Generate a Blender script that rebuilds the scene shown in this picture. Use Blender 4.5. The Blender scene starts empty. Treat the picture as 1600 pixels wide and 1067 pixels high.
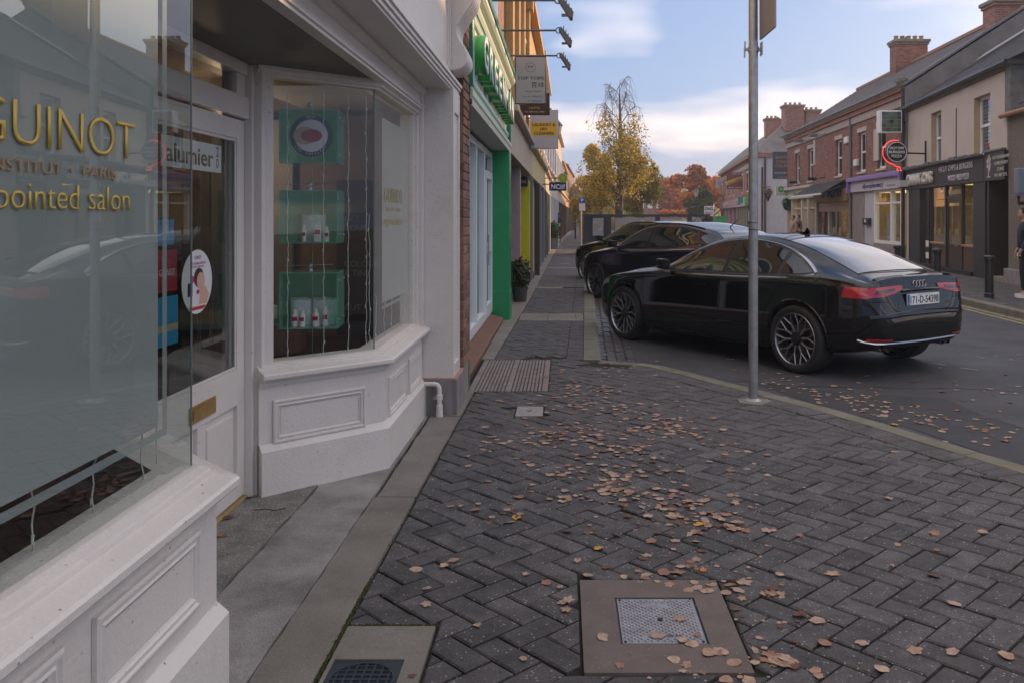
import bpy, bmesh, math, random
from mathutils import Vector, Matrix
from mathutils.bvhtree import BVHTree
random.seed(7)
R = math.radians
SC = bpy.context.scene
COL = SC.collection
# ------------------------------------------------------------------ camera
FP, HX, HY, CH = 1345.0, 880.0, 340.0, 1.48      # focal length in photo pixels, vanishing point, eye height
cd = bpy.data.cameras.new('camera')
cd.sensor_width = 36.0
cd.lens = FP / 1600 * 36
cd.shift_x = -(HX - 800) / 1600
cd.shift_y = -(533.5 - HY) / 1600
cd.clip_start = 0.05
cd.clip_end = 3000
cam = bpy.data.objects.new('camera', cd)
COL.objects.link(cam)
cam.location = (0, 0, CH)
cam.rotation_euler = (R(90), 0, 0)
SC.camera = cam
# ------------------------------------------------------------------ sky and sun
SUN_EL, SUN_AZ = 13.0, 48.0                       # azimuth clockwise from +Y (down the street) towards +X
SKY_STR = 0.15
W = bpy.data.worlds.new('World'); SC.world = W; W.use_nodes = True
nt = W.node_tree; N = nt.nodes; LK = nt.links
for n in list(N): N.remove(n)
out = N.new('ShaderNodeOutputWorld'); bg = N.new('ShaderNodeBackground')
sky = N.new('ShaderNodeTexSky'); sky.sky_type = 'NISHITA'; sky.sun_disc = False
sky.sun_elevation = R(SUN_EL); sky.sun_rotation = R(SUN_AZ)
sky.air_density = 1.0; sky.dust_density = 1.8; sky.ozone_density = 2.0; sky.altitude = 0
tc = N.new('ShaderNodeTexCoord')
# clouds: noise stretched along the horizon (direction divided by height above the horizon)
sep = N.new('ShaderNodeSeparateXYZ'); LK.new(tc.outputs['Generated'], sep.inputs[0])
def mth(op, a=None, b=None, c=None):
    m = N.new('ShaderNodeMath'); m.operation = op
    for i, v in enumerate((a, b, c)):
        if v is None: continue
        if isinstance(v, (int, float)): m.inputs[i].default_value = v
        else: LK.new(v, m.inputs[i])
    return m.outputs[0]
zz = mth('ADD', mth('MAXIMUM', sep.outputs['Z'], 0.0), 0.16)
cx = mth('DIVIDE', sep.outputs['X'], zz); cy = mth('DIVIDE', sep.outputs['Y'], zz)
cmb = N.new('ShaderNodeCombineXYZ'); LK.new(cx, cmb.inputs[0]); LK.new(cy, cmb.inputs[1]); cmb.inputs[2].default_value = 3.1
nz = N.new('ShaderNodeTexNoise'); nz.inputs['Scale'].default_value = 0.6; nz.inputs['Detail'].default_value = 4; nz.inputs['Roughness'].default_value = 0.5
LK.new(cmb.outputs[0], nz.inputs['Vector'])
cr = N.new('ShaderNodeValToRGB'); cr.color_ramp.elements[0].position = 0.52; cr.color_ramp.elements[1].position = 0.66
# broken cloud; extra cover high up, mostly out of view, added to brighten the scene
rise = mth('MULTIPLY', mth('MINIMUM', mth('MAXIMUM', mth('SUBTRACT', sep.outputs['Z'], 0.20), 0.0), 0.45), 0.42)
LK.new(mth('ADD', nz.outputs['Fac'], rise), cr.inputs[0])
hs = N.new('ShaderNodeHueSaturation'); hs.inputs['Saturation'].default_value = 0.9; hs.inputs['Value'].default_value = 0.42
LK.new(sky.outputs[0], hs.inputs['Color'])
mx = N.new('ShaderNodeMixRGB'); LK.new(mth('MULTIPLY', cr.outputs[0], 0.85), mx.inputs[0]); vl = N.new('ShaderNodeMixRGB'); vl.inputs[0].default_value = 0.50; LK.new(hs.outputs[0], vl.inputs[1]); vl.inputs[2].default_value = (1.55, 2.5, 4.7, 1); LK.new(vl.outputs[0], mx.inputs[1])
cw = N.new('ShaderNodeMixRGB'); LK.new(mth('MINIMUM', mth('MAXIMUM', mth('MULTIPLY', sep.outputs['Z'], 4.2), 0.0), 1.0), cw.inputs[0])
cw.inputs[1].default_value = (7.2, 5.6, 4.3, 1); cw.inputs[2].default_value = (6.7, 6.05, 5.9, 1); LK.new(cw.outputs[0], mx.inputs[2])
LK.new(mx.outputs[0], bg.inputs['Color']); bg.inputs['Strength'].default_value = SKY_STR
LK.new(bg.outputs[0], out.inputs[0])
sl = bpy.data.lights.new('sun', 'SUN'); sl.energy = 3.2; sl.angle = R(0.6); sl.color = (1.0, 0.62, 0.34)
sun = bpy.data.objects.new('sun', sl); COL.objects.link(sun)
sd = Vector((math.sin(R(SUN_AZ)) * math.cos(R(SUN_EL)), math.cos(R(SUN_AZ)) * math.cos(R(SUN_EL)), math.sin(R(SUN_EL))))
sun.rotation_euler = sd.to_track_quat('Z', 'Y').to_euler()
sun.location = (20, 20, 30)
SC.view_settings.view_transform = 'Standard'; SC.view_settings.look = 'None'
SC.view_settings.exposure = 0.68; SC.view_settings.gamma = 1.0; SC.view_settings.use_curve_mapping = False
SC.cycles.max_bounces = 8; SC.cycles.transparent_max_bounces = 16; SC.cycles.use_denoising = True

# ------------------------------------------------------------------ helpers
def x_at(px, Y): return (px - HX) * Y / FP
def z_at(py, Y): return CH + (HY - py) * Y / FP
def ground(px, py, z=0.0):
    Y = FP * (CH - z) / (py - HY); return (x_at(px, Y), Y)

def tag(o, label=None, cat=None, group=None, kind=None):
    if label: o['label'] = label
    if cat: o['category'] = cat
    if group: o['group'] = group
    if kind: o['kind'] = kind
    return o
def empty(name, loc=(0, 0, 0), label=None, cat=None, group=None, rz=0.0):
    o = bpy.data.objects.new(name, None); COL.objects.link(o); o.location = loc; o.rotation_euler = (0, 0, rz)
    o.empty_display_size = 0.2
    return tag(o, label, cat, group)
def adopt(o, parent):
    # vertices stay in world coordinates unless the parent was made as a prototype at the origin
    if parent is not None:
        o.parent = parent
        o.matrix_parent_inverse = world_of(parent).inverted()
def world_of(o):
    m = Matrix.Translation(o.location) @ o.rotation_euler.to_matrix().to_4x4()
    if o.parent is not None: m = world_of(o.parent) @ o.matrix_parent_inverse @ m
    return m
class MB:
    def __init__(s): s.v = []; s.f = []; s.m = []
    def add(s, vs, fs, mi=0):
        b = len(s.v); s.v += [tuple(v) for v in vs]; s.f += [tuple(b + i for i in f) for f in fs]; s.m += [mi] * len(fs); return s
    def box(s, x0, x1, y0, y1, z0, z1, mi=0, T=None):
        vs = [(x, y, z) for z in (z0, z1) for (x, y) in ((x0, y0), (x1, y0), (x1, y1), (x0, y1))]
        if T: vs = [T(*v) for v in vs]
        return s.add(vs, [(3, 2, 1, 0), (4, 5, 6, 7), (0, 1, 5, 4), (1, 2, 6, 5), (2, 3, 7, 6), (3, 0, 4, 7)], mi)
    def prism(s, poly, h0, h1, mi=0, T=None):
        # poly in local (a,b); T maps (a,b,h)
        T = T or (lambda a, b, h: (a, b, h)); n = len(poly)
        vs = [T(a, b, h0) for a, b in poly] + [T(a, b, h1) for a, b in poly]
        fs = [tuple(reversed(range(n))), tuple(range(n, 2 * n))] + [(i, (i + 1) % n, n + (i + 1) % n, n + i) for i in range(n)]
        return s.add(vs, fs, mi)
    def sweep(s, path, prof, mi=0, z=0.0, cap=True):
        # path: plan polyline; prof: closed list of (offset to the right of travel, z)
        n = len(path); rings = []
        for i in range(n):
            p = Vector(path[i]); d0 = (Vector(path[i]) - Vector(path[i - 1])).normalized() if i > 0 else None
            d1 = (Vector(path[i + 1]) - Vector(path[i])).normalized() if i < n - 1 else None
            d0 = d0 or d1; d1 = d1 or d0
            n0 = Vector((d0.y, -d0.x)); n1 = Vector((d1.y, -d1.x)); m = (n0 + n1).normalized(); sc = 1 / max(.3, m.dot(n0))
            rings.append([(p.x + m.x * o * sc, p.y + m.y * o * sc, zz_ + z) for o, zz_ in prof])
        k = len(prof); vs = [v for r in rings for v in r]; fs = []
        for i in range(n - 1):
            for j in range(k):
                fs.append((i * k + j, i * k + (j + 1) % k, (i + 1) * k + (j + 1) % k, (i + 1) * k + j))
        if cap: fs += [tuple(reversed(range(k))), tuple(range((n - 1) * k, n * k))]
        return s.add(vs, fs, mi)
    def tube(s, pts, r, seg=8, mi=0, cap=True):
        pts = [Vector(p) for p in pts]; n = len(pts); rs = r if isinstance(r, (list, tuple)) else [r] * n
        prev = None; vs = []
        for i, p in enumerate(pts):
            d = (pts[min(i + 1, n - 1)] - pts[max(i - 1, 0)]).normalized()
            if prev is None:
                a = Vector((0, 0, 1)) if abs(d.z) < .9 else Vector((1, 0, 0)); u = d.cross(a).normalized()
            else: u = (prev - d * prev.dot(d)).normalized()
            prev = u; w = d.cross(u)
            for j in range(seg):
                t = 2 * math.pi * j / seg; vs.append(tuple(p + (u * math.cos(t) + w * math.sin(t)) * rs[i]))
        fs = [(i * seg + j, i * seg + (j + 1) % seg, (i + 1) * seg + (j + 1) % seg, (i + 1) * seg + j) for i in range(n - 1) for j in range(seg)]
        if cap: fs += [tuple(reversed(range(seg))), tuple(range((n - 1) * seg, n * seg))]
        return s.add(vs, fs, mi)
    def lathe(s, prof, T=None, seg=32, mi=0, close=False):
        # prof: list (r,h) ; axis h ; T maps (x,y,h)
        T = T or (lambda a, b, h: (a, b, h)); vs = []; k = len(prof)
        for j in range(seg):
            t = 2 * math.pi * j / seg
            for r, h in prof: vs.append(T(r * math.cos(t), r * math.sin(t), h))
        fs = []
        kk = k if close else k - 1
        for j in range(seg):
            for i in range(kk):
                fs.append((j * k + i, ((j + 1) % seg) * k + i, ((j + 1) % seg) * k + (i + 1) % k, j * k + (i + 1) % k))
        return s.add(vs, fs, mi)
    def obj(s, name, mats, parent=None, smooth=False, sharp=40, label=None):
        me = bpy.data.meshes.new(name); me.from_pydata(s.v, [], s.f)
        mats = mats if isinstance(mats, (list, tuple)) else [mats]
        for m in mats: me.materials.append(m)
        if len(mats) > 1: me.polygons.foreach_set('material_index', s.m)
        bm = bmesh.new(); bm.from_mesh(me); bmesh.ops.recalc_face_normals(bm, faces=bm.faces); bm.to_mesh(me); bm.free()
        if smooth:
            me.polygons.foreach_set('use_smooth', [True] * len(me.polygons)); me.set_sharp_from_angle(angle=R(sharp))
        me.update(); o = bpy.data.objects.new(name, me); COL.objects.link(o)
        adopt(o, parent)
        if label: o['label'] = label
        return o
def bx(name, m, x0, x1, y0, y1, z0, z1, parent=None, bevel=0.0, T=None):
    mb = MB()
    if bevel > 0:
        b = bevel
        x0, x1 = min(x0, x1), max(x0, x1); y0, y1 = min(y0, y1), max(y0, y1); z0, z1 = min(z0, z1), max(z0, z1)
        b = min(b, (x1 - x0) * .45, (y1 - y0) * .45, (z1 - z0) * .45)
        me = bmesh.new(); bmesh.ops.create_cube(me, size=1.0)
        for v in me.verts: v.co = Vector(((x0 + x1) / 2 + v.co.x * (x1 - x0), (y0 + y1) / 2 + v.co.y * (y1 - y0), (z0 + z1) / 2 + v.co.z * (z1 - z0)))
        bmesh.ops.bevel(me, geom=list(me.edges), offset=b, segments=2, affect='EDGES', profile=.6)
        me.verts.ensure_lookup_table(); me.verts.index_update()
        vs = [tuple(v.co) for v in me.verts]; fs = [[v.index for v in f.verts] for f in me.faces]; me.free()
        if T: vs = [T(*v) for v in vs]
        mb.add(vs, fs)
    else: mb.box(x0, x1, y0, y1, z0, z1, T=T)
    return mb.obj(name, m, parent)
def dup(o, loc=None, rz=None, label=None, group=None, parent=None):
    c = o.copy(); COL.objects.link(c)
    if parent is not None:
        c.parent = parent; c.matrix_parent_inverse = o.matrix_parent_inverse.copy()
    if loc is not None: c.location = loc
    if rz is not None: c.rotation_euler = (0, 0, rz)
    if label: c['label'] = label
    if group: c['group'] = group
    for ch in list(KIDS.get(o.name, [])) if False else [x for x in COL.objects if x.parent == o]:
        dup(ch, parent=c)
    return c
KIDS = {}
def text(name, body, m, origin, xd, height, width=None, parent=None, depth=0.002, up=(0, 0, 1), align='LEFT', bold=0.0, label=None, shear=0.0):
    cu = bpy.data.curves.new(name, 'FONT'); cu.body = body; cu.size = 1.0; cu.extrude = 0.0; cu.offset = bold; cu.shear = shear
    cu.resolution_u = 4
    to = bpy.data.objects.new(name, cu); COL.objects.link(to)
    dg = bpy.context.evaluated_depsgraph_get(); ev = to.evaluated_get(dg)
    me = bpy.data.meshes.new_from_object(ev)
    bpy.data.objects.remove(to); bpy.data.curves.remove(cu)
    xs = [v.co.x for v in me.vertices]; ys = [v.co.y for v in me.vertices]
    x0, x1, y0, y1 = min(xs), max(xs), min(ys), max(ys)
    cap = 0.729 * 1.0
    sy = height / cap; sx = (width / (x1 - x0)) if width else sy
    X = Vector(xd).normalized(); U = Vector(up).normalized(); Nn = X.cross(U).normalized(); O = Vector(origin)
    off = {'LEFT': 0, 'CENTER': -(x1 - x0) * sx / 2, 'RIGHT': -(x1 - x0) * sx}[align]
    bm = bmesh.new(); bm.from_mesh(me)
    for v in bm.verts: v.co = O + X * ((v.co.x - x0) * sx + off) + U * (v.co.y * sy)
    if depth > 0:
        r = bmesh.ops.extrude_face_region(bm, geom=list(bm.faces))
        for g in r['geom']:
            if isinstance(g, bmesh.types.BMVert): g.co += Nn * depth
        bmesh.ops.recalc_face_normals(bm, faces=bm.faces)
    bm.to_mesh(me); bm.free(); me.materials.clear(); me.materials.append(m)
    o = bpy.data.objects.new(name, me); COL.objects.link(o); adopt(o, parent)
    if label: o['label'] = label
    return o

# ------------------------------------------------------------------ materials
MATS = {}
def mat(name, col, rough=0.6, metal=0.0, var=0.0, vscale=4.0, bump=0.0, bscale=60.0, spec=0.5, coat=0.0, col2=None, speck=None, rand=0.0, emit=None, estr=0.0, stretch=None, dirt=0.0, transl=0.0, brough=0.0, grain=0.0, brick=None):
    if name in MATS: return MATS[name]
    m = bpy.data.materials.new(name); m.use_nodes = True; t = m.node_tree; n = t.nodes; l = t.links
    b = n['Principled BSDF']; b.inputs['Roughness'].default_value = rough; b.inputs['Metallic'].default_value = metal
    b.inputs['Specular IOR Level'].default_value = spec; b.inputs['Coat Weight'].default_value = coat; b.inputs['Coat Roughness'].default_value = 0.03
    g = n.new('ShaderNodeNewGeometry'); pos = g.outputs['Position']
    if stretch:
        mp = n.new('ShaderNodeMapping'); mp.inputs['Scale'].default_value = stretch; l.new(pos, mp.inputs[0]); pos = mp.outputs[0]
    cur = n.new('ShaderNodeRGB'); cur.outputs[0].default_value = (*col, 1); c = cur.outputs[0]
    def noise(sc, det=6, ro=.6):
        q = n.new('ShaderNodeTexNoise'); q.inputs['Scale'].default_value = sc; q.inputs['Detail'].default_value = det; q.inputs['Roughness'].default_value = ro
        l.new(pos, q.inputs['Vector']); return q.outputs['Fac']
    def ramp(src, a, bb):
        q = n.new('ShaderNodeMapRange'); q.inputs['From Min'].default_value = a; q.inputs['From Max'].default_value = bb; l.new(src, q.inputs['Value']); return q.outputs[0]
    def mix(fac, c1, c2, mode='MIX'):
        q = n.new('ShaderNodeMixRGB'); q.blend_type = mode
        if isinstance(fac, float): q.inputs[0].default_value = fac
        else: l.new(fac, q.inputs[0])
        for i, cc in ((1, c1), (2, c2)):
            if isinstance(cc, tuple): q.inputs[i].default_value = (*cc, 1)
            else: l.new(cc, q.inputs[i])
        return q.outputs[0]
    if var or col2:
        c2 = col2 or tuple(max(0, x * (1 - var)) for x in col)
        c = mix(ramp(noise(vscale), .35, .65), c, c2)
    if brick:
        bt = n.new('ShaderNodeTexBrick'); sx = n.new('ShaderNodeSeparateXYZ'); l.new(g.outputs['Position'], sx.inputs[0]); ad = n.new('ShaderNodeMath'); l.new(sx.outputs['X'], ad.inputs[0]); l.new(sx.outputs['Y'], ad.inputs[1])
        cb2 = n.new('ShaderNodeCombineXYZ'); l.new(ad.outputs[0], cb2.inputs[0]); l.new(sx.outputs['Z'], cb2.inputs[1]); l.new(cb2.outputs[0], bt.inputs['Vector'])
        bt.inputs['Scale'].default_value = 1.0; bt.inputs['Brick Width'].default_value = .225; bt.inputs['Row Height'].default_value = .075; bt.inputs['Mortar Size'].default_value = .007; bt.inputs['Mortar Smooth'].default_value = .2
        bt.inputs['Color1'].default_value = (1, 1, 1, 1); bt.inputs['Color2'].default_value = (.55, .5, .5, 1); bt.inputs['Mortar'].default_value = (*brick, 1)
        q = n.new('ShaderNodeMixRGB'); q.blend_type = 'MULTIPLY'; q.inputs[0].default_value = 1; l.new(c, q.inputs[1]); l.new(bt.outputs['Color'], q.inputs[2]); c = mix(bt.outputs['Fac'], q.outputs[0], brick)
    if grain:
        gq = n.new('ShaderNodeHueSaturation'); l.new(c, gq.inputs['Color']); gm = n.new('ShaderNodeMapRange'); gm.inputs['From Min'].default_value = .3; gm.inputs['From Max'].default_value = .7
        gm.inputs['To Min'].default_value = 1 - grain; gm.inputs['To Max'].default_value = 1 + grain; l.new(noise(150, 4, .85), gm.inputs['Value']); l.new(gm.outputs[0], gq.inputs['Value']); c = gq.outputs[0]
    if rand:
        oi = n.new('ShaderNodeObjectInfo'); hv = n.new('ShaderNodeHueSaturation'); l.new(c, hv.inputs['Color'])
        mr = n.new('ShaderNodeMapRange'); mr.inputs['To Min'].default_value = 1 - rand; mr.inputs['To Max'].default_value = 1 + rand; l.new(oi.outputs['Random'], mr.inputs['Value'])
        l.new(mr.outputs[0], hv.inputs['Value']); c = hv.outputs[0]
    if speck:
        sc, thr, scol = speck
        vq = n.new('ShaderNodeTexVoronoi'); vq.inputs['Scale'].default_value = sc; vq.inputs['Randomness'].default_value = 1; l.new(pos, vq.inputs['Vector'])
        wn = n.new('ShaderNodeTexWhiteNoise'); l.new(vq.outputs['Position'], wn.inputs['Vector'])
        a = ramp(vq.outputs['Distance'], .32, .22); bq = ramp(wn.outputs['Value'], thr, thr + .02)
        mu = n.new('ShaderNodeMath'); mu.operation = 'MULTIPLY'; l.new(a, mu.inputs[0]); l.new(bq, mu.inputs[1])
        c = mix(mu.outputs[0], c, scol)
    if dirt:
        mu = n.new('ShaderNodeMath'); mu.operation = 'MULTIPLY'; l.new(ramp(noise(2.6, 9, .8), .53, .72), mu.inputs[0]); mu.inputs[1].default_value = dirt
        c = mix(mu.outputs[0], c, (.09, .075, .06))
    l.new(c, b.inputs['Base Color'])
    if brough:
        q = n.new('ShaderNodeMapRange'); q.inputs['To Min'].default_value = max(.02, rough - brough); q.inputs['To Max'].default_value = rough + brough; l.new(noise(vscale * 2), q.inputs['Value']); l.new(q.outputs[0], b.inputs['Roughness'])
    if bump:
        bp = n.new('ShaderNodeBump'); bp.inputs['Strength'].default_value = min(1.0, bump); bp.inputs['Distance'].default_value = 0.004 if bump <= 1 else .004 * bump
        l.new(noise(bscale, 4, .6), bp.inputs['Height']); l.new(bp.outputs[0], b.inputs['Normal'])
    if emit: b.inputs['Emission Color'].default_value = (*emit, 1); b.inputs['Emission Strength'].default_value = estr
    if transl:
        tr = n.new('ShaderNodeBsdfTranslucent'); l.new(c, tr.inputs[0]); ms = n.new('ShaderNodeMixShader'); ms.inputs[0].default_value = transl
        l.new(b.outputs[0], ms.inputs[1]); l.new(tr.outputs[0], ms.inputs[2]); l.new(ms.outputs[0], n['Material Output'].inputs[0])
    MATS[name] = m; return m
def glassmat(name, tint=(.9, .95, .93), ior=1.5, boost=1.25, film=None, film_fac=0.0, rough=0.0):
    # thin pane: mirror reflection by Fresnel over clear (tinted) or frosted film
    if name in MATS: return MATS[name]
    m = bpy.data.materials.new(name); m.use_nodes = True; t = m.node_tree; n = t.nodes; l = t.links; n.remove(n['Principled BSDF'])
    fr = n.new('ShaderNodeFresnel'); fr.inputs['IOR'].default_value = ior
    geo = n.new('ShaderNodeNewGeometry'); mrr = n.new('ShaderNodeMapRange'); mrr.inputs['To Min'].default_value = ior; mrr.inputs['To Max'].default_value = 1 / ior
    l.new(geo.outputs['Backfacing'], mrr.inputs['Value']); l.new(mrr.outputs[0], fr.inputs['IOR'])
    mu = n.new('ShaderNodeMath'); mu.operation = 'MULTIPLY'; mu.inputs[1].default_value = boost; mu.use_clamp = True; l.new(fr.outputs[0], mu.inputs[0])
    gl = n.new('ShaderNodeBsdfGlossy'); gl.inputs['Roughness'].default_value = rough; gl.inputs[0].default_value = (1, 1, 1, 1)
    tr = n.new('ShaderNodeBsdfTransparent'); tr.inputs[0].default_value = (*tint, 1)
    base = tr.outputs[0]
    if film:
        df = n.new('ShaderNodeBsdfDiffuse'); df.inputs[0].default_value = (*film, 1); tl = n.new('ShaderNodeBsdfTranslucent'); tl.inputs[0].default_value = (*film, 1)
        m0 = n.new('ShaderNodeMixShader'); m0.inputs[0].default_value = .3; l.new(df.outputs[0], m0.inputs[1]); l.new(tl.outputs[0], m0.inputs[2])
        m1 = n.new('ShaderNodeMixShader'); m1.inputs[0].default_value = film_fac; l.new(base, m1.inputs[1]); l.new(m0.outputs[0], m1.inputs[2]); base = m1.outputs[0]
    ms = n.new('ShaderNodeMixShader'); l.new(mu.outputs[0], ms.inputs[0]); l.new(base, ms.inputs[1]); l.new(gl.outputs[0], ms.inputs[2])
    l.new(ms.outputs[0], n['Material Output'].inputs[0]); MATS[name] = m; return m

M_PAINT = mat('cream_paint', (.70, .655, .61), .42, var=.07, vscale=2.5, bump=.7, bscale=60, dirt=.16, speck=(70, .975, (.25, .2, .16)))
M_PAINTW = mat('white_frame_paint', (.78, .78, .78), .4, var=.05, bump=.1)
M_UPVC = mat('white_upvc', (.75, .77, .8), .3)
M_PAVER = mat('charcoal_block', (.092, .086, .087), .62, var=.5, vscale=7, bump=1.0, bscale=300, speck=(75, .83, (.36, .33, .31)), rand=.3, grain=1.0, dirt=.35, brough=.15)
M_PAVERJ = mat('charcoal_block_joined', (.100, .090, .092), .72, var=.45, vscale=5, bump=1.0, bscale=260, speck=(120, .80, (.36, .34, .33)), dirt=.4, brough=.15)
M_JOINT = mat('joint_sand', (.018, .016, .015), .95, var=.4, vscale=30, bump=1, bscale=200, col2=(.02, .028, .012))
M_CONC = mat('worn_concrete', (.235, .215, .185), .85, var=.28, vscale=2.2, bump=.9, bscale=320, speck=(150, .93, (.42, .4, .36)), dirt=.6, grain=.25)
M_CONCR = mat('rough_concrete', (.27, .255, .235), .9, var=.45, vscale=5, bump=3.2, bscale=70, speck=(90, .75, (.5, .48, .45)), dirt=.7, grain=.5)
M_CONCB = mat('brown_concrete', (.165, .135, .12), .85, var=.22, vscale=6, bump=.8, bscale=300, speck=(160, .95, (.4, .38, .35)), dirt=.3)
M_KERB = mat('kerb_concrete', (.20, .185, .155), .85, var=.35, vscale=3, bump=.9, bscale=180, dirt=.45, col2=(.13, .13, .085))
M_ASPH = mat('asphalt', (.066, .068, .075), .7, grain=.6, var=.35, vscale=.9, bump=1.2, bscale=140, speck=(160, .8, (.15, .15, .155)), dirt=.2, brough=.12)
M_SETT = mat('granite_sett', (.095, .09, .092), .38, var=.4, vscale=12, bump=1.0, bscale=80, rand=.25)
M_GALV = mat('galvanised_steel', (.42, .43, .44), .38, metal=.75, var=.25, vscale=18, bump=.1, bscale=120, dirt=.2)
M_IRON = mat('cast_iron', (.05, .06, .07), .5, metal=.5, bump=.6, bscale=120, var=.3)
M_STEELP = mat('worn_plate_steel', (.36, .36, .38), .5, metal=.6, var=.3, vscale=20, bump=.3, bscale=200)
M_BRASS = mat('brass', (.62, .38, .12), .3, metal=1.0, var=.2, vscale=20)
M_BRICK = mat('red_brick', (.27, .135, .09), .85, var=.3, vscale=12, bump=.9, bscale=120, rand=.3, dirt=.15)
M_MORT = mat('mortar', (.26, .22, .19), .95, bump=.6, bscale=150)
M_GREEN = mat('green_paint', (.02, .30, .10), .25, var=.1)
M_TEAL = mat('teal_green_paint', (.02, .20, .12), .35)
M_GOLD = mat('gold_lettering', (.55, .38, .06), .4)
M_BROWNLET = mat('brown_gold_lettering', (.33, .20, .10), .45)
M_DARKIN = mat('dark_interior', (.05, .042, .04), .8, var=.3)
M_WOOD = mat('brown_wood', (.16, .06, .028), .45, var=.35, vscale=3, stretch=(8, 8, 1))
M_BLACK = mat('black_paint', (.015, .015, .017), .35)
M_BLACKM = mat('black_matt', (.02, .02, .021), .7)
M_WHITE = mat('white_plastic', (.72, .72, .72), .4)
M_GLASS = glassmat('window_glass')
M_GLASSF = glassmat('frosted_film_glass', film=(.45, .48, .475), film_fac=.92, boost=1.2)
M_GLASSG = glassmat('green_glass', tint=(.5, .9, .76), film=(.22, .56, .47), film_fac=.55, boost=1.0)
M_STONE = mat('grey_stone_plinth', (.27, .25, .245), .8, var=.35, vscale=14, bump=.8, bscale=120, stretch=(1, 1, .15), dirt=.3)
M_SLATE = mat('roof_slate', (.085, .085, .095), .6, var=.35, vscale=3, bump=.5, bscale=40, rand=.15)
M_LEAD = mat('grey_lead', (.16, .165, .175), .6, var=.3)
M_RED = mat('red_sign', (.5, .03, .03), .4)
M_BLUE = mat('blue_sign', (.03, .10, .40), .4)
M_YELLOW = mat('yellow_sign', (.72, .45, .02), .45)
# ================================================================== THE SETTING: ground, road, pavements
g = MB().add([(-150, -25, -.32), (150, -25, -.32), (150, 260, -.32), (-150, 260, -.32)], [(0, 1, 2, 3)]).obj('ground', mat('ground_earth', (.07, .065, .055), .95, var=.4, vscale=.2))
tag(g, kind='structure')
ROADZ = -.08
road = MB()
xs = [i * .9 - 3 for i in range(14)]; ysr = [-12 + i * 1.5 for i in range(100)]
def roadcx(Y): return 0.0 if Y < 8 else .00022 * (Y - 8) ** 2 + .018 * (Y - 8)
vs = [(x + roadcx(y), y, ROADZ + .03 * math.exp(-((x - 3.8) / 2.5) ** 2) * 0) for y in ysr for x in xs]
fs = [(j * 14 + i, j * 14 + i + 1, (j + 1) * 14 + i + 1, (j + 1) * 14 + i) for j in range(99) for i in range(13)]
road.add(vs, fs); road = road.obj('road', M_ASPH); tag(road, kind='structure')

# left building line / paver boundary and kerb, both drifting slightly to the right with distance
def XB(Y):  # edge between concrete strip and blocks
    pts = [(-4, -.80), (2.5, -.79), (3.16, -.787), (7.3, -.75), (12.5, -.65), (16.6, -.58), (40, -.30), (60, .15), (90, .9), (140, 2.2)]
    return interp(pts, Y)
def XK(Y):  # pavement-side edge of the kerb
    pts = [(8.9, .21), (15.2, .373), (25, .62), (40, 1.0), (60, 1.65), (90, 2.9), (140, 5)]
    return interp(pts, Y)
def interp(pts, t):
    if t <= pts[0][0]: return pts[0][1]
    for (a, va), (b, vb) in zip(pts, pts[1:]):
        if t <= b: return va + (vb - va) * (t - a) / (b - a)
    return pts[-1][1]
# build-out kerb: outer (road) edge
KO = [(.40, 8.93), (.62, 8.86), (.92, 8.73), (1.167, 8.35), (1.483, 7.745), (1.81, 7.19), (2.16, 6.57), (2.39, 6.01), (2.56, 5.60), (2.76, 5.157), (3.05, 4.45), (3.3, 3.6), (3.45, 2.6), (3.5, 1.2), (3.5, -4)]
def resample(pl, step):
    out_ = [Vector(pl[0])]; acc = 0.0
    for a, b in zip(pl, pl[1:]):
        a = Vector(a); b = Vector(b); L = (b - a).length; n_ = max(1, int(round(L / step)))
        for i in range(1, n_ + 1): out_.append(a.lerp(b, i / n_))
    return out_
def smooth_pl(pl, it=2):
    pl = [Vector(p) for p in pl]
    for _ in range(it):
        q = [pl[0]]
        for a, b in zip(pl, pl[1:]): q += [a.lerp(b, .25), a.lerp(b, .75)]
        q.append(pl[-1]); pl = q
    return pl
def offset_pl(pl, d):
    o = []
    for i, p in enumerate(pl):
        t = (Vector(pl[min(i + 1, len(pl) - 1)]) - Vector(pl[max(i - 1, 0)])).normalized(); o.append(Vector((p[0] + t.y * d, p[1] - t.x * d)))
    return o
KOs = smooth_pl(KO)
KWD = .155; SOLD = .215
KI = offset_pl(KOs, KWD)          # right of travel (south-going) is towards -x
KS = offset_pl(KOs, KWD + SOLD)
def on_left(pl, p):
    # signed distance of p to polyline, + when on the pavement side
    best = None
    for a, b in zip(pl, pl[1:]):
        ab = b - a; t = max(0, min(1, (p - a).dot(ab) / max(1e-9, ab.dot(ab)))); q = a + ab * t; d = (p - q).length
        if best is None or d < best[0]:
            nrm = Vector((ab.y, -ab.x)).normalized(); best = (d, (p - q).dot(nrm), q, nrm)
    return best
# pavement bed under the blocks
pav = MB()
bed = [(XB(y), y) for y in (-4, 3, 7.3, 12.5, 16.6, 30, 40, 60, 90, 140)] + [(XK(y) + .17, y) for y in (140, 90, 60, 40, 30, 16, 8.95)] + [(p.x - .02, p.y) for p in KOs]
n_ = len(bed)
pavement = MB().add([(a, b, -.014) for a, b in bed] + [(a, b, -.14) for a, b in bed], [tuple(range(n_))] + [(i, (i + 1) % n_, n_ + (i + 1) % n_, n_ + i) for i in range(n_)]).obj('pavement', M_JOINT)
tag(pavement, kind='structure')

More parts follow.
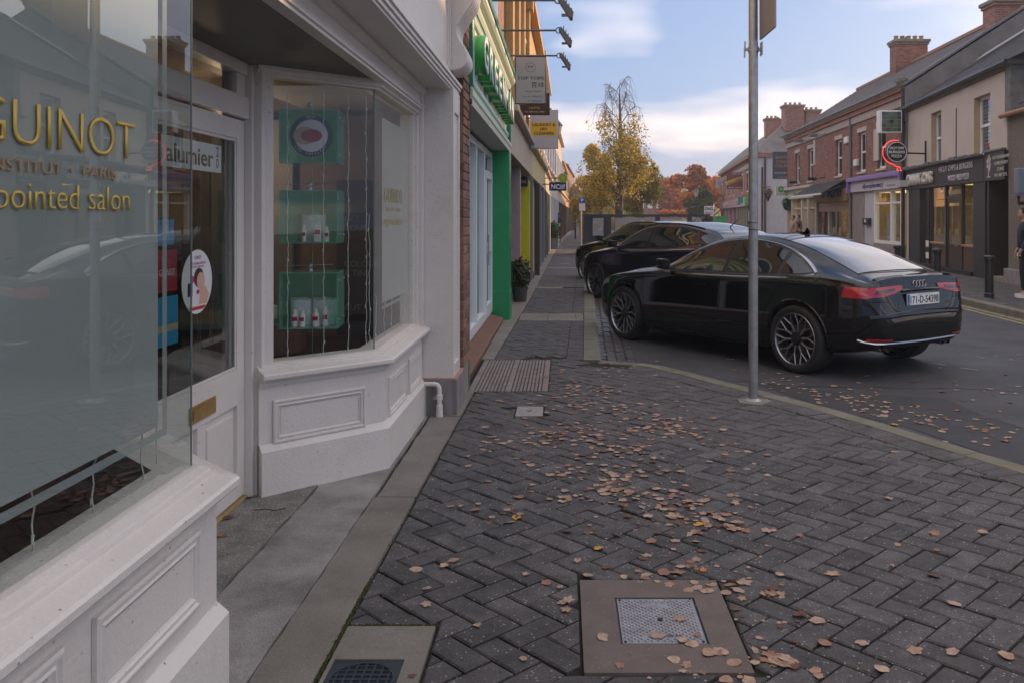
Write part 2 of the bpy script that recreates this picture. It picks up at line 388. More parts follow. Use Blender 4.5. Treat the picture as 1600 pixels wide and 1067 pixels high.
# kerb stones of the build-out
kerb = empty('kerb'); tag(kerb, kind='structure')
kk = resample(KOs, .12); kk = kk; step_ = 7
idx = list(range(0, len(kk) - 1, step_)) + [len(kk) - 1]
kin = offset_pl(kk, KWD)
for a, b in zip(idx, idx[1:]):
    mb = MB(); top = []; n_ = b - a + 1
    o_ = [kk[i] for i in range(a, b + 1)]; i_ = [kin[i] for i in range(a, b + 1)]
    def sh(l, e=.003):  # small end joints
        l = [Vector(p) for p in l]; l[0] = l[0] + (l[1] - l[0]).normalized() * e; l[-1] = l[-1] + (l[-2] - l[-1]).normalized() * e; return l
    o_, i_ = sh(o_), sh(i_); dz = random.uniform(-.002, .003)
    prof = lambda po, pi: [(po.x, po.y, -.14), (po.x, po.y, -.014 + dz), (po.lerp(pi, .10).x, po.lerp(pi, .10).y, .002 + dz), (pi.lerp(po, .03).x, pi.lerp(po, .03).y, .002 + dz), (pi.x, pi.y, -.004 + dz), (pi.x, pi.y, -.10)]
    rings = [prof(p, q) for p, q in zip(o_, i_)]; k = 6; vs = [v for r_ in rings for v in r_]
    fs = [(i * k + j, i * k + (j + 1) % k, (i + 1) * k + (j + 1) % k, (i + 1) * k + j) for i in range(n_ - 1) for j in range(k)] + [tuple(range(k)), tuple(range((n_ - 1) * k, n_ * k))]
    mb.add(vs, fs).obj('kerb_stone', M_KERB, kerb, smooth=True, sharp=25)
# straight kerb up the street
ys_ = [8.96]
while ys_[-1] < 120: ys_.append(ys_[-1] + (.915 if ys_[-1] < 30 else 6))
for a, b in zip(ys_, ys_[1:]):
    b2 = b - .006; mb = MB(); dz = random.uniform(-.002, .003)
    pr = [(XK(a), XK(b2), -.10), (XK(a), XK(b2), .0 + dz), (XK(a) + .16, XK(b2) + .16, .0 + dz), (XK(a) + .185, XK(b2) + .185, -.018 + dz), (XK(a) + .19, XK(b2) + .19, -.14)]
    vs = [(p[0], a, p[2]) for p in pr] + [(p[1], b2, p[2]) for p in pr]
    mb.add(vs, [(0, 1, 2, 3, 4), (5, 6, 7, 8, 9)] + [(i, (i + 1) % 5, 5 + (i + 1) % 5, 5 + i) for i in range(5)]).obj('kerb_stone', M_KERB, kerb)

# gutter setts beside the straight kerb
gut = empty('gutter'); tag(gut, kind='structure')
sett = None
y = 9.0; row = 0
while y < 18:
    for c_ in range(4):
        x = XK(y) + .205 + c_ * .105 + random.uniform(-.004, .004)
        yy = y + (row % 2) * 0 + random.uniform(-.005, .005)
        dz = random.uniform(-.006, .006)
        if sett is None:
            sett = bx('granite_sett', M_SETT, -.048, .048, -.058, .058, -.05, .012, None, bevel=.014); adopt(sett, gut); o = sett
        else:
            o = sett.copy(); COL.objects.link(o)
        o.location = (x, yy, ROADZ + .004 + dz + (.0 if c_ else -.004)); o.rotation_euler = (random.uniform(-.04, .04), random.uniform(-.04, .04), random.uniform(-.06, .06))
    y += .128; row += 1

# ---- concrete strips at the shop fronts
apr = empty('shop_apron'); tag(apr, kind='structure')
def slab(name, poly, m, parent, z0=-.12, z1=.004, j=.004):
    c_ = Vector((sum(p[0] for p in poly) / len(poly), sum(p[1] for p in poly) / len(poly)))
    pl = [Vector(p) + (c_ - Vector(p)).normalized() * j for p in poly]; n_ = len(pl)
    pin = [p + (c_ - p).normalized() * .008 for p in pl]
    vs = [(p.x, p.y, z0) for p in pl] + [(p.x, p.y, z1 - .006) for p in pl] + [(p.x, p.y, z1) for p in pin]
    fs = [tuple(range(2 * n_, 3 * n_))] + [(i, (i + 1) % n_, n_ + (i + 1) % n_, n_ + i) for i in range(n_)] + [(n_ + i, n_ + (i + 1) % n_, 2 * n_ + (i + 1) % n_, 2 * n_ + i) for i in range(n_)]
    return MB().add(vs, fs).obj(name, m, parent)
def wob(x, amp=.008): return x + random.uniform(-amp, amp)
def strip(y0, y1, xl, xr, m, z1, wl=.0, wr=.0, name='concrete_slab'):
    n_ = max(2, int((y1 - y0) / .12)); L = [(wob(xl(y0 + (y1 - y0) * i / n_), wl), y0 + (y1 - y0) * i / n_) for i in range(n_ + 1)]
    Rr = [(wob(xr(y0 + (y1 - y0) * i / n_), wr), y0 + (y1 - y0) * i / n_) for i in range(n_ + 1)]
    vs = [(*p, z1) for p in L] + [(*p, z1) for p in Rr] + [(p[0], p[1], -.1) for p in L] + [(p[0], p[1], -.1) for p in Rr]; k = n_ + 1
    fs = [(i, i + 1, k + i + 1, k + i) for i in range(n_)] + [(i, 2 * k + i, 2 * k + i + 1, i + 1) for i in range(n_)] + [(k + i, k + i + 1, 3 * k + i + 1, 3 * k + i) for i in range(n_)]
    fs += [(0, k, 3 * k, 2 * k), (n_, 2 * k + n_, 3 * k + n_, k + n_)]
    return MB().add(vs, fs).obj(name, m, apr)
sub = MB().add([(-1.75, -3, -.016), (-.79, -3, -.016), (-.74, 9, -.016), (-1.75, 9, -.016)], [(0, 1, 2, 3)]).obj('joint_bed', M_JOINT, apr)
strip(-3, 2.20, lambda y: -1.0, lambda y: XB(y) - .008, M_CONC, .004, .004, .003)
strip(2.21, 4.55, lambda y: -1.0, lambda y: XB(y) - .008, M_CONC, .005, .004, .003)
strip(4.56, 6.40, lambda y: -.985, lambda y: XB(y) - .008, M_CONC, .004, .004, .003)
strip(6.41, 7.32, lambda y: -.95, lambda y: XB(y) - .008, M_CONC, .006, .004, .003)
strip(1.4, 6.43, lambda y: -1.345, lambda y: -1.008, mat('worn_concrete_smooth', (.17, .155, .145), .85, vscale=2.4, bump=1.6, bscale=150, speck=(110, .9, (.4, .38, .35)), dirt=.5, col2=(.36, .34, .325), grain=.3), .003, .006, .003)
strip(2.0, 5.3, lambda y: -1.78, lambda y: -1.353, M_CONCR, .008, .0, .010, name='concrete_threshold')
# beyond the salon: concrete strip along the fronts in bays
yy = 8.98
for k_ in range(26):
    y1 = yy + (1.9 if yy < 30 else 4.5)
    strip(yy + .006, y1, lambda y: XB(y) - (.42 if y < 12.6 else .30), lambda y: XB(y) - .008, M_CONC, .004, .0, .002); yy = y1
    if yy > 110: break

# ---- ribbed cover panel and small covers, chamber surrounds (all let into the blocks)
HOLES = []
def cover_hole(x0, x1, y0, y1): HOLES.append((x0, x1, y0, y1))
cover_hole(.062, .628, 2.79, 3.52)     # large chamber surround
cover_hole(-.785, -.455, 2.3, 3.12)   # small concrete surround
cover_hole(-.83, -.13, 7.33, 8.96)    # ribbed cover
cover_hole(-.365, -.15, 6.42, 6.75)   # small pale cover
for (a, b) in ((12.3, 13.25), (17.9, 18.25)): cover_hole(-.70, XK(a) + .02, a, b)

# ---- herringbone blocks
BL, BW, JT = .236, .118, .0085
ANG = R(-46)
ca, sa = math.cos(ANG), math.sin(ANG)
def loc2w(u, v): return Vector((u * ca - v * sa + .02, u * sa + v * ca + 3.3))
def clip(poly, q, nrm):  # keep the side with (p-q).n >= 0
    o = []
    for i in range(len(poly)):
        a, b = poly[i], poly[(i + 1) % len(poly)]; da, db = (a - q).dot(nrm), (b - q).dot(nrm)
        if da >= 0: o.append(a)
        if (da >= 0) != (db >= 0): o.append(a.lerp(b, da / (da - db)))
    return o
def area(p): return abs(sum(p[i].x * p[(i + 1) % len(p)].y - p[(i + 1) % len(p)].x * p[i].y for i in range(len(p)))) / 2
def block_mesh(mb, pl, dz=0.0, tx=0.0, ty=0.0, ch=.007):
    c_ = sum(pl, Vector((0, 0))) / len(pl); n_ = len(pl)
    zf = lambda p: dz + (p.x - c_.x) * tx + (p.y - c_.y) * ty
    pin = []
    for i in range(n_):
        a, b, c2 = pl[i - 1], pl[i], pl[(i + 1) % n_]
        d1 = (b - a); d2 = (c2 - b)
        if d1.length < 1e-6 or d2.length < 1e-6: pin.append(b.lerp(c_, .05)); continue
        n1 = Vector((-d1.y, d1.x)).normalized(); n2 = Vector((-d2.y, d2.x)).normalized(); m_ = (n1 + n2)
        if m_.length < 1e-3: pin.append(b.lerp(c_, .05)); continue
        m_.normalize(); q = b + m_ * ch / max(.4, m_.dot(n1)); pin.append(q if (q - c_).length < (b - c_).length else b.lerp(c_, .08))
    vs = [(p.x, p.y, -.03) for p in pl] + [(p.x, p.y, zf(p) - .005) for p in pl] + [(p.x, p.y, zf(p)) for p in pin]
    fs = [tuple(range(2 * n_, 3 * n_))] + [(i, (i + 1) % n_, n_ + (i + 1) % n_, n_ + i) for i in range(n_)] + [(n_ + i, n_ + (i + 1) % n_, 2 * n_ + (i + 1) % n_, 2 * n_ + i) for i in range(n_)]
    mb.add(vs, fs)
def ccw(p):
    s_ = sum(p[i].x * p[(i + 1) % len(p)].y - p[(i + 1) % len(p)].x * p[i].y for i in range(len(p)))
    return p if s_ > 0 else list(reversed(p))
blocks = []
n_cells = 140
for a in range(-n_cells, n_cells):
    for b in range(-n_cells, n_cells):
        m_ = (a - b) % 4
        if m_ == 0: u0, v0, u1, v1 = a, b, a + 2, b + 1
        elif m_ == 2 + 1: u0, v0, u1, v1 = a, b, a + 1, b + 2
        else: continue
        c_ = loc2w((u0 + u1) / 2 * BW, (v0 + v1) / 2 * BW)
        if c_.y < .6 or c_.y > 22 or c_.x < XB(c_.y) - .1 or c_.x > 3.5: continue
        if c_.y > 8.9 and c_.x > .2 + XK(c_.y) - .21 - .17: 
            if c_.x > XK(c_.y) - .1: continue
        if c_.y > 3 and abs(c_.y * (720 / FP)) + 1.6 < c_.x: continue
        j = JT / 2
        pl = [loc2w(u * BW + du, v * BW + dv) for (u, v, du, dv) in ((u0, v0, j, j), (u1, v0, -j, j), (u1, v1, -j, -j), (u0, v1, j, -j))]
        blocks.append((c_, pl))
final = []
for c_, pl in blocks:
    full = True
    # left edge
    y = c_.y; q = Vector((XB(y) + .004, y)); dX = XB(y + .1) - XB(y - .1); nr = Vector((.2, -dX)).normalized()
    p2 = clip(pl, q, nr)
    if c_.y < 9.2:
        d = on_left(KS, c_)
        if d[1] < -.3: continue
        if d[0] < .3 and c_.x > .2: p2 = clip(p2, d[2] + d[3] * .004, d[3])
    if c_.y > 8.7 and not (c_.x > .25 and c_.y < 8.95):
        if c_.y > 8.95: p2 = clip(p2, Vector((XK(y) - .185, y)), Vector((-1, .026)).normalized())
    for (x0, x1, y0, y1) in HOLES:
        if len(p2) < 3: break
        if min(p.x for p in p2) >= x1 or max(p.x for p in p2) <= x0 or min(p.y for p in p2) >= y1 or max(p.y for p in p2) <= y0: continue
        best = None
        for q, nr in ((Vector((x0, 0)), Vector((-1, 0))), (Vector((x1, 0)), Vector((1, 0))), (Vector((0, y0)), Vector((0, -1))), (Vector((0, y1)), Vector((0, 1)))):
            c2 = clip(p2, q + nr * .005, nr)
            if len(c2) >= 3:
                ar = area(c2)
                if best is None or ar > best[0]: best = (ar, c2)
        p2 = best[1] if best else []
    if len(p2) < 3 or area(p2) < .0012: continue
    final.append((c_, ccw(p2)))
final.sort(key=lambda t: t[0].y)
inview = lambda c_: -(880 / FP) * c_.y - .05 < c_.x < (720 / FP) * c_.y + .05 and c_.y > 2.72
near = [t for t in final if inview(t[0])][:300]; nearset = set(id(t) for t in near)
for t in near:
    mb = MB(); block_mesh(mb, t[1], random.gauss(0, .0018), random.gauss(0, .007), random.gauss(0, .007)); mb.obj('paver', M_PAVER, pavement)
mb = MB()
for t in final:
    if id(t) not in nearset: block_mesh(mb, t[1], random.gauss(0, .0018), random.gauss(0, .007), random.gauss(0, .007))
# soldier course along the build-out kerb and along the straight kerb
kp = resample(KS, .02); acc = 0; last = 0
pts_i = kp; cum = [0]
for p, q in zip(kp, kp[1:]): cum.append(cum[-1] + (q - p).length)
def at_len(s):
    for i in range(len(cum) - 1):
        if cum[i + 1] >= s:
            t = (s - cum[i]) / max(1e-9, cum[i + 1] - cum[i]); p = kp[i].lerp(kp[i + 1], t); d = (kp[i + 1] - kp[i]).normalized(); return p, Vector((-d.y, d.x))
    return kp[-1], Vector((1, 0))
s = 0.35
while s + .12 < cum[-1]:
    p0, n0 = at_len(s + .003); p1, n1 = at_len(s + .115)
    w = SOLD - .008
    pl = ccw([p0 + n0 * .004, p0 + n0 * w, p1 + n1 * w, p1 + n1 * .004])
    if p0.y > .6:
        block_mesh(mb, pl, random.gauss(0, .002), random.gauss(0, .01), random.gauss(0, .01))
    s += .118
y = 8.98
while y < 30:
    if not any(h[2] < y < h[3] for h in HOLES[-2:]):
        pl = ccw([Vector((XK(y) - .18, y)), Vector((XK(y) - .006, y)), Vector((XK(y + .07) - .006, y + .066)), Vector((XK(y + .07) - .18, y + .066))])
        block_mesh(mb, pl, random.gauss(0, .001), 0, 0, ch=.003)
    y += .0725
fb = mb.obj('distant_pavers', M_PAVERJ, pavement); tag(fb, kind='stuff')
# beyond: plain sheet of block paving whose blocks are too small to tell apart
far = [(XB(y) + .004, y) for y in (22, 30, 40, 60, 90, 140)] + [(XK(y) - .006, y) for y in (140, 90, 60, 40, 30, 22)]
MB().add([(a, b, -.001) for a, b in far], [tuple(range(len(far)))]).obj('far_paving', M_PAVERJ, pavement)
# pale cross slabs and studded strips
M_TACT = mat('tactile_stud_strip', (.42, .38, .33), .8, var=.2, vscale=30)
for (a, b) in ((12.32, 12.75), (12.77, 13.23)):
    x = -.64
    while x < XK(a) - .03:
        bx('concrete_slab', M_CONCB if False else M_CONC, x, min(x + .41, XK(a) - .006), a, b, -.1, .003, pavement, bevel=.004); x += .415
for (a, w) in ((18.07, .14), (25.2, .12), (27.5, .1), (31, .12), (46, .2), (36, .12)):
    bx('stud_strip', M_TACT, (XB(a) if a < 26 else XB(a) + .35), (XK(a) - .45 if a not in (25.2,) else XK(a)), a, a + w, -.02, .004, pavement)

# ---- large chamber cover
def frame_slab(name, x0, x1, y0, y1, hx0, hx1, hy0, hy1, m, parent, z=.003):
    mb = MB()
    for (a, b, c2, d) in ((x0, x1, y0, hy0), (x0, x1, hy1, y1), (x0, hx0, hy0, hy1), (hx1, x1, hy0, hy1)):
        mb.box(a, b, c2, d, -.09, z)
    return mb.obj(name, m, parent)
mh = empty('manhole_cover', (.39, 3.15, 0), 'diamond-tread steel access cover in a square brown concrete surround, under scattered leaves', 'manhole cover')
frame_slab('surround', .082, .712, 2.797, 3.513, .203, .560, 2.985, 3.352, M_CONCB, mh)
bx('cover_frame', M_IRON, .203, .560, 2.985, 3.352, -.09, -.004, mh)
bx('cover_plate', M_STEELP, .212, .551, 2.994, 3.343, -.05, .0005, mh)
mb = MB()   # raised diamond lattice: tread lozenges
nx, ny = 12, 13
for i in range(nx * 2):
    for j in range(ny * 2):
        if (i + j) % 2: continue
        x = .228 + i * (.308 / (nx * 2 - 1)); y = 3.012 + j * (.313 / (ny * 2 - 1))
        if (.30 < x < .465 and 3.028 < y < 3.062) or (.33 < x < .43 and 3.27 < y < 3.30) or ((x - .385) ** 2 + (y - 3.17) ** 2 < .0004): continue
        a_, b_ = .0105, .0095
        mb.add([(x - a_, y, .0008), (x, y - b_, .0008), (x + a_, y, .0008), (x, y + b_, .0008), (x - a_ * .6, y, .0036), (x, y - b_ * .6, .0036), (x + a_ * .6, y, .0036), (x, y + b_ * .6, .0036)],
               [(4, 5, 6, 7), (0, 1, 5, 4), (1, 2, 6, 5), (2, 3, 7, 6), (3, 0, 4, 7)])
o = mb.obj('tread_lozenges', M_STEELP, mh); tag(o, kind='stuff')
text('raised_lettering', 'WAVIN', mat('dark_cast', (.12, .12, .13), .5, metal=.5), (.46, 3.057, .0008), (-1, 0, 0), .018, .10, mh, depth=.002, up=(0, -1, 0))
mb = MB().lathe([(0, .0015), (.012, .0015), (.012, .0045), (0, .0045)], T=lambda a, b, h: (a + .385, b + 3.17, h), seg=12); mb.obj('key_hole', M_BLACKM, mh)
for cx_, cy_ in ((.224, 3.005), (.539, 3.005), (.224, 3.332), (.539, 3.332)):
    MB().lathe([(0, .003), (.006, .003), (.006, .0), ], T=lambda a, b, h: (a + cx_, b + cy_, h), seg=8).obj('screw', M_BLACKM, mh)
for o_m in [c_ for c_ in COL.objects if c_.parent == mh]:   # true width of the plate and its surround
    for v in o_m.data.vertices:
        x_ = v.co.x
        v.co.x = .200 + (x_ - .203) * (.308 / .357) if .2025 <= x_ <= .5605 else (.068 if x_ < .2 else .622)
# ---- small stopcock cover
sc = empty('stopcock_cover', (-.62, 2.75, 0), 'small dark iron stopcock cover with a round grid, set in a concrete patch', 'stopcock cover')
frame_slab('surround', -.778, -.462, 2.3, 3.115, -.765, -.530, 2.62, 2.882, M_CONC, sc, z=.004)
M_BLUEI = mat('blue_grey_iron', (.045, .06, .075), .45, metal=.3, bump=.5, bscale=200, var=.3)
bx('cover_plate', M_BLUEI, -.764, -.531, 2.621, 2.881, -.05, .0, sc)
cx_, cy_ = -.6475, 2.752
MB().lathe([(.108, .0005), (.108, .006), (.1, .006), (.1, .0005)], T=lambda a, b, h: (a + cx_, b + cy_, h), seg=40).obj('rim', M_BLUEI, sc)
for k_ in range(-3, 4):
    w = math.sqrt(max(0, .1 ** 2 - (k_ * .028) ** 2))
    bx('grid_bar', M_BLUEI, cx_ + k_ * .028 - .003, cx_ + k_ * .028 + .003, cy_ - w, cy_ + w, .0002, .005, sc)
    bx('grid_bar', M_BLUEI, cx_ - w, cx_ + w, cy_ + k_ * .028 - .003, cy_ + k_ * .028 + .003, .0002, .0045, sc)
# ---- ribbed cover
rc = empty('ribbed_cover', (-.48, 8.1, 0), 'long ribbed pinkish grating panel let into the blocks beside the brick pier', 'access cover')
M_RIB = mat('pinkish_rib', (.27, .22, .20), .8, var=.3, vscale=8, bump=.8, bscale=120, dirt=.3)
bx('base_plate', M_BLACKM, -.822, -.135, 7.335, 8.955, -.08, -.008, rc)
x = -.815
k_ = 0
while x < -.155:
    w = .022 if k_ % 9 else .05
    bx('rib', M_RIB, x, x + w, 7.345, 8.945, -.03, .004, rc, bevel=.003); x += w + .010; k_ += 1
sb = empty('small_cover', (-.26, 6.58, 0), 'small pale rectangular concrete cover set flush in the blocks before the ribbed panel', 'access cover')
bx('lid', mat('pale_cover', (.33, .31, .30), .8, var=.3, vscale=20, bump=.8, bscale=90), -.36, -.155, 6.425, 6.745, -.05, .004, sb, bevel=.005)
# cross bolt keyhole
bx('lifting_slot', M_BLACKM, -.275, -.24, 6.57, 6.60, .0035, .0048, sb)

# ---- right pavement and kerb
rk = empty('far_kerb'); tag(rk, kind='structure')
def XR(Y): return interp([(-6, 6.3), (8, 6.85), (13.2, 7.06), (16.2, 7.2), (24, 7.9), (30, 8.4), (44, 9.9), (60, 11.6), (90, 15.5), (140, 23)], Y)
ys_ = [-4]
while ys_[-1] < 120: ys_.append(ys_[-1] + (.915 if ys_[-1] < 32 else 5))
for a, b in zip(ys_, ys_[1:]):
    b -= .008; vs = [(XR(y) + dx, y, z) for y in (a, b) for dx, z in ((0, -.14), (.005, .015), (.025, .03), (.15, .03), (.15, -.14))]
    MB().add(vs, [(0, 1, 2, 3, 4), (5, 6, 7, 8, 9)] + [(i, (i + 1) % 5, 5 + (i + 1) % 5, 5 + i) for i in range(5)]).obj('kerb_stone', M_KERB, rk)
rp = [(XR(y) + .15, y) for y in (-4, 8, 13, 16, 24, 30, 44, 60, 90, 140)] + [(60, 140), (60, -4)]
o = MB().add([(a, b, .026) for a, b in rp], [tuple(range(len(rp)))]).obj('far_pavement', mat('far_block_paving', (.10, .094, .092), .8, var=.4, vscale=14, bump=1, bscale=60, stretch=(1, 2.2, 1)))
tag(o, kind='structure')
# distinct blocks of the far pavement nearest the bollards
mb = MB(); y = 12.0
while y < 21:
    x = XR(y) + .16
    while x < 10.2:
        block_mesh(mb, ccw([Vector((x, y)), Vector((x + .1, y)), Vector((x + .1, y + .2)), Vector((x, y + .2))]), .032 + random.gauss(0, .0015), 0, 0); x += .106
    y += .206
o = mb.obj('far_pavers', mat('far_block', (.105, .098, .096), .75, var=.5, vscale=3, bump=.8, bscale=120), o); tag(o, kind='stuff')
# double yellow lines
M_YL = mat('worn_yellow_line', (.42, .33, .13), .8, var=.5, vscale=14, col2=(.16, .15, .12))
for dx in (.13, .30):
    pts = [(XR(y) - dx, y) for y in range(-4, 50, 2)]
    vs = [(x - .04, y, ROADZ + .004) for x, y in pts] + [(x + .04, y, ROADZ + .004) for x, y in pts]; k = len(pts)
    o = MB().add(vs, [(i, k + i, k + i + 1, i + 1) for i in range(k - 1)]).obj('painted_line', M_YL, road)
# worn white parking bay dashes and a crack in the tarmac
M_WL = mat('worn_white_line', (.30, .30, .31), .8, var=.6, vscale=25, col2=(.10, .10, .105))
def dash(p, q, w, m, z=.004, name='painted_line'):
    p, q = Vector(p), Vector(q); d = (q - p).normalized(); n2 = Vector((-d.y, d.x)) * w / 2
    MB().add([(a.x, a.y, ROADZ + z) for a in (p - n2, q - n2, q + n2, p + n2)], [(0, 1, 2, 3)]).obj(name, m, road)
dash(ground(1458, 567, ROADZ), ground(1478, 571, ROADZ), .05, M_WL)
dash(ground(1500, 575, ROADZ), ground(1528, 578, ROADZ), .05, M_WL)
M_CRK = mat('tar_crack', (.012, .012, .013), .9)
for pl in ([(1400, 606), (1440, 607), (1500, 607), (1600, 612)], [(1475, 620), (1510, 628), (1535, 640), (1560, 655), (1592, 668)], [(1110, 590), (1180, 600), (1260, 604), (1400, 606)], [(1480, 530), (1540, 548), (1600, 572)], [(1030, 545), (1120, 552), (1200, 556)]):
    pts = resample([Vector(ground(a, b, ROADZ)) for a, b in pl], .06); pts = [Vector((p.x + random.uniform(-.012, .012), p.y + random.uniform(-.012, .012))) for p in pts]
    w = .007; vs = []
    for p in pts: ww = w * random.uniform(.3, 1.4); vs += [(p.x, p.y - ww, ROADZ + .0042), (p.x, p.y + ww, ROADZ + .0042)]
    MB().add(vs, [(2 * i, 2 * i + 1, 2 * i + 3, 2 * i + 2) for i in range(len(pts) - 1)]).obj('crack', M_CRK, road)
# darker repaired patch by the kerb
pp = [ground(a, b, ROADZ) for a, b in ((1150, 592), (1300, 612), (1475, 622), (1540, 650), (1600, 668), (1600, 730), (1420, 668), (1300, 640), (1200, 606))]
MB().add([(a, b, ROADZ + .003) for a, b in pp], [tuple(range(len(pp)))]).obj('tarmac_patch', mat('newer_asphalt', (.045, .047, .050), .75, var=.3, vscale=3, bump=1.4, bscale=110, speck=(120, .85, (.12, .12, .12))), road)
# ================================================================== BEAUTY SALON SHOPFRONT
sal = empty('salon_shopfront', (-1.1, 3, 0), 'cream painted salon shopfront at the left with two bay windows and a recessed door', 'shopfront')
PN = [(-1.12, -2.0), (-1.12, 2.593), (-1.66, 3.133)]        # near bay, pane line (south to north)
PB = [(-1.655, 4.60), (-1.125, 5.12), (-1.125, 6.47)]       # far bay
def riser(path, dz, back=True):
    prof = [(-.07, 0), (.065, 0), (.065, .645 + dz), (-.07, .645 + dz)]
    MB().sweep(path, prof).obj('stall_riser', M_PAINT, sal)
    pl = .31 + dz
    prof = [(-.05, -.002), (.098, -.002), (.098, pl - .035), (.07, pl), (-.05, pl)]
    MB().sweep(path, prof).obj('plinth', M_PAINT, sal)
    z = dz
    prof = [(-.10, .62 + z), (.078, .62 + z), (.078, .64 + z), (.092, .650 + z), (.120, .656 + z), (.127, .664 + z), (.127, .682 + z), (.120, .690 + z), (.062, .706 + z), (.060, .716 + z), (.050, .718 + z), (.048, .724 + z), (.022, .732 + z), (.016, .7325 + z), (-.10, .7325 + z)]
    MB().sweep(path, prof).obj('window_sill', M_PAINT, sal)
riser(PN, 0.0); riser(PB, -.035)
def panel(p0, p1, z0, z1, off=.0):
    # raised moulding frame with sunk field on a vertical face from p0 to p1 (plan), outward normal to the right of travel
    p0, p1 = Vector(p0), Vector(p1); d = (p1 - p0).normalized(); L = (p1 - p0).length; nn = Vector((d.y, -d.x))
    T = lambda a, b, h: (p0.x + d.x * a + nn.x * (h + off), p0.y + d.y * a + nn.y * (h + off), b)
    mb = MB()
    rings = [(0, 0), (0, .012), (.008, .016), (.014, .016), (.018, .009), (.026, .009), (.032, .013), (.036, .006), (.044, .002), (.044, -.004)]
    vs = []
    for ins, h in rings:
        vs += [T(ins, z0 + ins, h), T(L - ins, z0 + ins, h), T(L - ins, z1 - ins, h), T(ins, z1 - ins, h)]
    fs = []
    for i in range(len(rings) - 1):
        for j in range(4): fs.append((i * 4 + j, i * 4 + (j + 1) % 4, i * 4 + 4 + (j + 1) % 4, i * 4 + 4 + j))
    mb.add(vs, fs)
    mo = mb.obj('panel_moulding', M_PAINT, sal)
    q = .046
    mb = MB().add([T(q, z0 + q, .0025), T(L - q, z0 + q, .0025), T(L - q, z1 - q, .0025), T(q, z1 - q, .0025)], [(0, 1, 2, 3)])
    mb.obj('panel_field', M_PAINT, mo)
XFN = -1.12 + .065
for (a, b) in ((1.925, 2.475), (1.255, 1.80), (.58, 1.13), (-.1, .45)): panel((XFN, a), (XFN, b), .365, .585, .0006)
# far bay: angled face and street face
d45 = (Vector(PB[1]) - Vector(PB[0])).normalized(); n45 = Vector((d45.y, -d45.x)); a0 = Vector(PB[0]) + n45 * .065
panel(a0 + d45 * .075, a0 + d45 * .64, .270, .505, .0006)
XFB = -1.125 + .065
panel((XFB, 5.20), (XFB, 5.76), .275, .515, .0006); panel((XFB, 5.88), (XFB, 6.36), .275, .515, .0006)
# near bay return face
dr = (Vector(PN[2]) - Vector(PN[1])).normalized(); nr_ = Vector((dr.y, -dr.x)); r0 = Vector(PN[1]) + nr_ * .065
panel(r0 + dr * .06, r0 + dr * .66, .365, .585, .0006)

# ---- glass panes
def pane(name, p0, p1, z0, z1, m, parent=sal, th=.0, off=0.0, label=None):
    p0, p1 = Vector(p0), Vector(p1); d = (p1 - p0).normalized(); nn = Vector((d.y, -d.x)) * off
    return MB().add([(p0.x + nn.x, p0.y + nn.y, z0), (p1.x + nn.x, p1.y + nn.y, z0), (p1.x + nn.x, p1.y + nn.y, z1), (p0.x + nn.x, p0.y + nn.y, z1)], [(0, 1, 2, 3)]).obj(name, m, parent, label=label)
ZT = 2.236
w1 = pane('window_pane', PN[0], PN[1], .73, 2.30, M_GLASS)
M_EDGE = mat('glass_edge', (.16, .22, .205), .2)
bx('glass_edge', M_EDGE, -1.1225, -1.118, 2.591, 2.594, .735, 2.30, w1)
pane('frosted_film', (-1.12, -2.0), (-1.12, 2.385), .903, 2.30, M_GLASSF, w1, off=-.003)
M_STRIPE = glassmat('etched_stripe', film=(.42, .46, .46), film_fac=.75, boost=.0)
pane('etched_stripe', (-1.12, -2.0), (-1.12, 2.44), .868, .890, M_STRIPE, w1, off=-.0035)
pane('etched_stripe', (-1.12, 2.413), (-1.12, 2.44), .890, 2.30, M_STRIPE, w1, off=-.0035)
w2 = pane('window_pane', PN[1], PN[2], .73, 2.30, M_GLASS, label='angled return pane beside the door')
w3 = pane('window_pane', Vector(PB[0]) + d45 * .10, PB[1], .695, ZT, M_GLASS, label='angled clear pane of the far bay')
w4 = pane('window_pane', PB[1], (-1.125, 6.32), .695, ZT, M_GLASS)
pane('frosted_film', (-1.125, 5.36), (-1.125, 6.24), .945, 2.10, M_GLASSF, w4, off=-.003)
pane('etched_stripe', (-1.125, 5.36), (-1.125, 6.30), .905, .925, M_STRIPE, w4, off=-.0035)
bx('glass_edge', M_EDGE, -1.129, -1.121, 5.116, 5.121, .70, ZT, w3)
# lettering on the near frosted pane and (small) on the far one
xl = -1.1185
text('gold_lettering', 'GUINOT', M_GOLD, (xl, 1.628, 1.629), (0, 1, 0), .100, .620, w1, depth=.0012, bold=-.012)
text('brown_lettering', 'INSTITUT', M_BROWNLET, (xl, 1.668, 1.575), (0, 1, 0), .026, .255, w1, depth=.0012)
text('brown_lettering', '•', M_BROWNLET, (xl, 1.953, 1.575), (0, 1, 0), .026, .013, w1, depth=.0012)
text('brown_lettering', 'PARIS', M_BROWNLET, (xl, 2.005, 1.575), (0, 1, 0), .026, .147, w1, depth=.0012)
text('gold_lettering', 'appointed', M_GOLD, (xl, 1.603, 1.497), (0, 1, 0), .062, .385, w1, depth=.0012, bold=-.008)
text('gold_lettering', 'salon', M_GOLD, (xl, 2.030, 1.497), (0, 1, 0), .062, .190, w1, depth=.0012, bold=-.008)
xl = -1.1235
M_PGOLD = mat('pale_gold_lettering', (.42, .36, .2), .5)
text('gold_lettering', 'GUINOT', M_PGOLD, (xl, 5.42, 1.575), (0, 1, 0), .10, .62, w4, depth=.001)
text('brown_lettering', 'INSTITUT', M_PGOLD, (xl, 5.47, 1.52), (0, 1, 0), .026, .26, w4, depth=.001)
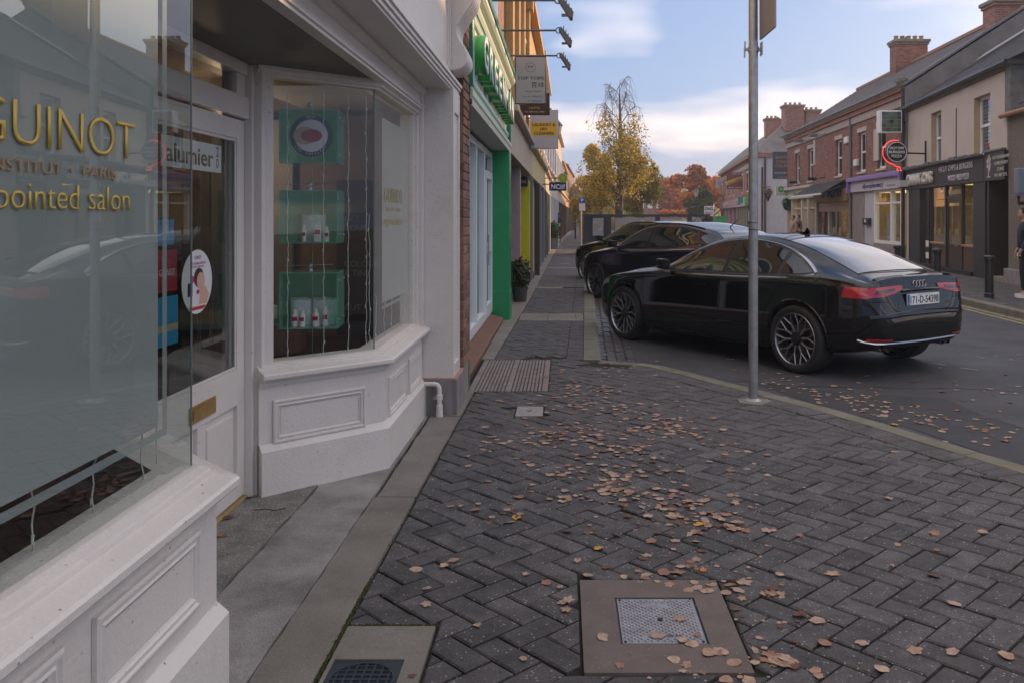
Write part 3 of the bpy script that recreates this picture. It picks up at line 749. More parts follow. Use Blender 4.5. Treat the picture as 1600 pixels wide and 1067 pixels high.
text('brown_lettering', 'PARIS', M_PGOLD, (xl, 5.80, 1.52), (0, 1, 0), .026, .15, w4, depth=.001)
text('gold_lettering', 'appointed', M_PGOLD, (xl, 5.42, 1.43), (0, 1, 0), .06, .38, w4, depth=.001)
text('gold_lettering', 'salon', M_PGOLD, (xl, 5.83, 1.43), (0, 1, 0), .06, .19, w4, depth=.001)

# ---- jambs of the far bay
T45 = lambda a, b, h: (PB[0][0] + d45.x * a + n45.x * b, PB[0][1] + d45.y * a + n45.y * b, h)
bx('window_jamb', M_PAINT, -.02, .10, -.05, .028, .66, 2.30, sal, bevel=.004, T=T45)
bx('door_jamb', M_PAINT, -1.78, -1.60, 4.572, 4.66, -.03, 2.30, sal, bevel=.006)
bx('door_jamb', M_PAINT, -1.80, -1.64, 4.538, 4.5715, .0, 2.28, sal, bevel=.003)
bx('door_jamb', M_PAINT, -1.80, -1.64, 3.30, 3.44, .0, 2.28, sal, bevel=.003)
for (y0, y1, x1) in ((6.322, 6.36, -1.10), (6.362, 6.405, -1.075), (6.407, 6.475, -1.045)):
    bx('window_jamb', M_PAINT, -1.2, x1, y0, y1, .66, 2.41 if y0 > 6.4 else 2.235, sal, bevel=.004)
# head mouldings of both bays
for path in (PB, PN):
    prof = [(-.06, 2.237), (.03, 2.237), (.035, 2.25), (.05, 2.252), (.055, 2.266), (.068, 2.27), (.07, 2.288), (-.06, 2.288)]
    pp_ = list(path)
    MB().sweep(pp_, prof).obj('head_moulding', M_PAINT, sal)
# porch ceiling, frieze above, soffit and fascia
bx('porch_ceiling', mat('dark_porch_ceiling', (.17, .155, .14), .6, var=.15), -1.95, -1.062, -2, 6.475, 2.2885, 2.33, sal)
prof = [(0, 2.276), (.012, 2.276), (.012, 2.288), (.004, 2.292), (.004, 2.296), (.016, 2.300), (.016, 2.312), (-.005, 2.316), (-.005, 2.39), (.01, 2.395), (.022, 2.41), (.03, 2.43), (.03, 2.455), (-.05, 2.455), (-.05, 2.276)]
MB().sweep([(-1.056, -2), (-1.056, 6.476)], prof).obj('frieze_board', M_PAINT, sal)
bx('soffit', M_PAINT, -1.03, -.862, -2, 6.478, 2.449, 2.47, sal)
prof = [(-.05, 2.44), (.0, 2.44), (.0, 2.452), (.012, 2.456), (.012, 2.476), (.024, 2.480), (.024, 2.500), (.036, 2.505), (.036, 2.528), (-.01, 2.545), (-.015, 2.565), (-.05, 2.57)]
MB().sweep([(-.845, -2), (-.845, 6.90)], prof).obj('fascia_moulding', M_PAINT, sal)
bx('fascia_board', M_PAINT, -1.0, -.872, -2, 6.52, 2.56, 3.30, sal)
# frame round the fascia board
for (z0, z1, x1) in ((2.572, 2.592, -.850), (2.594, 2.612, -.861)): bx('fascia_frame', M_PAINT, -.9, x1, -2, 6.515, z0, z1, sal, bevel=.004)
for (y0, y1, x1) in ((6.485, 6.518, -.850), (6.455, 6.483, -.861)): bx('fascia_frame', M_PAINT, -.9, x1, y0, y1, 2.60, 3.25, sal, bevel=.004)
# cornice above the frame and body of the house
prof = [(-.2, 3.27), (.05, 3.27), (.07, 3.30), (.12, 3.32), (.20, 3.40), (.22, 3.44), (-.2, 3.46)]
MB().sweep([(-.9, -2), (-.9, 6.9)], prof).obj('cornice', M_PAINT, sal)
# pilaster with panel, and its plinth
pil = empty('pilaster'); pil.location = (-1, 6.7, 0); adopt(pil, sal)
bx('shaft', M_PAINT, -1.30, -.842, 6.480, 6.885, .272, 2.50, pil, bevel=.003)
for a in ((6.4805, 6.545, .272, 2.45), (6.82, 6.8845, .272, 2.45), (6.546, 6.819, .272, .37), (6.546, 6.819, 2.28, 2.45)):
    bx('raised_border', M_PAINT, -.8425, -.826, a[0], a[1], a[2], a[3], pil, bevel=.003)
bx('plinth_block', M_STONE, -1.28, -.795, 6.445, 6.93, -.03, .268, pil, bevel=.006)
bx('plinth_cap', mat('pinkish_stone', (.42, .24, .19), .8, var=.3, vscale=20, bump=.5), -1.28, -.80, 6.45, 6.925, .2685, .276, pil, bevel=.003)
# scrolled console bracket at the end of the fascia
con = [(-.95, 3.27), (-.660, 3.27), (-.672, 3.18), (-.686, 3.123), (-.732, 3.05), (-.786, 2.969), (-.809, 2.906), (-.800, 2.843), (-.754, 2.77), (-.732, 2.717), (-.736, 2.652), (-.777, 2.611), (-.841, 2.598), (-.95, 2.60)]
def crv(pts, n=5):
    o = []
    for i in range(len(pts) - 1):
        p0, p1, p2, p3 = [Vector(pts[max(0, min(len(pts) - 1, i + k))]) for k in (-1, 0, 1, 2)]
        for j in range(n):
            t = j / n; o.append(.5 * ((2 * p1) + (-p0 + p2) * t + (2 * p0 - 5 * p1 + 4 * p2 - p3) * t * t + (-p0 + 3 * p1 - 3 * p2 + p3) * t ** 3))
    o.append(Vector(pts[-1])); return o
cc = crv(con[1:13]); poly = [Vector(con[0])] + cc + [Vector(con[13])]
MB().prism([(p.x, p.y) for p in poly], 6.525, 6.90, T=lambda a, b, h: (a, h, b)).obj('console_bracket', M_PAINT, sal, smooth=True, sharp=35)
cb = None
for i in range(5):   # flutes standing proud on the street face
    y0 = 6.54 + i * .072; rr = [Vector((p.x + .007, p.y)) for p in cc]
    vs = []
    for p in rr: vs += [(p.x, y0, p.y), (p.x + .007, y0 + .012, p.y), (p.x + .007, y0 + .040, p.y), (p.x, y0 + .052, p.y)]
    vs = []; 
    for k_, p in enumerate(cc):
        q = cc[min(k_ + 1, len(cc) - 1)] - cc[max(k_ - 1, 0)]; nn = Vector((-q.y, q.x)).normalized()
        if nn.x < 0 and abs(nn.x) > .2: nn = -nn
        nn = Vector((-q.y, q.x)).normalized()
        for dy, h in ((0, -.002), (.010, .008), (.042, .008), (.052, -.002)): vs.append((p.x + nn.x * h, y0 + dy, p.y + nn.y * h))
    fs = [(4 * k_ + j, 4 * k_ + j + 1, 4 * k_ + j + 5, 4 * k_ + j + 4) for k_ in range(len(cc) - 1) for j in range(3)]
    MB().add(vs, fs).obj('flute', M_PAINT, sal, smooth=True, sharp=30)

# ---- door
door = empty('door'); door.location = (-1.68, 4, 0); adopt(door, sal)
DX = -1.68
def dbox(n, y0, y1, z0, z1, x1=DX, m=M_PAINT, par=door, x0=DX - .045, b=.003): return bx(n, m, x0, x1, y0, y1, z0, z1, par, bevel=b)
dbox('stile', 3.45, 3.56, .03, 1.985); dbox('stile', 4.437, 4.536, .03, 1.985)
dbox('top_rail', 3.561, 4.436, 1.885, 1.985); dbox('lock_rail', 3.561, 4.436, .515, .70); dbox('bottom_rail', 3.561, 4.436, .03, .165)
dbox('muntin', 4.0 - .045, 4.0 + .045, .166, .514)
for (a, b) in ((3.561, 3.954), (4.046, 4.436)):
    dbox('panel', a, b, .166, .514, x1=DX - .018)
    dbox('panel_bead', a + .035, b - .035, .205, .475, x1=DX - .006, b=.008)
dg_ = MB().add([(DX - .015, 3.561, .70), (DX - .015, 4.436, .70), (DX - .015, 4.436, 1.885), (DX - .015, 3.561, 1.885)], [(0, 1, 2, 3)]).obj('glass', M_GLASS, door)
for (a, b, c2, d) in ((3.561, 4.436, .701, .716), (3.561, 4.436, 1.869, 1.884), (3.561, 3.576, .716, 1.869), (4.421, 4.4355, .716, 1.869)):
    dbox('glazing_bead', a, b, c2, d, x1=DX - .004, x0=DX - .014)
lb = bx('letterbox', M_BRASS, DX - .001, DX + .008, 3.86, 4.15, .545, .625, door, bevel=.003)
bx('flap', M_BRASS, DX + .006, DX + .013, 3.89, 4.12, .562, .608, lb, bevel=.004)
bx('threshold_strip', mat('wood_threshold', (.45, .32, .15), .5, var=.2), -1.70, -1.665, 3.44, 4.55, .004, .022, door)
bx('transom_bar', M_PAINT, -1.73, -1.655, 3.441, 4.537, 1.995, 2.11, sal, bevel=.006)
tw = bx('transom_window', M_PAINT, -1.73, -1.66, 3.441, 4.537, 2.226, 2.2875, sal, bevel=.004)
bx('frame', M_PAINT, -1.72, -1.675, 4.42, 4.536, 2.112, 2.225, tw, bevel=.004); bx('frame', M_PAINT, -1.72, -1.675, 3.442, 3.54, 2.112, 2.225, tw, bevel=.004)
MB().add([(-1.70, 3.54, 2.111), (-1.70, 4.42, 2.111), (-1.70, 4.42, 2.226), (-1.70, 3.54, 2.226)], [(0, 1, 2, 3)]).obj('glass', M_GLASS, tw)
# strip sign inside the door glass
sg = bx('door_sign', M_WHITE, -1.712, -1.708, 3.66, 4.30, 1.70, 1.835, None)
tag(sg, 'white strip sign with brown lettering behind the top of the door glass', 'sign')
text('lettering', 'alumier', mat('sign_brown', (.22, .12, .08), .6), (-1.707, 3.70, 1.725), (0, 1, 0), .085, .50, sg, depth=.001, bold=.01)
text('lettering', 'MD', MATS['sign_brown'], (-1.707, 4.235, 1.825), (0, 0, -1), .028, .105, sg, depth=.001, up=(0, 1, 0))
# oval sticker
so = empty('window_sticker', (-1.694, 3.985, 1.18), 'white oval beauty advert sticker with a red band, on the salon door glass', 'sticker')
el = lambda k, a, b: (3.985 + a * math.cos(2 * math.pi * k / 40), 1.182 + b * math.sin(2 * math.pi * k / 40))
def flat(name, pts, x, m, par): return MB().add([(x, a, b) for a, b in pts], [tuple(range(len(pts)))]).obj(name, m, par)
flat('disc', [el(k, .165, .148) for k in range(40)], -1.6935, M_WHITE, so)
def chord(z0, z1, a=.160, b=.143, y0=None, y1=None):
    pts = []
    for i in range(9):
        z = z0 + (z1 - z0) * i / 8; w = a * math.sqrt(max(0, 1 - ((z - 1.182) / b) ** 2)); pts.append((3.985 + w, z))
    for i in range(9):
        z = z1 + (z0 - z1) * i / 8; w = a * math.sqrt(max(0, 1 - ((z - 1.182) / b) ** 2)); pts.append((3.985 - w, z))
    return pts
flat('red_band', chord(1.052, 1.068), -1.6925, M_RED, so)
M_SKINP = mat('printed_skin', (.62, .38, .30), .5)
hd = [(4.02 + .045 * math.cos(t * .35) , 1.185 + .040 * math.sin(t * .35)) for t in range(18)]
flat('printed_hair', [(4.0 + .055 * math.cos(t * .35), 1.20 + .045 * math.sin(t * .35)) for t in range(18)], -1.6928, mat('printed_hair', (.05, .02, .02), .5), so)
flat('printed_face', hd, -1.6922, M_SKINP, so)
flat('printed_shoulder', [(4.02, 1.15), (4.07, 1.16), (4.115, 1.115), (4.09, 1.075), (4.0, 1.075)], -1.6924, M_SKINP, so)
flat('printed_flower', [(3.99 + .02 * math.cos(t), 1.135 + .012 * math.sin(t)) for t in range(6)], -1.6918, mat('printed_magenta', (.5, .02, .2), .5), so)
flat('printed_spot', [(3.93 + .018 * math.cos(t * .6), 1.195 + .018 * math.sin(t * .6)) for t in range(10)], -1.6918, MATS['printed_magenta'], so)
flat('printed_jar', [(3.88, 1.12), (3.93, 1.12), (3.93, 1.18), (3.88, 1.18)], -1.692, mat('printed_dark', (.04, .02, .05), .5), so)
text('lettering', 'GUINOT', mat('sign_magenta', (.35, .05, .2), .5), (-1.6918, 3.95, 1.287), (0, 1, 0), .016, .075, so, depth=.0004)
text('lettering', 'ANTI-AGEING SUPPLIES', MATS['sign_magenta'], (-1.6918, 3.90, 1.262), (0, 1, 0), .011, .17, so, depth=.0004)
text('lettering', 'OF THE YEAR 2023', MATS['sign_magenta'], (-1.6918, 3.92, 1.247), (0, 1, 0), .010, .13, so, depth=.0004)
# posters seen through the corner glass
def poster(y0, y1, z0, z1, m, label, x=-1.70):
    o = bx('poster', m, x - .002, x, y0, y1, z0, z1, None); tag(o, label, 'poster'); return o
poster(3.60, 3.76, 1.36, 1.47, mat('poster_blue', (.05, .25, .55), .4), 'small light blue poster high behind the corner of the near bay')
p_ = poster(3.60, 3.79, 1.16, 1.36 - .02, mat('poster_red', (.40, .02, .05), .4), 'dark red poster with white lettering between two blue ones')
text('lettering', 'GUINOT', M_WHITE, (-1.699, 3.62, 1.23), (0, 1, 0), .03, .15, p_, depth=.0005)
p_ = poster(3.60, 3.80, .93, 1.14, mat('poster_blue2', (.03, .28, .50), .4), 'blue poster with a sandy band low behind the corner of the near bay')
bx('printed_band', mat('poster_sand', (.45, .36, .2), .5), -1.6995, -1.6985, 3.605, 3.795, .99, 1.02, p_)

# ---- shop interior
inn = empty('salon_interior', (-3, 3, 0), 'dim salon interior with dark floor and brown walls behind the shop glass', 'interior')
M_INW = mat('interior_wall', (.13, .085, .06), .8, var=.2); M_INF = mat('dark_floorboards', (.045, .02, .014), .35, var=.5, vscale=3, stretch=(1, 12, 1))
bx('floor', M_INF, -5.5, -1.72, -2, 6.45, -.02, .0, inn)
bx('wall', M_INW, -5.6, -5.5, -2, 6.45, 0, 2.6, inn); bx('wall', M_INW, -5.5, -1.2, 6.42, 6.46, .0, 2.24, inn); bx('wall', M_INW, -5.5, -1.2, -2.1, -2.0, 0, 2.6, inn)
bx('ceiling', mat('interior_ceiling', (.20, .16, .13), .9), -5.5, -1.96, -2, 6.45, 2.42, 2.5, inn)
bx('bay_floor', M_INF, -1.75, -1.20, -2, 2.55, .60, .64, inn); MB().prism([(-1.20, 2.55), (-1.75, 3.10), (-1.75, 2.54), (-1.2, 2.54)], .60, .64).obj('bay_floor', M_INF, inn)
MB().prism([(-1.22, 5.10), (-1.22, 6.40), (-1.9, 6.40), (-1.9, 4.72), (-1.62, 4.70)], .56, .60).obj('bay_floor', M_INF, inn)
bx('wall', M_INW, -1.74, -1.70, 4.70, 4.74, 0, 2.28, inn)
# seats and counter seen through the far bay: wood panel, dark board, counter
bx('door_leaf', M_WOOD, -2.35, -2.30, 5.95, 6.38, .0, 2.05, inn); bx('wall_panel', mat('grey_wall', (.16, .145, .14), .8), -2.6, -2.0, 6.36, 6.40, .6, 2.2, inn)
cnt = empty('reception_counter', (-2.0, 5.7, 0), 'curved wooden counter with a grey top behind the lowest display cube', 'counter')
MB().prism([(-2.35 + .62 * math.cos(t * .157), 5.75 + .50 * math.sin(t * .157)) for t in range(40)], .0, .80).obj('front', M_WOOD, cnt, smooth=True)
MB().prism([(-2.35 + .68 * math.cos(t * .157), 5.75 + .56 * math.sin(t * .157)) for t in range(40)], .80, .83).obj('top', mat('counter_top', (.16, .19, .19), .2), cnt, smooth=True)
# blackboard with faint writing, behind the corner
bb = bx('menu_board', mat('blackboard', (.012, .012, .02), .6), -1.66, -1.35, 6.30, 6.33, .62, 1.75, None); tag(bb, 'tall dark blue board with faint white lettering at the back corner of the far bay', 'board')
for z, s in ((1.45, 'GET'), (1.38, 'YOUR'), (1.12, 'COLOUR'), (1.05, '& TINT'), (.80, 'CUT')):
    text('lettering', s, mat('faint_chalk', (.12, .12, .14), .8), (-1.60, 6.298, z), (1, 0, 0), .045, None, bb, depth=.0005)
# pendant lamp (lit)
lp = empty('pendant_lamp', (-2.3, 5.9, 2.1), 'small warm lit ceiling lamp seen through the far bay', 'lamp')
MB().lathe([(0, .02), (.055, .012), (.06, .0), (.0, -.004)], T=lambda a, b, h: (-2.3 + a, 5.9 + b, 2.08 + h), seg=20).obj('shade', mat('lamp_glow', (.9, .7, .4), .5, emit=(1, .62, .25), estr=3.0), lp)
bx('cord', M_BLACK, -2.303, -2.297, 5.897, 5.903, 2.1, 2.42, lp)
ld = bpy.data.lights.new('lamp_light', 'POINT'); ld.energy = 6; ld.color = (1, .7, .42); ld.shadow_soft_size = .06
lo = bpy.data.objects.new('lamp_light', ld); COL.objects.link(lo); lo.location = (-2.3, 5.9, 1.95)
# wicker chair behind the door, patterned
ch = empty('wicker_chair', (-2.4, 4.3, 0), 'dark round-backed wicker chair just inside the salon door', 'chair')
M_WICK = mat('wicker', (.10, .05, .03), .6)
MB().prism([(-2.4 + .25 * math.cos(t * .262), 4.3 + .25 * math.sin(t * .262)) for t in range(24)], .40, .46).obj('seat', M_WICK, ch)
mb = MB()
for i in range(13):
    a = -1.2 + i * .2; a += math.pi * .75
    mb.tube([(-2.4 + .26 * math.cos(a), 4.3 + .26 * math.sin(a), .45), (-2.4 + .30 * math.cos(a), 4.3 + .30 * math.sin(a), .82)], .008, 6)
for z in (.52, .58, .64, .70, .76, .82):
    mb.tube([(-2.4 + .29 * math.cos(math.pi * .75 - 1.2 + i * .2), 4.3 + .29 * math.sin(math.pi * .75 - 1.2 + i * .2), z) for i in range(13)], .010, 6)
o = mb.obj('backrest', M_WICK, ch); tag(o, kind='stuff')
for dx_, dy_ in ((-.17, -.17), (.17, -.17), (.17, .17), (-.17, .17)): bx('leg', M_WICK, -2.4 + dx_ - .015, -2.4 + dx_ + .015, 4.3 + dy_ - .015, 4.3 + dy_ + .015, 0, .40, ch)

# ---- hanging glass display cubes in the far bay
def cube_box(cx, cy, z0, z1, w, d, label, rot):
    e = empty('display_cube', (cx, cy, z0), label, 'display box', 'green glass display cubes hanging in the far bay window')
    c_, s_ = math.cos(rot), math.sin(rot); T = lambda a, b, h: (cx + a * c_ - b * s_, cy + a * s_ + b * c_, h)
    t = .008
    for n2, a in (('side_panel', (-w / 2, -w / 2 + t, -d / 2, d / 2, z0, z1)), ('side_panel', (w / 2 - t, w / 2, -d / 2, d / 2, z0, z1)), ('back_panel', (-w / 2 + t, w / 2 - t, d / 2 - t, d / 2, z0, z1)), ('base_panel', (-w / 2 + t, w / 2 - t, -d / 2, d / 2 - t, z0, z0 + t)), ('top_panel', (-w / 2 + t, w / 2 - t, -d / 2, d / 2 - t, z1 - t, z1))):
        bx(n2, M_GLASSG, *a, e, T=T)
    for sx in (-1, 1):
        for zz_ in (z0 + .05, z1 - .05):
            for yy_ in (-d / 2 + .04, d / 2 - .04):
                MB().lathe([(0, .008), (.008, .006), (.008, 0)], T=lambda a, b, h: T(sx * (w / 2 + h * 1.0), yy_ + a, zz_ + b), seg=10).obj('steel_stud', M_GALV, e)
    return e, T
cxs = (-1.52, 5.22); rot_ = R(6)
zs = [(1.80, 2.12), (1.325, 1.64), (.82, 1.155)]
labs = ['topmost green glass display cube, holding a round nail polish sign', 'middle green glass display cube, holding a white tub and three small packs', 'lowest green glass display cube, holding white bags and pink bottles']
cubes = []
for (z0, z1), lb_ in zip(zs, labs): cubes.append(cube_box(cxs[0], cxs[1], z0, z1, .34, .26, lb_, rot_))
wr = empty('hanging_wire', (-1.52, 5.22, 1.3), 'thin steel wires and clamps that carry the green glass cubes', 'wire')
for dx_ in (-.0,):
    MB().tube([(cxs[0], cxs[1], .6), (cxs[0], cxs[1], 2.28)], .0015, 6).obj('wire', M_GALV, wr)
for (z0, z1) in zs:
    MB().lathe([(0, 0), (.014, .002), (.011, .02), (.017, .03), (.017, .042), (.008, .05), (0, .05)], T=lambda a, b, h: (cxs[0] + a, cxs[1] - .05 + b, z1 + h), seg=14).obj('clamp', M_GALV, wr)
for (z0, z1) in zs[1:]:
    MB().tube([(cxs[0] - .15, cxs[1] - .06, z1 + .035), (cxs[0] + .14, cxs[1] - .05, z1 + .042)], .003, 6).obj('rod', M_GALV, wr)
# round sign in the top cube
rs = empty('round_sign', (-1.5, 5.1, 1.95), 'round sign with a red fingernail inside a dark blue ring, in the top glass cube', 'sign')
T = cubes[0][1]
def disc(name, r, h, m, cz=1.962, ca_=.015, par=rs, sx=1.0, sz=1.0, oz=0.0, n=36):
    MB().lathe([(0, h), (r, h), (r, h - .002)], T=lambda a, b, hh: T(ca_ + a * sx, -.125 - hh, cz + oz + b * sz), seg=n).obj(name, m, par)
disc('ring', .125, .002, mat('navy_ring', (.012, .035, .06), .4)); disc('white_disc', .096, .004, M_WHITE)
disc('printed_finger', .056, .0055, mat('printed_finger', (.55, .36, .28), .5), ca_=-.02, sx=1.2, sz=.95)
disc('printed_nail', .049, .007, mat('printed_nail_red', (.42, .01, .02), .3), ca_=.018, sx=1.25, sz=.78)
X_ = Vector((math.cos(rot_), math.sin(rot_), 0)); P_ = T(.015, -.1335, 1.962 + .103)
text('lettering', 'GOT', M_WHITE, P_, X_, .015, .05, rs, depth=.0005, align='CENTER')
for i, chh in enumerate('CND SHELLAC?'):
    if chh == ' ': continue
    an = -math.pi / 2 - .95 + i * .172; q = T(.015 + .111 * math.cos(an), -.1335, 1.962 + .111 * math.sin(an))
    tx = X_ * (-math.sin(an)) + Vector((0, 0, math.cos(an))); 
    text('letter', chh, M_WHITE, Vector(q) - Vector((0, 0, .003)), tx, .014, None, rs, depth=.0005, up=tuple(X_ * -math.cos(an) + Vector((0, 0, -math.sin(an)))), align='CENTER')
# goods in the cubes
M_BAG = mat('white_towel_bag', (.80, .84, .84), .7, var=.2, vscale=40, bump=.6, bscale=100)
M_BOT = mat('pale_bottle', (.82, .70, .72), .25); M_LABELR = mat('crimson_label', (.38, .01, .06), .4)
def bottle(T, a, b, z, h, r, label, grp='pink and white lotion bottles in the display cubes'):
    e = empty('lotion_bottle', T(a, b, z), label, 'bottle', grp)
    tt = lambda x, y, hh: T(a + x, b + y, z + hh)
    MB().lathe([(0, 0), (r, 0), (r, h * .72), (r * .85, h * .76), (0, h * .76)], T=tt, seg=18).obj('body', M_BOT, e, smooth=True)
    MB().lathe([(r * .6, h * .76), (r * .6, h), (0, h)], T=tt, seg=14).obj('cap', M_WHITE, e, smooth=True)
    bx('crimson_label', M_LABELR, a - r * .7, a + r * .7, b - r - .002, b - r + .004, z + h * .35, z + h * .58, e, T=T)
T1 = cubes[1][1]; T2 = cubes[2][1]
def tub(T, a, b, z, w, h, label, d=.08):
    e = empty('cosmetics_bag', T(a, b, z), label, 'bag')
    MB().prism([(a + w * .5 * math.cos(t * .3927) , b + d * .5 * math.sin(t * .3927)) for t in range(16)], z, z + h, T=T).obj('body', M_BAG, e, smooth=True)
    mb = MB().tube([T(a + w * .5 * math.cos(t * .3927), b + d * .5 * math.sin(t * .3927), z + h + .003 * math.sin(t * 2.1)) for t in range(17)], .005, 6); mb.obj('rim', mat('cream_trim', (.5, .48, .36), .6), e, smooth=True)
tub(T1, .0, .03, zs[1][0] + .009, .15, .165, 'white quilted tub standing in the middle glass cube')
e = bx('carton', M_WHITE, .025, .065, -.09, -.05, zs[1][0] + .009, zs[1][0] + .105, None, T=T1, bevel=.001); tag(e, 'small white carton with a crimson label, between two bottles in the middle cube', 'box')
bx('crimson_label', M_LABELR, .03, .06, -.092, -.0905, zs[1][0] + .055, zs[1][0] + .08, e, T=T1)
bottle(T1, -.04, -.06, zs[1][0] + .009, .10, .014, 'small bottle with a crimson label left of the carton in the middle cube')
bottle(T1, .095, -.07, zs[1][0] + .009, .09, .016, 'small bottle with a crimson label right of the carton in the middle cube')
tub(T2, -.075, .04, zs[2][0] + .009, .125, .155, 'white quilted bag at the left in the lowest glass cube')
tub(T2, .065, .04, zs[2][0] + .009, .15, .155, 'wider white quilted bag at the right in the lowest glass cube')
bottle(T2, -.09, -.07, zs[2][0] + .009, .10, .021, 'pink bottle with a crimson label, leftmost in the lowest cube')
bottle(T2, -.045, -.085, zs[2][0] + .009, .098, .018, 'pink bottle with a crimson label, second from the left in the lowest cube')
bottle(T2, .03, -.06, zs[2][0] + .009, .10, .021, 'pink bottle with a crimson label in front of the wider bag')
bottle(T2, .085, -.05, zs[2][0] + .009, .115, .018, 'pale bottle at the right end of the lowest cube')
TT = lambda a, b, h: (a, b, h)
for (a, b, m, lb_, r) in ((-1.86, 5.50, M_WHITE, 'white tub standing on the counter under the lowest cube', .03), (-1.78, 5.56, mat('turquoise_pot', (.02, .30, .42), .3), 'turquoise pot standing on the counter under the lowest cube', .038)):
    e = empty('cosmetics_pot', (a, b, .83), lb_, 'pot')
    MB().lathe([(0, 0), (r, 0), (r, .07), (0, .07)], T=lambda x, y, h: (a + x, b + y, .832 + h), seg=20).obj('body', m, e, smooth=True)
    MB().lathe([(r * 1.04, .07), (r * 1.04, .085), (0, .086)], T=lambda x, y, h: (a + x, b + y, .832 + h), seg=20).obj('lid', m, e, smooth=True)
e = bx('carton', M_WHITE, -1.74, -1.60, 5.62, 5.66, .832, .875, None); tag(e, 'long white carton lying on the counter at the right of the turquoise pot', 'box')
# ---- fairy light strings
M_FLEX = mat('clear_flex', (.55, .55, .50), .3)
def fairy(x, y, z0, z1, label, seed):
    rg = random.Random(seed); pts = []; z = z1
    e = empty('fairy_light_string', (x, y, z1), label, 'string lights', 'white fairy light strings hanging inside the salon windows')
    px_, py_ = x, y
    while z > z0:
        pts.append((px_ + rg.uniform(-.004, .004), py_ + rg.uniform(-.006, .006), z)); z -= rg.uniform(.02, .05)
    pts.append((px_, py_, z0))
    MB().tube(pts, .0022, 5).obj('flex', M_FLEX, e)
    m = MB()
    for i in range(2, len(pts) - 1, 4):
        p = pts[i]; o = MB().tube([p, (p[0] + rg.uniform(-.008, .008), p[1] + rg.uniform(-.01, .01), p[2] - .018)], [.0045, .0015], 6).obj('bulb', M_FLEX, e)
for i, (t, z1) in enumerate(((.22, 2.2), (.44, 2.2), (.60, 2.2), (.72, 2.2))):
    p = Vector(PB[0]) + d45 * t - n45 * .05
    fairy(p.x, p.y, .70, z1, ['leftmost', 'second', 'third', 'fourth'][i] + ' fairy light string from the left, angled pane of the far bay', 40 + i)
for i, y in enumerate((5.22, 5.40, 5.66, 5.9)): fairy(-1.175, y, .70, 1.0 if i else 1.5, ['first', 'second', 'third', 'last'][i] + ' fairy light string past the far bay corner, low behind frosted glass', 50 + i)
for i, y in enumerate((1.72, 1.93, 2.18, 2.43, 2.52)): fairy(-1.19, y, .735 if i < 4 else .76, .99, ['short fairy light string nearest the photo edge below the frosted glass', 'second fairy light string below the near frosted glass', 'third fairy light string below the near frosted glass', 'fourth fairy light string near the corner of the near bay', 'last fairy light string at the corner of the near bay'][i], 60 + i)

# ---- waste pipe by the pilaster
wp = empty('waste_pipe', (-.93, 6.40, 0), 'cream waste pipe with an elbow running down beside the stone plinth', 'pipe')
zp = .245; MB().tube([(-1.05, 6.40, zp), (-.955, 6.40, zp), (-.935, 6.40, zp - .006), (-.922, 6.40, zp - .025), (-.92, 6.40, zp - .05), (-.92, 6.40, .03)], .017, 12).obj('pipe', M_PAINT, wp, smooth=True)
for z in (.13, .055): MB().lathe([(.017, 0), (.024, .0), (.024, .035), (.017, .04)], T=lambda a, b, h: (-.92 + a, 6.40 + b, z + h), seg=16).obj('collar', M_PAINT, wp, smooth=True)
MB().lathe([(.017, 0), (.027, .0), (.025, .05), (.017, .055)], T=lambda a, b, h: (-.92 + a, 6.40 + b, .0 + h), seg=16).obj('gully_socket', M_PAINT, wp, smooth=True)
bx('bracket', M_GALV, -.965, -.93, 6.395, 6.41, .13, .15, wp)
# upper storey of the salon (above the frame)
bx('upper_wall', M_PAINT, -1.6, -.95, -2, 6.9, 3.46, 6.9, sal)
bx('roof', M_SLATE, -6, -.75, -2, 6.9, 6.9, 7.1, sal)
bx('back_wall', M_INW, -6, -5.61, -2, 6.9, 0, 6.9, sal); bx('side_wall', M_INW, -6, -1.3, 6.49, 6.9, 0, 6.9, sal); bx('side_wall', M_INW, -5.99, -1.3, -2.4, -2.105, 0, 6.9, sal)
bx('floor_slab', M_INW, -5.6, -1.0, -2, 6.48, 2.51, 2.56, sal)
# ================================================================== CARS
M_CARB = mat('black_car_paint', (.004, .0042, .005), .05, spec=.62)
M_CARN = mat('navy_car_paint', (.007, .010, .024), .06, spec=.62)
M_CARG = mat('dark_grey_car_paint', (.02, .021, .023), .14, coat=1.0, spec=.6)
M_CGLASS = mat('tinted_car_glass', (.008, .015, .015), .03, spec=.55)
M_RGLASS = mat('rear_car_glass', (.02, .023, .026), .02, spec=1.0, coat=1.0)
M_CHROME = mat('satin_chrome', (.45, .45, .46), .25, metal=1.0)
M_TYRE = mat('tyre_rubber', (.018, .018, .019), .75, bump=.3, bscale=90)
M_RIM = mat('bicolour_rim', (.34, .34, .36), .28, metal=.9); M_RIMD = mat('dark_rim', (.03, .03, .033), .4, metal=.6)
M_SEAM = mat('panel_gap', (.001, .001, .001), .9)
M_PLAST = mat('black_trim_plastic', (.015, .015, .016), .55)
M_TAIL = mat('red_tail_lamp', (.42, .010, .016), .12, coat=1.0); M_TAILD = mat('dark_tail_lamp', (.06, .004, .006), .12, coat=1.0)
M_LENS = mat('head_lamp_lens', (.25, .26, .27), .08, coat=1.0)
M_PLATE = mat('number_plate_white', (.72, .73, .72), .4); M_CSEAT = mat('pale_interior', (.33, .31, .29), .7)
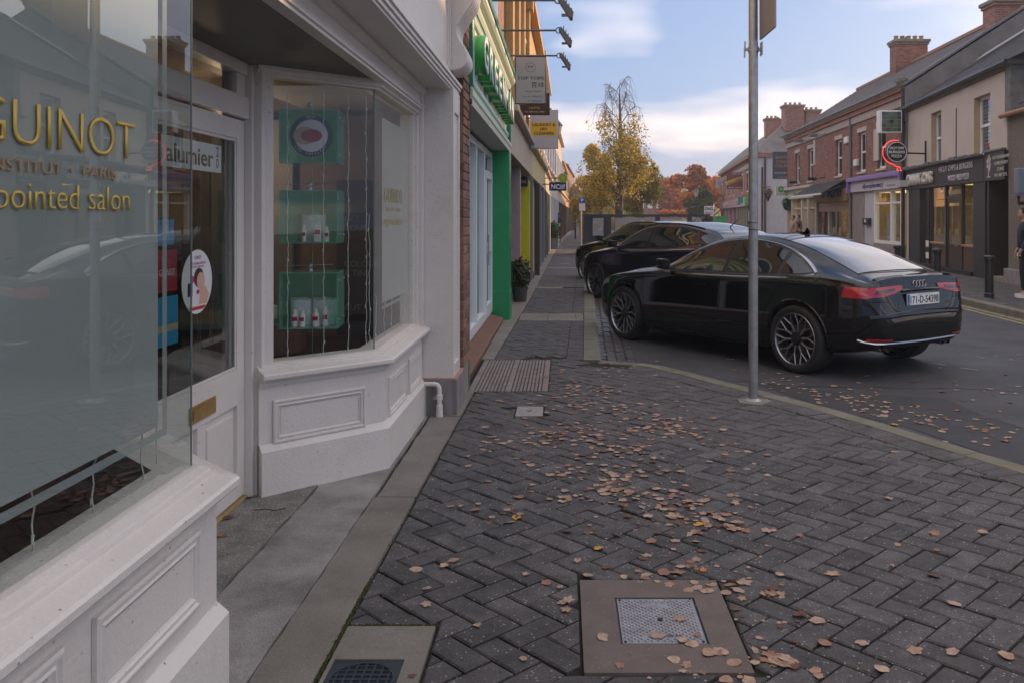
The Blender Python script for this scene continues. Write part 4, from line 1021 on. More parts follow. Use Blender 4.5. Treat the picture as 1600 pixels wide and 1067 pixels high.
def hermite(pts, t):
    # monotone-ish cubic through (x, v)
    if t <= pts[0][0]: return pts[0][1]
    if t >= pts[-1][0]: return pts[-1][1]
    for i in range(len(pts) - 1):
        if t <= pts[i + 1][0]: break
    x0, y0 = pts[i]; x1, y1 = pts[i + 1]; h = x1 - x0
    def sl(j):
        if j <= 0: return (pts[1][1] - pts[0][1]) / (pts[1][0] - pts[0][0])
        if j >= len(pts) - 1: return (pts[-1][1] - pts[-2][1]) / (pts[-1][0] - pts[-2][0])
        a = (pts[j][1] - pts[j - 1][1]) / (pts[j][0] - pts[j - 1][0]); b = (pts[j + 1][1] - pts[j][1]) / (pts[j + 1][0] - pts[j][0])
        return 0 if a * b <= 0 else 2 * a * b / (a + b)
    m0, m1 = sl(i), sl(i + 1); s_ = (t - x0) / h
    return (2 * s_ ** 3 - 3 * s_ ** 2 + 1) * y0 + (s_ ** 3 - 2 * s_ ** 2 + s_) * h * m0 + (-2 * s_ ** 3 + 3 * s_ ** 2) * y1 + (s_ ** 3 - s_ ** 2) * h * m1
class Car:
    def __init__(s, P, paint, label, group, loc, head, name='parked_car', parts_dark=True):
        s.P = P; s.L = P['L']
        s.root = empty(name, (0, 0, 0), label, 'car', group)
        s.paint = paint; s.loc = loc; s.rz = head
        s.body()
    def sec(s, x):
        P = s.P; f = lambda k: hermite(P[k], x)
        zt, belt, w, wr, zb = f('top'), f('belt'), f('w'), f('wr'), f('zb')
        belt = min(belt, zt - .035); t = zt - belt; g = min(1.0, t / .38)
        cr = P.get('crown', .05) * (.6 + .4 * g)
        wg = w - .035 - .035 * g      # greenhouse foot
        wr = min(wr, wg - .015)
        h = belt - zb
        pts = [(0, zb), (w * .80, zb), (w * .955, zb + .05 * min(1, h / .5)), (w * .985, zb + h * .22), (w * 1.0, zb + h * .48), (w * .992, zb + h * .70), (w * .985, belt - .075 * min(1, h / .5)), (w * .962, belt - .02),
               (wg, belt + .006), (wg + (wr - wg) * .36, belt + t * .36), (wg + (wr - wg) * .74, belt + (t - cr) * .76), (wr, zt - cr), (wr * .86, zt - cr * .42), (wr * .5, zt - cr * .10), (0, zt)]
        o = []
        sharp = {2, 7}
        for i in range(len(pts) - 1):
            n_ = 4
            q = [pts[max(0, min(len(pts) - 1, i + k))] for k in (-1, 0, 1, 2)]
            for j in range(n_):
                tt = j / n_
                m1 = [(q[2][k] - q[0][k]) / 2 for k in (0, 1)]; m2 = [(q[3][k] - q[1][k]) / 2 for k in (0, 1)]
                d = [q[2][k] - q[1][k] for k in (0, 1)]
                if i in sharp: m1 = d
                if i + 1 in sharp: m2 = d
                # limit overshoot
                L_ = math.hypot(*d); 
                for mm in (m1, m2):
                    l_ = math.hypot(*mm)
                    if l_ > 1.5 * L_:
                        mm[0] *= 1.5 * L_ / l_; mm[1] *= 1.5 * L_ / l_
                hh = (2 * tt ** 3 - 3 * tt ** 2 + 1, tt ** 3 - 2 * tt ** 2 + tt, -2 * tt ** 3 + 3 * tt ** 2, tt ** 3 - tt ** 2)
                o.append(tuple(hh[0] * q[1][k] + hh[1] * m1[k] + hh[2] * q[2][k] + hh[3] * m2[k] for k in (0, 1)))
        o.append(pts[-1]); return o
    def body(s):
        P = s.P; L = s.L; xs_ = []
        n_ = 110
        for i in range(n_ + 1):
            t = i / n_; xs_.append(L * (t - .055 * math.sin(2 * math.pi * t) / 1.0 * .9))
        vs = []; ring = None
        for x in xs_:
            r_ = s.sec(x); full = [(y, z) for y, z in r_] + [(-y, z) for y, z in reversed(r_[1:-1])]
            k = len(full); vs += [(x, y, z) for y, z in full]
        fs = [(i * k + j, i * k + (j + 1) % k, (i + 1) * k + (j + 1) % k, (i + 1) * k + j) for i in range(n_) for j in range(k)]
        fs += [tuple(range(k)), tuple(range(n_ * k, (n_ + 1) * k))]
        mb = MB().add(vs, fs); b = mb.obj('body', [s.paint, M_BLACKM], None, smooth=True, sharp=38)
        me0 = b.data
        s.bvh = BVHTree.FromPolygons([v.co.copy() for v in me0.vertices], [tuple(p.vertices) for p in me0.polygons])
        # wheel arches
        for ax in (P['ax0'], P['ax1']):
            for sg in (-1, 1):
                c_ = MB().lathe([(0, 0), (P['arch'], 0), (P['arch'], .34), (0, .34)], T=lambda a, b_, h: (ax + a, sg * (1.05 - h), P['tr'] + .01 + b_), seg=64)
                co = c_.obj('cutter', [M_BLACKM, M_BLACKM], None)
                md = b.modifiers.new('a', 'BOOLEAN'); md.object = co; md.operation = 'DIFFERENCE'; md.solver = 'EXACT'
                dg = bpy.context.evaluated_depsgraph_get(); me = bpy.data.meshes.new_from_object(b.evaluated_get(dg)); b.modifiers.clear()
                b.data = me; bpy.data.objects.remove(co)
        b.data.set_sharp_from_angle(angle=R(38))
        adopt(b, s.root); s.bodyo = b
    def hit(s, o, d):
        r_ = s.bvh.ray_cast(Vector(o), Vector(d))
        return r_[0], r_[1]
    def proj(s, kind, a, b, side=-1):
        if kind == 'side': p, n = s.hit((a, side * 2, b), (0, -side, 0))
        elif kind == 'rear': p, n = s.hit((s.L + 1, a, b), (-1, 0, 0))
        elif kind == 'front': p, n = s.hit((-1, a, b), (1, 0, 0))
        else: p, n = s.hit((a, b, 3), (0, 0, -1))
        if p is None: return None
        if kind == 'side' and n.y * side < 0: n = -n
        if kind == 'rear' and n.x < 0: n = -n
        if kind == 'front' and n.x > 0: n = -n
        if kind == 'top' and n.z < 0: n = -n
        return p, n
    def strip(s, name, m, kind, A, B, nu=24, nv=6, off=.004, side=-1, parent=None, smooth=True, rim=True):
        # surface patch between polylines A and B (both in the projection plane)
        def rs(pl, n):
            pl = [Vector(p) for p in pl]; cu = [0]
            for p, q in zip(pl, pl[1:]): cu.append(cu[-1] + (q - p).length)
            o = []
            for i in range(n + 1):
                t = cu[-1] * i / n
                for j in range(len(cu) - 1):
                    if cu[j + 1] >= t - 1e-9: break
                o.append(pl[j].lerp(pl[j + 1], min(1, (t - cu[j]) / max(1e-9, cu[j + 1] - cu[j]))))
            return o
        A, B = rs(A, nu), rs(B, nu); vs = []; ok = True; last = None
        for i in range(nu + 1):
            for j in range(nv + 1):
                q = A[i].lerp(B[i], j / nv); r_ = s.proj(kind, q.x, q.y, side)
                if r_ is None: r_ = last or (Vector((q.x, 0, q.y)), Vector((0, side, 0)))
                last = r_
                e = off if (0 < i < nu and 0 < j < nv) or not rim else off * .15
                e = off
                vs.append(tuple(r_[0] + r_[1] * e))
        fs = [(i * (nv + 1) + j, (i + 1) * (nv + 1) + j, (i + 1) * (nv + 1) + j + 1, i * (nv + 1) + j + 1) for i in range(nu) for j in range(nv)]
        # keep winding outward: no recalculation needed for a sheet
        return MB().add(vs, fs).obj(name, m, parent or s.root, smooth=smooth, sharp=60)
    def line(s, name, m, kind, pts, w=.006, off=.002, side=-1, parent=None, smooth_=True, height=None):
        pts = [Vector(p) for p in (crv(pts, 6) if smooth_ and len(pts) > 2 else resample(pts, .05))]
        A = []; B = []
        for i, p in enumerate(pts):
            d = (pts[min(i + 1, len(pts) - 1)] - pts[max(0, i - 1)]).normalized(); n = Vector((-d.y, d.x)) * w / 2; A.append(p - n); B.append(p + n)
        vs = []
        for a, b in zip(A, B):
            ra, rb = s.proj(kind, a.x, a.y, side), s.proj(kind, b.x, b.y, side)
            if ra is None or rb is None: continue
            mid = (ra[0] + rb[0]) / 2 + (ra[1] + rb[1]) / 2 * (height if height else off)
            vs += [tuple(ra[0] + ra[1] * .0012), tuple(mid), tuple(rb[0] + rb[1] * .0012)]
        k = len(vs) // 3
        if k < 2: return None
        fs = [(3 * i + j, 3 * i + 3 + j, 3 * i + 4 + j, 3 * i + 1 + j) for i in range(k - 1) for j in (0, 1)]
        return MB().add(vs, fs).obj(name, m, parent or s.root, smooth=True, sharp=60)
    def place(s): s.root.location = s.loc; s.root.rotation_euler = (0, 0, s.rz)
def wheel(car, ax, side, tr, spokes='mesh', width=.245, rimr=None):
    rimr = rimr or tr * .775
    y0 = side * (car.P['track']); e = empty('wheel', (ax, y0, tr)); adopt(e, car.root)
    T = lambda a, b, h: (ax + a, y0 + side * h, tr + b)
    w = width / 2
    MB().lathe([(rimr * .98, -w), (tr * .93, -w), (tr * .985, -w * .85), (tr, -w * .6), (tr, w * .6), (tr * .985, w * .88), (tr * .94, w * 1.02), (tr * .84, w * 1.05), (rimr * 1.03, w * .98), (rimr * .99, w * .92)], T=T, seg=56).obj('tyre', M_TYRE, e, smooth=True, sharp=50)
    MB().lathe([(rimr, w * .93), (rimr * .975, w * .97), (rimr * .94, w * .88), (rimr * .93, w * .3), (rimr * .93, -w * .95), (rimr, -w)], T=T, seg=48).obj('rim', M_RIM, e, smooth=True, sharp=50)
    MB().lathe([(0, -w * .1), (rimr * .62, -w * .12), (rimr * .62, -w * .3), (0, -w * .3)], T=T, seg=32).obj('brake_disc', mat('brake_disc', (.12, .11, .11), .4, metal=.8), e)
    MB().lathe([(0, -w * .5), (rimr * .94, -w * .52)], T=T, seg=32).obj('wheel_well', M_BLACKM, e)
    def spoke(a0, r0, a1, r1, w0, w1, h0, h1):
        p0 = Vector((r0 * math.cos(a0), r0 * math.sin(a0))); p1 = Vector((r1 * math.cos(a1), r1 * math.sin(a1))); d = (p1 - p0).normalized(); n = Vector((-d.y, d.x)); mb = MB()
        vs = [T(*(p0 + n * w0 * k_), h0 - dz) for k_, dz in ((-.5, .03), (-.5, .004), (-.2, 0), (.2, 0), (.5, .004), (.5, .03))] + [T(*(p1 + n * w1 * k_), h1 - dz) for k_, dz in ((-.5, .03), (-.5, .004), (-.2, 0), (.2, 0), (.5, .004), (.5, .03))]
        fs = [(i, i + 1, 7 + i, 6 + i) for i in range(5)] + [(0, 5, 11, 6), (0, 1, 2, 3, 4, 5), (6, 7, 8, 9, 10, 11)]
        return mb.add(vs, fs)
    hub = MB().lathe([(0, w * .80), (.03, w * .80), (.034, w * .74), (.07, w * .70), (.075, w * .3), (0, w * .3)], T=T, seg=24).obj('hub', M_RIMD, e, smooth=True, sharp=50)
    nn = 10 if spokes == 'mesh' else 5
    for k_ in range(nn):
        a = 2 * math.pi * k_ / nn + .13
        if spokes == 'mesh':
            r_m = rimr * .55; q = spoke(a, .05, a, r_m, .026, .020, w * .70, w * .74)
            for sg in (-1, 1): q2 = spoke(a, r_m, a + sg * .20, rimr * .955, .015, .013, w * .74, w * .9); q.add(q2.v, q2.f)
        else:
            q = spoke(a - .05, .05, a - .16, rimr * .955, .034, .020, w * .70, w * .9); q2 = spoke(a + .05, .05, a + .16, rimr * .955, .034, .020, w * .70, w * .9); q.add(q2.v, q2.f)
            q3 = spoke(a + math.pi / 5, .05, a + math.pi / 5, rimr * .955, .014, .03, w * .5, w * .8); q.add(q3.v, q3.f)
        q.obj('spoke', M_RIM, e)
    return e
def side_glass(c, dlo_bot, dlo_top, splits, chrome=True, side=-1, mglass=M_CGLASS, xr=None):
    fb = lambda x: interp(dlo_bot, x); ft = lambda x: interp(dlo_top, x)
    x0, x1 = dlo_bot[0][0], dlo_bot[-1][0]
    # dark surround first, then each pane
    def samp(f, a, b, n=26): return [(a + (b - a) * i / n, f(a + (b - a) * i / n)) for i in range(n + 1)]
    top = crv(dlo_top, 6); bot = crv(dlo_bot, 4)
    T_ = lambda x: interp([(p.x, p.y) for p in top], x); B_ = lambda x: interp([(p.x, p.y) for p in bot], x)
    c.strip('window_surround', M_PLAST, 'side', samp(lambda x: B_(x), x0, x1), samp(lambda x: T_(x), x0, x1), 60, 6, .003, side)
    cuts = [x0 + .05] + splits + [x1 - .05]
    for i in range(0, len(cuts) - 1):
        a, b = cuts[i] + (.028 if i else 0), cuts[i + 1] - (.028 if i < len(cuts) - 2 else 0)
        ga = [(x, min(B_(x) + .016, T_(x))) for x, _ in samp(B_, a, b)]; gb = [(x, max(T_(x) - .016, B_(x))) for x, _ in samp(T_, a, b)]
        c.strip('side_window', mglass, 'side', ga, gb, 34, 6, .006, side)
    if chrome:
        c.line('chrome_trim', M_CHROME, 'side', [(p.x, p.y + .006) for p in top], .020, .010, side, smooth_=False)
        c.line('chrome_trim', M_CHROME, 'side', [(p.x, p.y - .004) for p in bot], .018, .010, side, smooth_=False)
def mirror_part(c, x, z, side=-1, m=None):
    p, n = c.proj('side', x, z, side); y = p.y
    mb = MB(); prof = []
    me = bmesh.new(); bmesh.ops.create_uvsphere(me, u_segments=20, v_segments=12, radius=1)
    for v in me.verts:
        q = v.co; q.x, q.y, q.z = [(abs(w_) ** .55) * (1 if w_ > 0 else -1) for w_ in q]; q.x = min(q.x, .55); v.co = Vector((x + .02 + q.x * .085 + .03 * q.y * side, y + side * (.135 + q.y * side * .095), z + .075 + q.z * (.060 + .008 * q.y * side) + .01 * q.y * side))
    me.verts.index_update(); mb.add([tuple(v.co) for v in me.verts], [[v.index for v in f.verts] for f in me.faces]); me.free()
    o = mb.obj('door_mirror', m or c.paint, c.root, smooth=True, sharp=80)
    MB().add([(x + .055, y + side * .065, z + .035), (x + .094, y + side * .205, z + .035), (x + .094, y + side * .205, z + .118), (x + .055, y + side * .065, z + .118)], [(0, 1, 2, 3)]).obj('mirror_glass', M_CGLASS, o)
    bx('mirror_arm', M_PLAST, x - .02, x + .05, y + side * -.01, y + side * .10, z + .005, z + .035, o)
AUDI = dict(L=4.733, ax0=.885, ax1=3.709, arch=.372, tr=.338, track=.80, crown=.055,
    top=[(0, .60), (.03, .66), (.10, .72), (.3, .80), (.6, .865), (.95, .915), (1.35, .965), (1.5, 1.01), (1.8, 1.155), (2.1, 1.275), (2.4, 1.350), (2.7, 1.383), (3.0, 1.378), (3.3, 1.335), (3.6, 1.265), (3.9, 1.175), (4.2, 1.075), (4.42, 1.005), (4.55, .985), (4.625, .985), (4.645, .93), (4.665, .84), (4.69, .74), (4.715, .66), (4.733, .60)],
    belt=[(0, .57), (.2, .68), (.5, .78), (.9, .84), (1.4, .885), (2.0, .915), (2.8, .93), (3.5, .955), (4.0, .965), (4.35, .945), (4.55, .90), (4.64, .84), (4.69, .70), (4.733, .57)],
    w=[(0, .40), (.02, .52), (.06, .62), (.15, .72), (.3, .81), (.5, .868), (.75, .905), (1.0, .912), (1.5, .905), (2.3, .908), (3.2, .915), (3.7, .925), (4.0, .915), (4.3, .875), (4.5, .82), (4.62, .75), (4.69, .68), (4.72, .62), (4.733, .55)],
    wr=[(0, .3), (.3, .62), (.9, .70), (1.35, .70), (1.8, .64), (2.2, .585), (2.7, .555), (3.2, .55), (3.7, .555), (4.1, .60), (4.4, .66), (4.62, .66), (4.733, .4)],
    zb=[(0, .40), (.05, .30), (.2, .22), (.5, .17), (1.5, .155), (3.2, .165), (3.8, .20), (4.3, .25), (4.55, .29), (4.68, .36), (4.733, .48)])
AK = .83   # short rear overhang
for k_ in ('top', 'belt', 'w', 'wr', 'zb'): AUDI[k_] = [(x_ if x_ < 3.709 else 3.709 + (x_ - 3.709) * AK, v_) for x_, v_ in AUDI[k_]]
AUDI['L'] = 3.709 + (4.733 - 3.709) * AK
QX = lambda x_: x_ if x_ < 3.709 else 3.709 + (x_ - 3.709) * AK
h_ = Vector((-.551, .834)).normalized(); r_v = Vector((.834, .551)).normalized()
rearc = Vector((2.335, 8.66)) + r_v * .90
nose = rearc + h_ * 3.709
RZ = math.atan2(-h_.y, -h_.x)
audi = Car(AUDI, M_CARB, 'glossy black liftback saloon parked nose to the kerb, nearest of the cars, rear towards us', 'cars parked in the bays at the left kerb', (nose.x, nose.y, ROADZ), RZ)
dlo_b = [(1.60, .925), (2.2, .935), (2.8, .945), (3.4, .962), (3.72, .975), (3.90, .995)]
dlo_t = [(1.60, .945), (1.78, 1.045), (2.0, 1.150), (2.25, 1.235), (2.5, 1.285), (2.75, 1.303), (3.05, 1.288), (3.32, 1.235), (3.56, 1.155), (3.77, 1.065), (3.90, 1.000)]
for sd_ in (-1, 1):
    side_glass(audi, dlo_b, dlo_t, [2.62, 3.42], True, sd_)
    mirror_part(audi, 1.72, .93, sd_)
    wheel(audi, AUDI['ax0'], sd_, .338); wheel(audi, AUDI['ax1'], sd_, .338)
    S = 'side'
    for pl in ([(1.30, .86), (1.27, .70), (1.29, .50), (1.33, .25)], [(2.62, .94), (2.63, .7), (2.60, .45), (2.60, .25)], [(3.50, .96), (3.47, .82), (3.36, .68), (3.28, .50), (3.27, .25)], [(1.33, .25), (2.6, .24), (3.27, .25)], [(3.98, .985), (3.96, .93), (3.94, .90)]):
        audi.line('panel_gap', M_SEAM, S, pl, .007, .0022, sd_)
    audi.line('shoulder_line', s_ := audi.paint, S, [(.55, .775), (1.0, .845), (1.7, .865), (2.6, .86), (3.4, .875), (3.95, .895), (4.32, .88)], .035, .007, sd_)
    audi.line('sill_crease', audi.paint, S, [(1.35, .44), (2.0, .42), (2.7, .41), (3.25, .44)], .03, .006, sd_)
    audi.line('sill_trim', M_PLAST, S, [(1.30, .215), (2.3, .20), (3.30, .215)], .06, .012, sd_, smooth_=False)
    audi.line('arch_lip', audi.paint, S, [(AUDI['ax0'] + .386 * math.cos(t * .15), .348 + .386 * math.sin(t * .15)) for t in range(0, 22)], .022, .008, sd_)
    audi.line('arch_lip', audi.paint, S, [(AUDI['ax1'] + .386 * math.cos(t * .15), .348 + .386 * math.sin(t * .15)) for t in range(0, 22)], .022, .008, sd_)
    for hx in (2.35, 3.22):
        p, n = audi.proj(S, hx, .80, sd_)
        bx('door_handle', audi.paint, hx - .10, hx + .10, p.y + sd_ * .012, p.y + sd_ * .036, .79, .818, audi.root, bevel=.010)
    audi.strip('head_lamp', M_LENS, S, [(.12, .62), (.30, .655), (.52, .70)], [(.14, .685), (.32, .735), (.50, .765)], 14, 4, .004, sd_)
    audi.strip('tail_lamp', M_TAIL, S, [(4.24, .795), (4.36, .79), (4.46, .785)], [(4.26, .895), (4.37, .89), (4.44, .885)], 14, 5, .007, sd_)
    audi.strip('side_reflector', M_TAIL, S, [(.30, .48), (.42, .48)], [(.30, .495), (.42, .495)], 4, 2, .004, sd_)
# rear end
Rr = 'rear'
for sd_ in (-1, 1):
    tl = audi.strip('tail_lamp', M_TAIL, Rr, [(sd_ * .78, .795), (sd_ * .60, .80), (sd_ * .42, .825), (sd_ * .30, .855)], [(sd_ * .72, .885), (sd_ * .55, .895), (sd_ * .40, .90), (sd_ * .28, .898)], 22, 5, .008)
    audi.strip('lamp_insert', M_TAILD, Rr, [(sd_ * .70, .825), (sd_ * .55, .832), (sd_ * .40, .852)], [(sd_ * .66, .862), (sd_ * .55, .868), (sd_ * .40, .876)], 12, 2, .011, parent=tl)
    audi.line('lamp_strip', mat('red_strip', (.6, .02, .02), .2), Rr, [(sd_ * .70, .815), (sd_ * .52, .822), (sd_ * .34, .855)], .008, .013, parent=tl)
    audi.strip('bumper_reflector', M_TAIL, Rr, [(sd_ * .76, .395), (sd_ * .62, .388), (sd_ * .48, .385)], [(sd_ * .75, .415), (sd_ * .62, .408), (sd_ * .48, .402)], 10, 2, .006)
    for q in (.44, .53):
        p, n = audi.proj(Rr, sd_ * q, .335)
        MB().lathe([(.030, -.10), (.040, -.10), (.043, .03), (.036, .032), (.030, .0)], T=lambda a, b, h: (audi.L - .13 + h, sd_ * q + a, .31 + b), seg=20).obj('exhaust_tip', M_CHROME, audi.root, smooth=True)
        MB().lathe([(0, -.02), (.036, -.02)], T=lambda a, b, h: (audi.L - .13 + h, sd_ * q + a, .31 + b), seg=20).obj('exhaust_bore', M_BLACKM, audi.root)
audi.line('bumper_trim', M_CHROME, Rr, [(-.80, .40), (-.72, .372), (-.45, .358), (0, .352), (.45, .358), (.72, .372), (.80, .40)], .013, .014, smooth_=True)
audi.line('boot_gap', M_SEAM, Rr, [(-.60, .94), (-.56, .86), (-.52, .76), (-.40, .655), (0, .64), (.40, .655), (.52, .76), (.56, .86), (.60, .94)], .008, .0025)
audi.line('bumper_gap', M_SEAM, Rr, [(-.78, .76), (-.6, .755), (-.52, .75)], .006, .0025); audi.line('bumper_gap', M_SEAM, Rr, [(.78, .76), (.6, .755), (.52, .75)], .006, .0025)
audi.line('bumper_crease', audi.paint, Rr, [(-.74, .60), (-.4, .625), (0, .63), (.4, .625), (.74, .60)], .05, .012)
audi.strip('diffuser', M_PLAST, Rr, [(-.55, .30), (0, .29), (.55, .30)], [(-.58, .345), (0, .34), (.58, .345)], 16, 3, .008)
audi.line('spoiler_lip', audi.paint, 'top', [(QX(4.57), -.62), (QX(4.595), -.35), (QX(4.60), 0), (QX(4.595), .35), (QX(4.57), .62)], .05, .016)
# plate
p, n = audi.proj(Rr, 0, .76)
rx = p.x + .012
pl = bx('number_plate', M_PLATE, rx, rx + .008, -.26, .26, .705, .815, audi.root, bevel=.003)
bx('plate_border', M_BLACK, rx - .004, rx + .002, -.265, .265, .70, .82, pl)
bx('blue_band', M_BLUE, rx + .0082, rx + .0092, -.257, -.222, .708, .812, pl)
text('lettering', '171-D-54398', mat('plate_black', (.01, .01, .01), .6), (rx + .0085, -.210, .723), (0, 1, 0), .072, .455, pl, depth=.001, bold=.012)
text('lettering', 'IRL', M_YELLOW, (rx + .0092, -.253, .72), (0, 1, 0), .013, .026, pl, depth=.0005)
text('lettering', 'BAILE ÁTHA CLIATH', MATS['plate_black'], (rx + .0085, -.09, .801), (0, 1, 0), .007, .2, pl, depth=.0005)
audi.line('boot_grip', audi.paint, Rr, [(-.30, .845), (0, .85), (.30, .845)], .03, .018)
audi.line('grip_chrome', M_CHROME, Rr, [(-.24, .838), (-.28, .834)], .006, .02)
# ring emblem and model badge
for k_ in range(4):
    yk = -.075 + k_ * .05; p, n = audi.proj(Rr, yk, .905)
    MB().tube([(p.x + .006, yk + .033 * math.cos(t * .2618), .905 + .033 * math.sin(t * .2618)) for t in range(25)], .0036, 6, cap=False).obj('ring_emblem', M_CHROME, audi.root, smooth=True)
p, n = audi.proj(Rr, -.36, .715); text('model_badge', 'A5', M_CHROME, (p.x + .004, -.44, .70), (0, 1, 0), .032, .085, audi.root, depth=.004)
p, n = audi.proj(Rr, .40, .715); text('model_badge', '2.0', M_CHROME, (p.x + .004, .40, .70), (0, 1, 0), .026, .08, audi.root, depth=.004)
# glass on top: rear window, windscreen; roof joints, bonnet lines, fin
def tw_(x, f): return f
audi.strip('rear_window', M_RGLASS, 'top', [(3.30, -.50), (3.65, -.525), (3.97, -.56), (4.23, -.60)], [(3.30, .50), (3.65, .525), (3.97, .56), (4.23, .60)], 26, 16, .005)
audi.line('rear_window_seal', M_PLAST, 'top', [(3.29, -.50), (3.26, -.25), (3.255, 0), (3.26, .25), (3.29, .50)], .03, .006)
audi.line('rear_window_seal', M_PLAST, 'top', [(4.24, -.60), (4.27, 0), (4.24, .60)], .02, .006)
audi.strip('windscreen', M_CGLASS, 'top', [(1.42, -.62), (1.7, -.60), (2.08, -.54)], [(1.42, .62), (1.7, .60), (2.08, .54)], 18, 14, .005)
audi.line('roof_joint', M_SEAM, 'top', [(3.20, -.50), (3.14, -.3), (3.12, 0), (3.14, .3), (3.20, .50)], .008, .003)
for sd_ in (-1, 1):
    audi.line('roof_joint', M_SEAM, 'top', [(2.1, sd_ * .545), (2.7, sd_ * .505), (3.2, sd_ * .50), (3.7, sd_ * .53)], .008, .003)
    audi.line('bonnet_crease', audi.paint, 'top', [(.15, sd_ * .42), (.7, sd_ * .52), (1.35, sd_ * .60)], .03, .007)
    audi.line('bonnet_gap', M_SEAM, 'top', [(.16, sd_ * .60), (.6, sd_ * .735), (1.0, sd_ * .77), (1.36, sd_ * .74)], .007, .003)
    audi.line('wiper', M_PLAST, 'top', [(1.44, sd_ * .1 - .1), (1.50, sd_ * .1 - .45)], .02, .02)
p, n = audi.proj('top', 3.02, 0)
MB().prism([(2.93, 1.35), (3.12, 1.35), (3.125, 1.40), (3.10, 1.44), (3.085, 1.44), (3.06, 1.40), (2.97, 1.385)], -.016, .016, T=lambda a, b, h: (a, h * (1.0 if b < 1.39 else .4), b)).obj('roof_fin', audi.paint, audi.root, smooth=True)
p, n = audi.proj('side', 1.12, .63, -1); bx('wing_repeater', M_CHROME, 1.10, 1.2, p.y - .004, p.y + .004, .77, .776, audi.root)
audi.strip('grille', M_PLAST, 'front', [(-.38, .32), (.38, .32)], [(-.42, .58), (.42, .58)], 10, 5, .006)
audi.place()

# ---- navy hatchback beside it
HAT = dict(L=4.46, ax0=.87, ax1=3.55, arch=.375, tr=.345, track=.79, crown=.05,
    top=[(0, .62), (.03, .72), (.12, .82), (.4, .92), (.8, .975), (1.15, 1.02), (1.35, 1.09), (1.7, 1.25), (2.0, 1.37), (2.3, 1.445), (2.6, 1.475), (3.0, 1.475), (3.4, 1.44), (3.8, 1.375), (4.05, 1.30), (4.22, 1.18), (4.33, 1.03), (4.40, .90), (4.44, .75), (4.46, .62)],
    belt=[(0, .58), (.2, .74), (.5, .84), (.9, .90), (1.4, .95), (2.0, .98), (2.8, 1.0), (3.5, 1.04), (4.0, 1.06), (4.3, .98), (4.42, .8), (4.46, .58)],
    w=[(0, .42), (.02, .55), (.07, .66), (.2, .77), (.4, .85), (.7, .89), (1.0, .895), (1.6, .89), (2.5, .893), (3.3, .90), (3.7, .90), (4.0, .87), (4.25, .80), (4.38, .72), (4.44, .62), (4.46, .5)],
    wr=[(0, .3), (.4, .62), (.9, .70), (1.2, .70), (1.7, .65), (2.3, .60), (2.8, .585), (3.5, .57), (4.0, .56), (4.3, .58), (4.46, .35)],
    zb=[(0, .42), (.05, .32), (.2, .25), (.5, .2), (1.5, .18), (3.2, .19), (3.8, .22), (4.2, .28), (4.40, .38), (4.46, .5)])
def finish_hatch(c, spokes='five', chrome=False):
    P = c.P
    db = [(1.42, 1.0), (2.0, 1.015), (2.8, 1.03), (3.5, 1.07), (3.85, 1.13)]
    dt = [(1.42, 1.015), (1.7, 1.15), (2.0, 1.27), (2.35, 1.36), (2.7, 1.39), (3.1, 1.385), (3.45, 1.34), (3.7, 1.265), (3.85, 1.15)]
    for sd_ in (-1, 1):
        side_glass(c, db, dt, [2.42, 3.20], chrome, sd_); mirror_part(c, 1.52, 1.0, sd_)
        wheel(c, P['ax0'], sd_, P['tr'], spokes); wheel(c, P['ax1'], sd_, P['tr'], spokes)
        for pl in ([(1.25, .90), (1.22, .7), (1.25, .5), (1.29, .27)], [(2.42, 1.02), (2.44, .7), (2.42, .27)], [(3.32, 1.06), (3.28, .9), (3.16, .7), (3.10, .5), (3.1, .27)]): c.line('panel_gap', M_SEAM, 'side', pl, .007, .0022, sd_)
        for pl in ([(.5, .83), (1.2, .88), (2.4, .89), (3.4, .93), (4.1, .96)],): c.line('shoulder_line', c.paint, 'side', pl, .04, .008, sd_)
        for ax in (P['ax0'], P['ax1']): c.line('arch_trim', M_PLAST, 'side', [(ax + .395 * math.cos(t * .15), .355 + .395 * math.sin(t * .15)) for t in range(0, 22)], .04, .010, sd_)
        c.line('sill_trim', M_PLAST, 'side', [(1.30, .26), (2.2, .25), (3.1, .26)], .10, .012, sd_, smooth_=False)
        for hx in (2.2, 3.0):
            p, n = c.proj('side', hx, .90, sd_); bx('door_handle', c.paint, hx - .09, hx + .09, p.y + sd_ * .012, p.y + sd_ * .034, .885, .913, c.root, bevel=.009)
        c.strip('head_lamp', M_LENS, 'side', [(.10, .70), (.30, .745), (.58, .80)], [(.13, .79), (.32, .835), (.52, .86)], 14, 4, .004, sd_)
        c.strip('tail_lamp', M_TAIL, 'side', [(4.05, .86), (4.3, .84)], [(4.08, 1.0), (4.28, .97)], 10, 4, .006, sd_)
        c.line('roof_rail', M_PLAST, 'top', [(1.9, sd_ * .57), (2.7, sd_ * .56), (3.7, sd_ * .54)], .03, .025)
    c.strip('windscreen', M_CGLASS, 'top', [(1.22, -.64), (1.6, -.62), (2.05, -.57)], [(1.22, .64), (1.6, .62), (2.05, .57)], 18, 14, .005)
    c.strip('rear_window', M_RGLASS, 'top', [(3.95, -.50), (4.25, -.53)], [(3.95, .50), (4.25, .53)], 10, 12, .005)
    c.strip('grille', M_PLAST, 'front', [(-.5, .40), (.5, .40)], [(-.55, .62), (.55, .62)], 10, 5, .006)
    p, n = c.proj('top', 3.75, .0)
    MB().tube([(3.72, 0, p.z - .01), (3.72, 0, p.z + .02), (3.92, 0, p.z + .14)], [.014, .010, .004], 8).obj('aerial', M_BLACK, c.root)
    c.place()
fc = Vector((.62, 16.5)); h2 = Vector((-.50, .866)).normalized(); r2 = Vector((.866, .50)).normalized()
n2_ = fc + r2 * .89 + h2 * .87
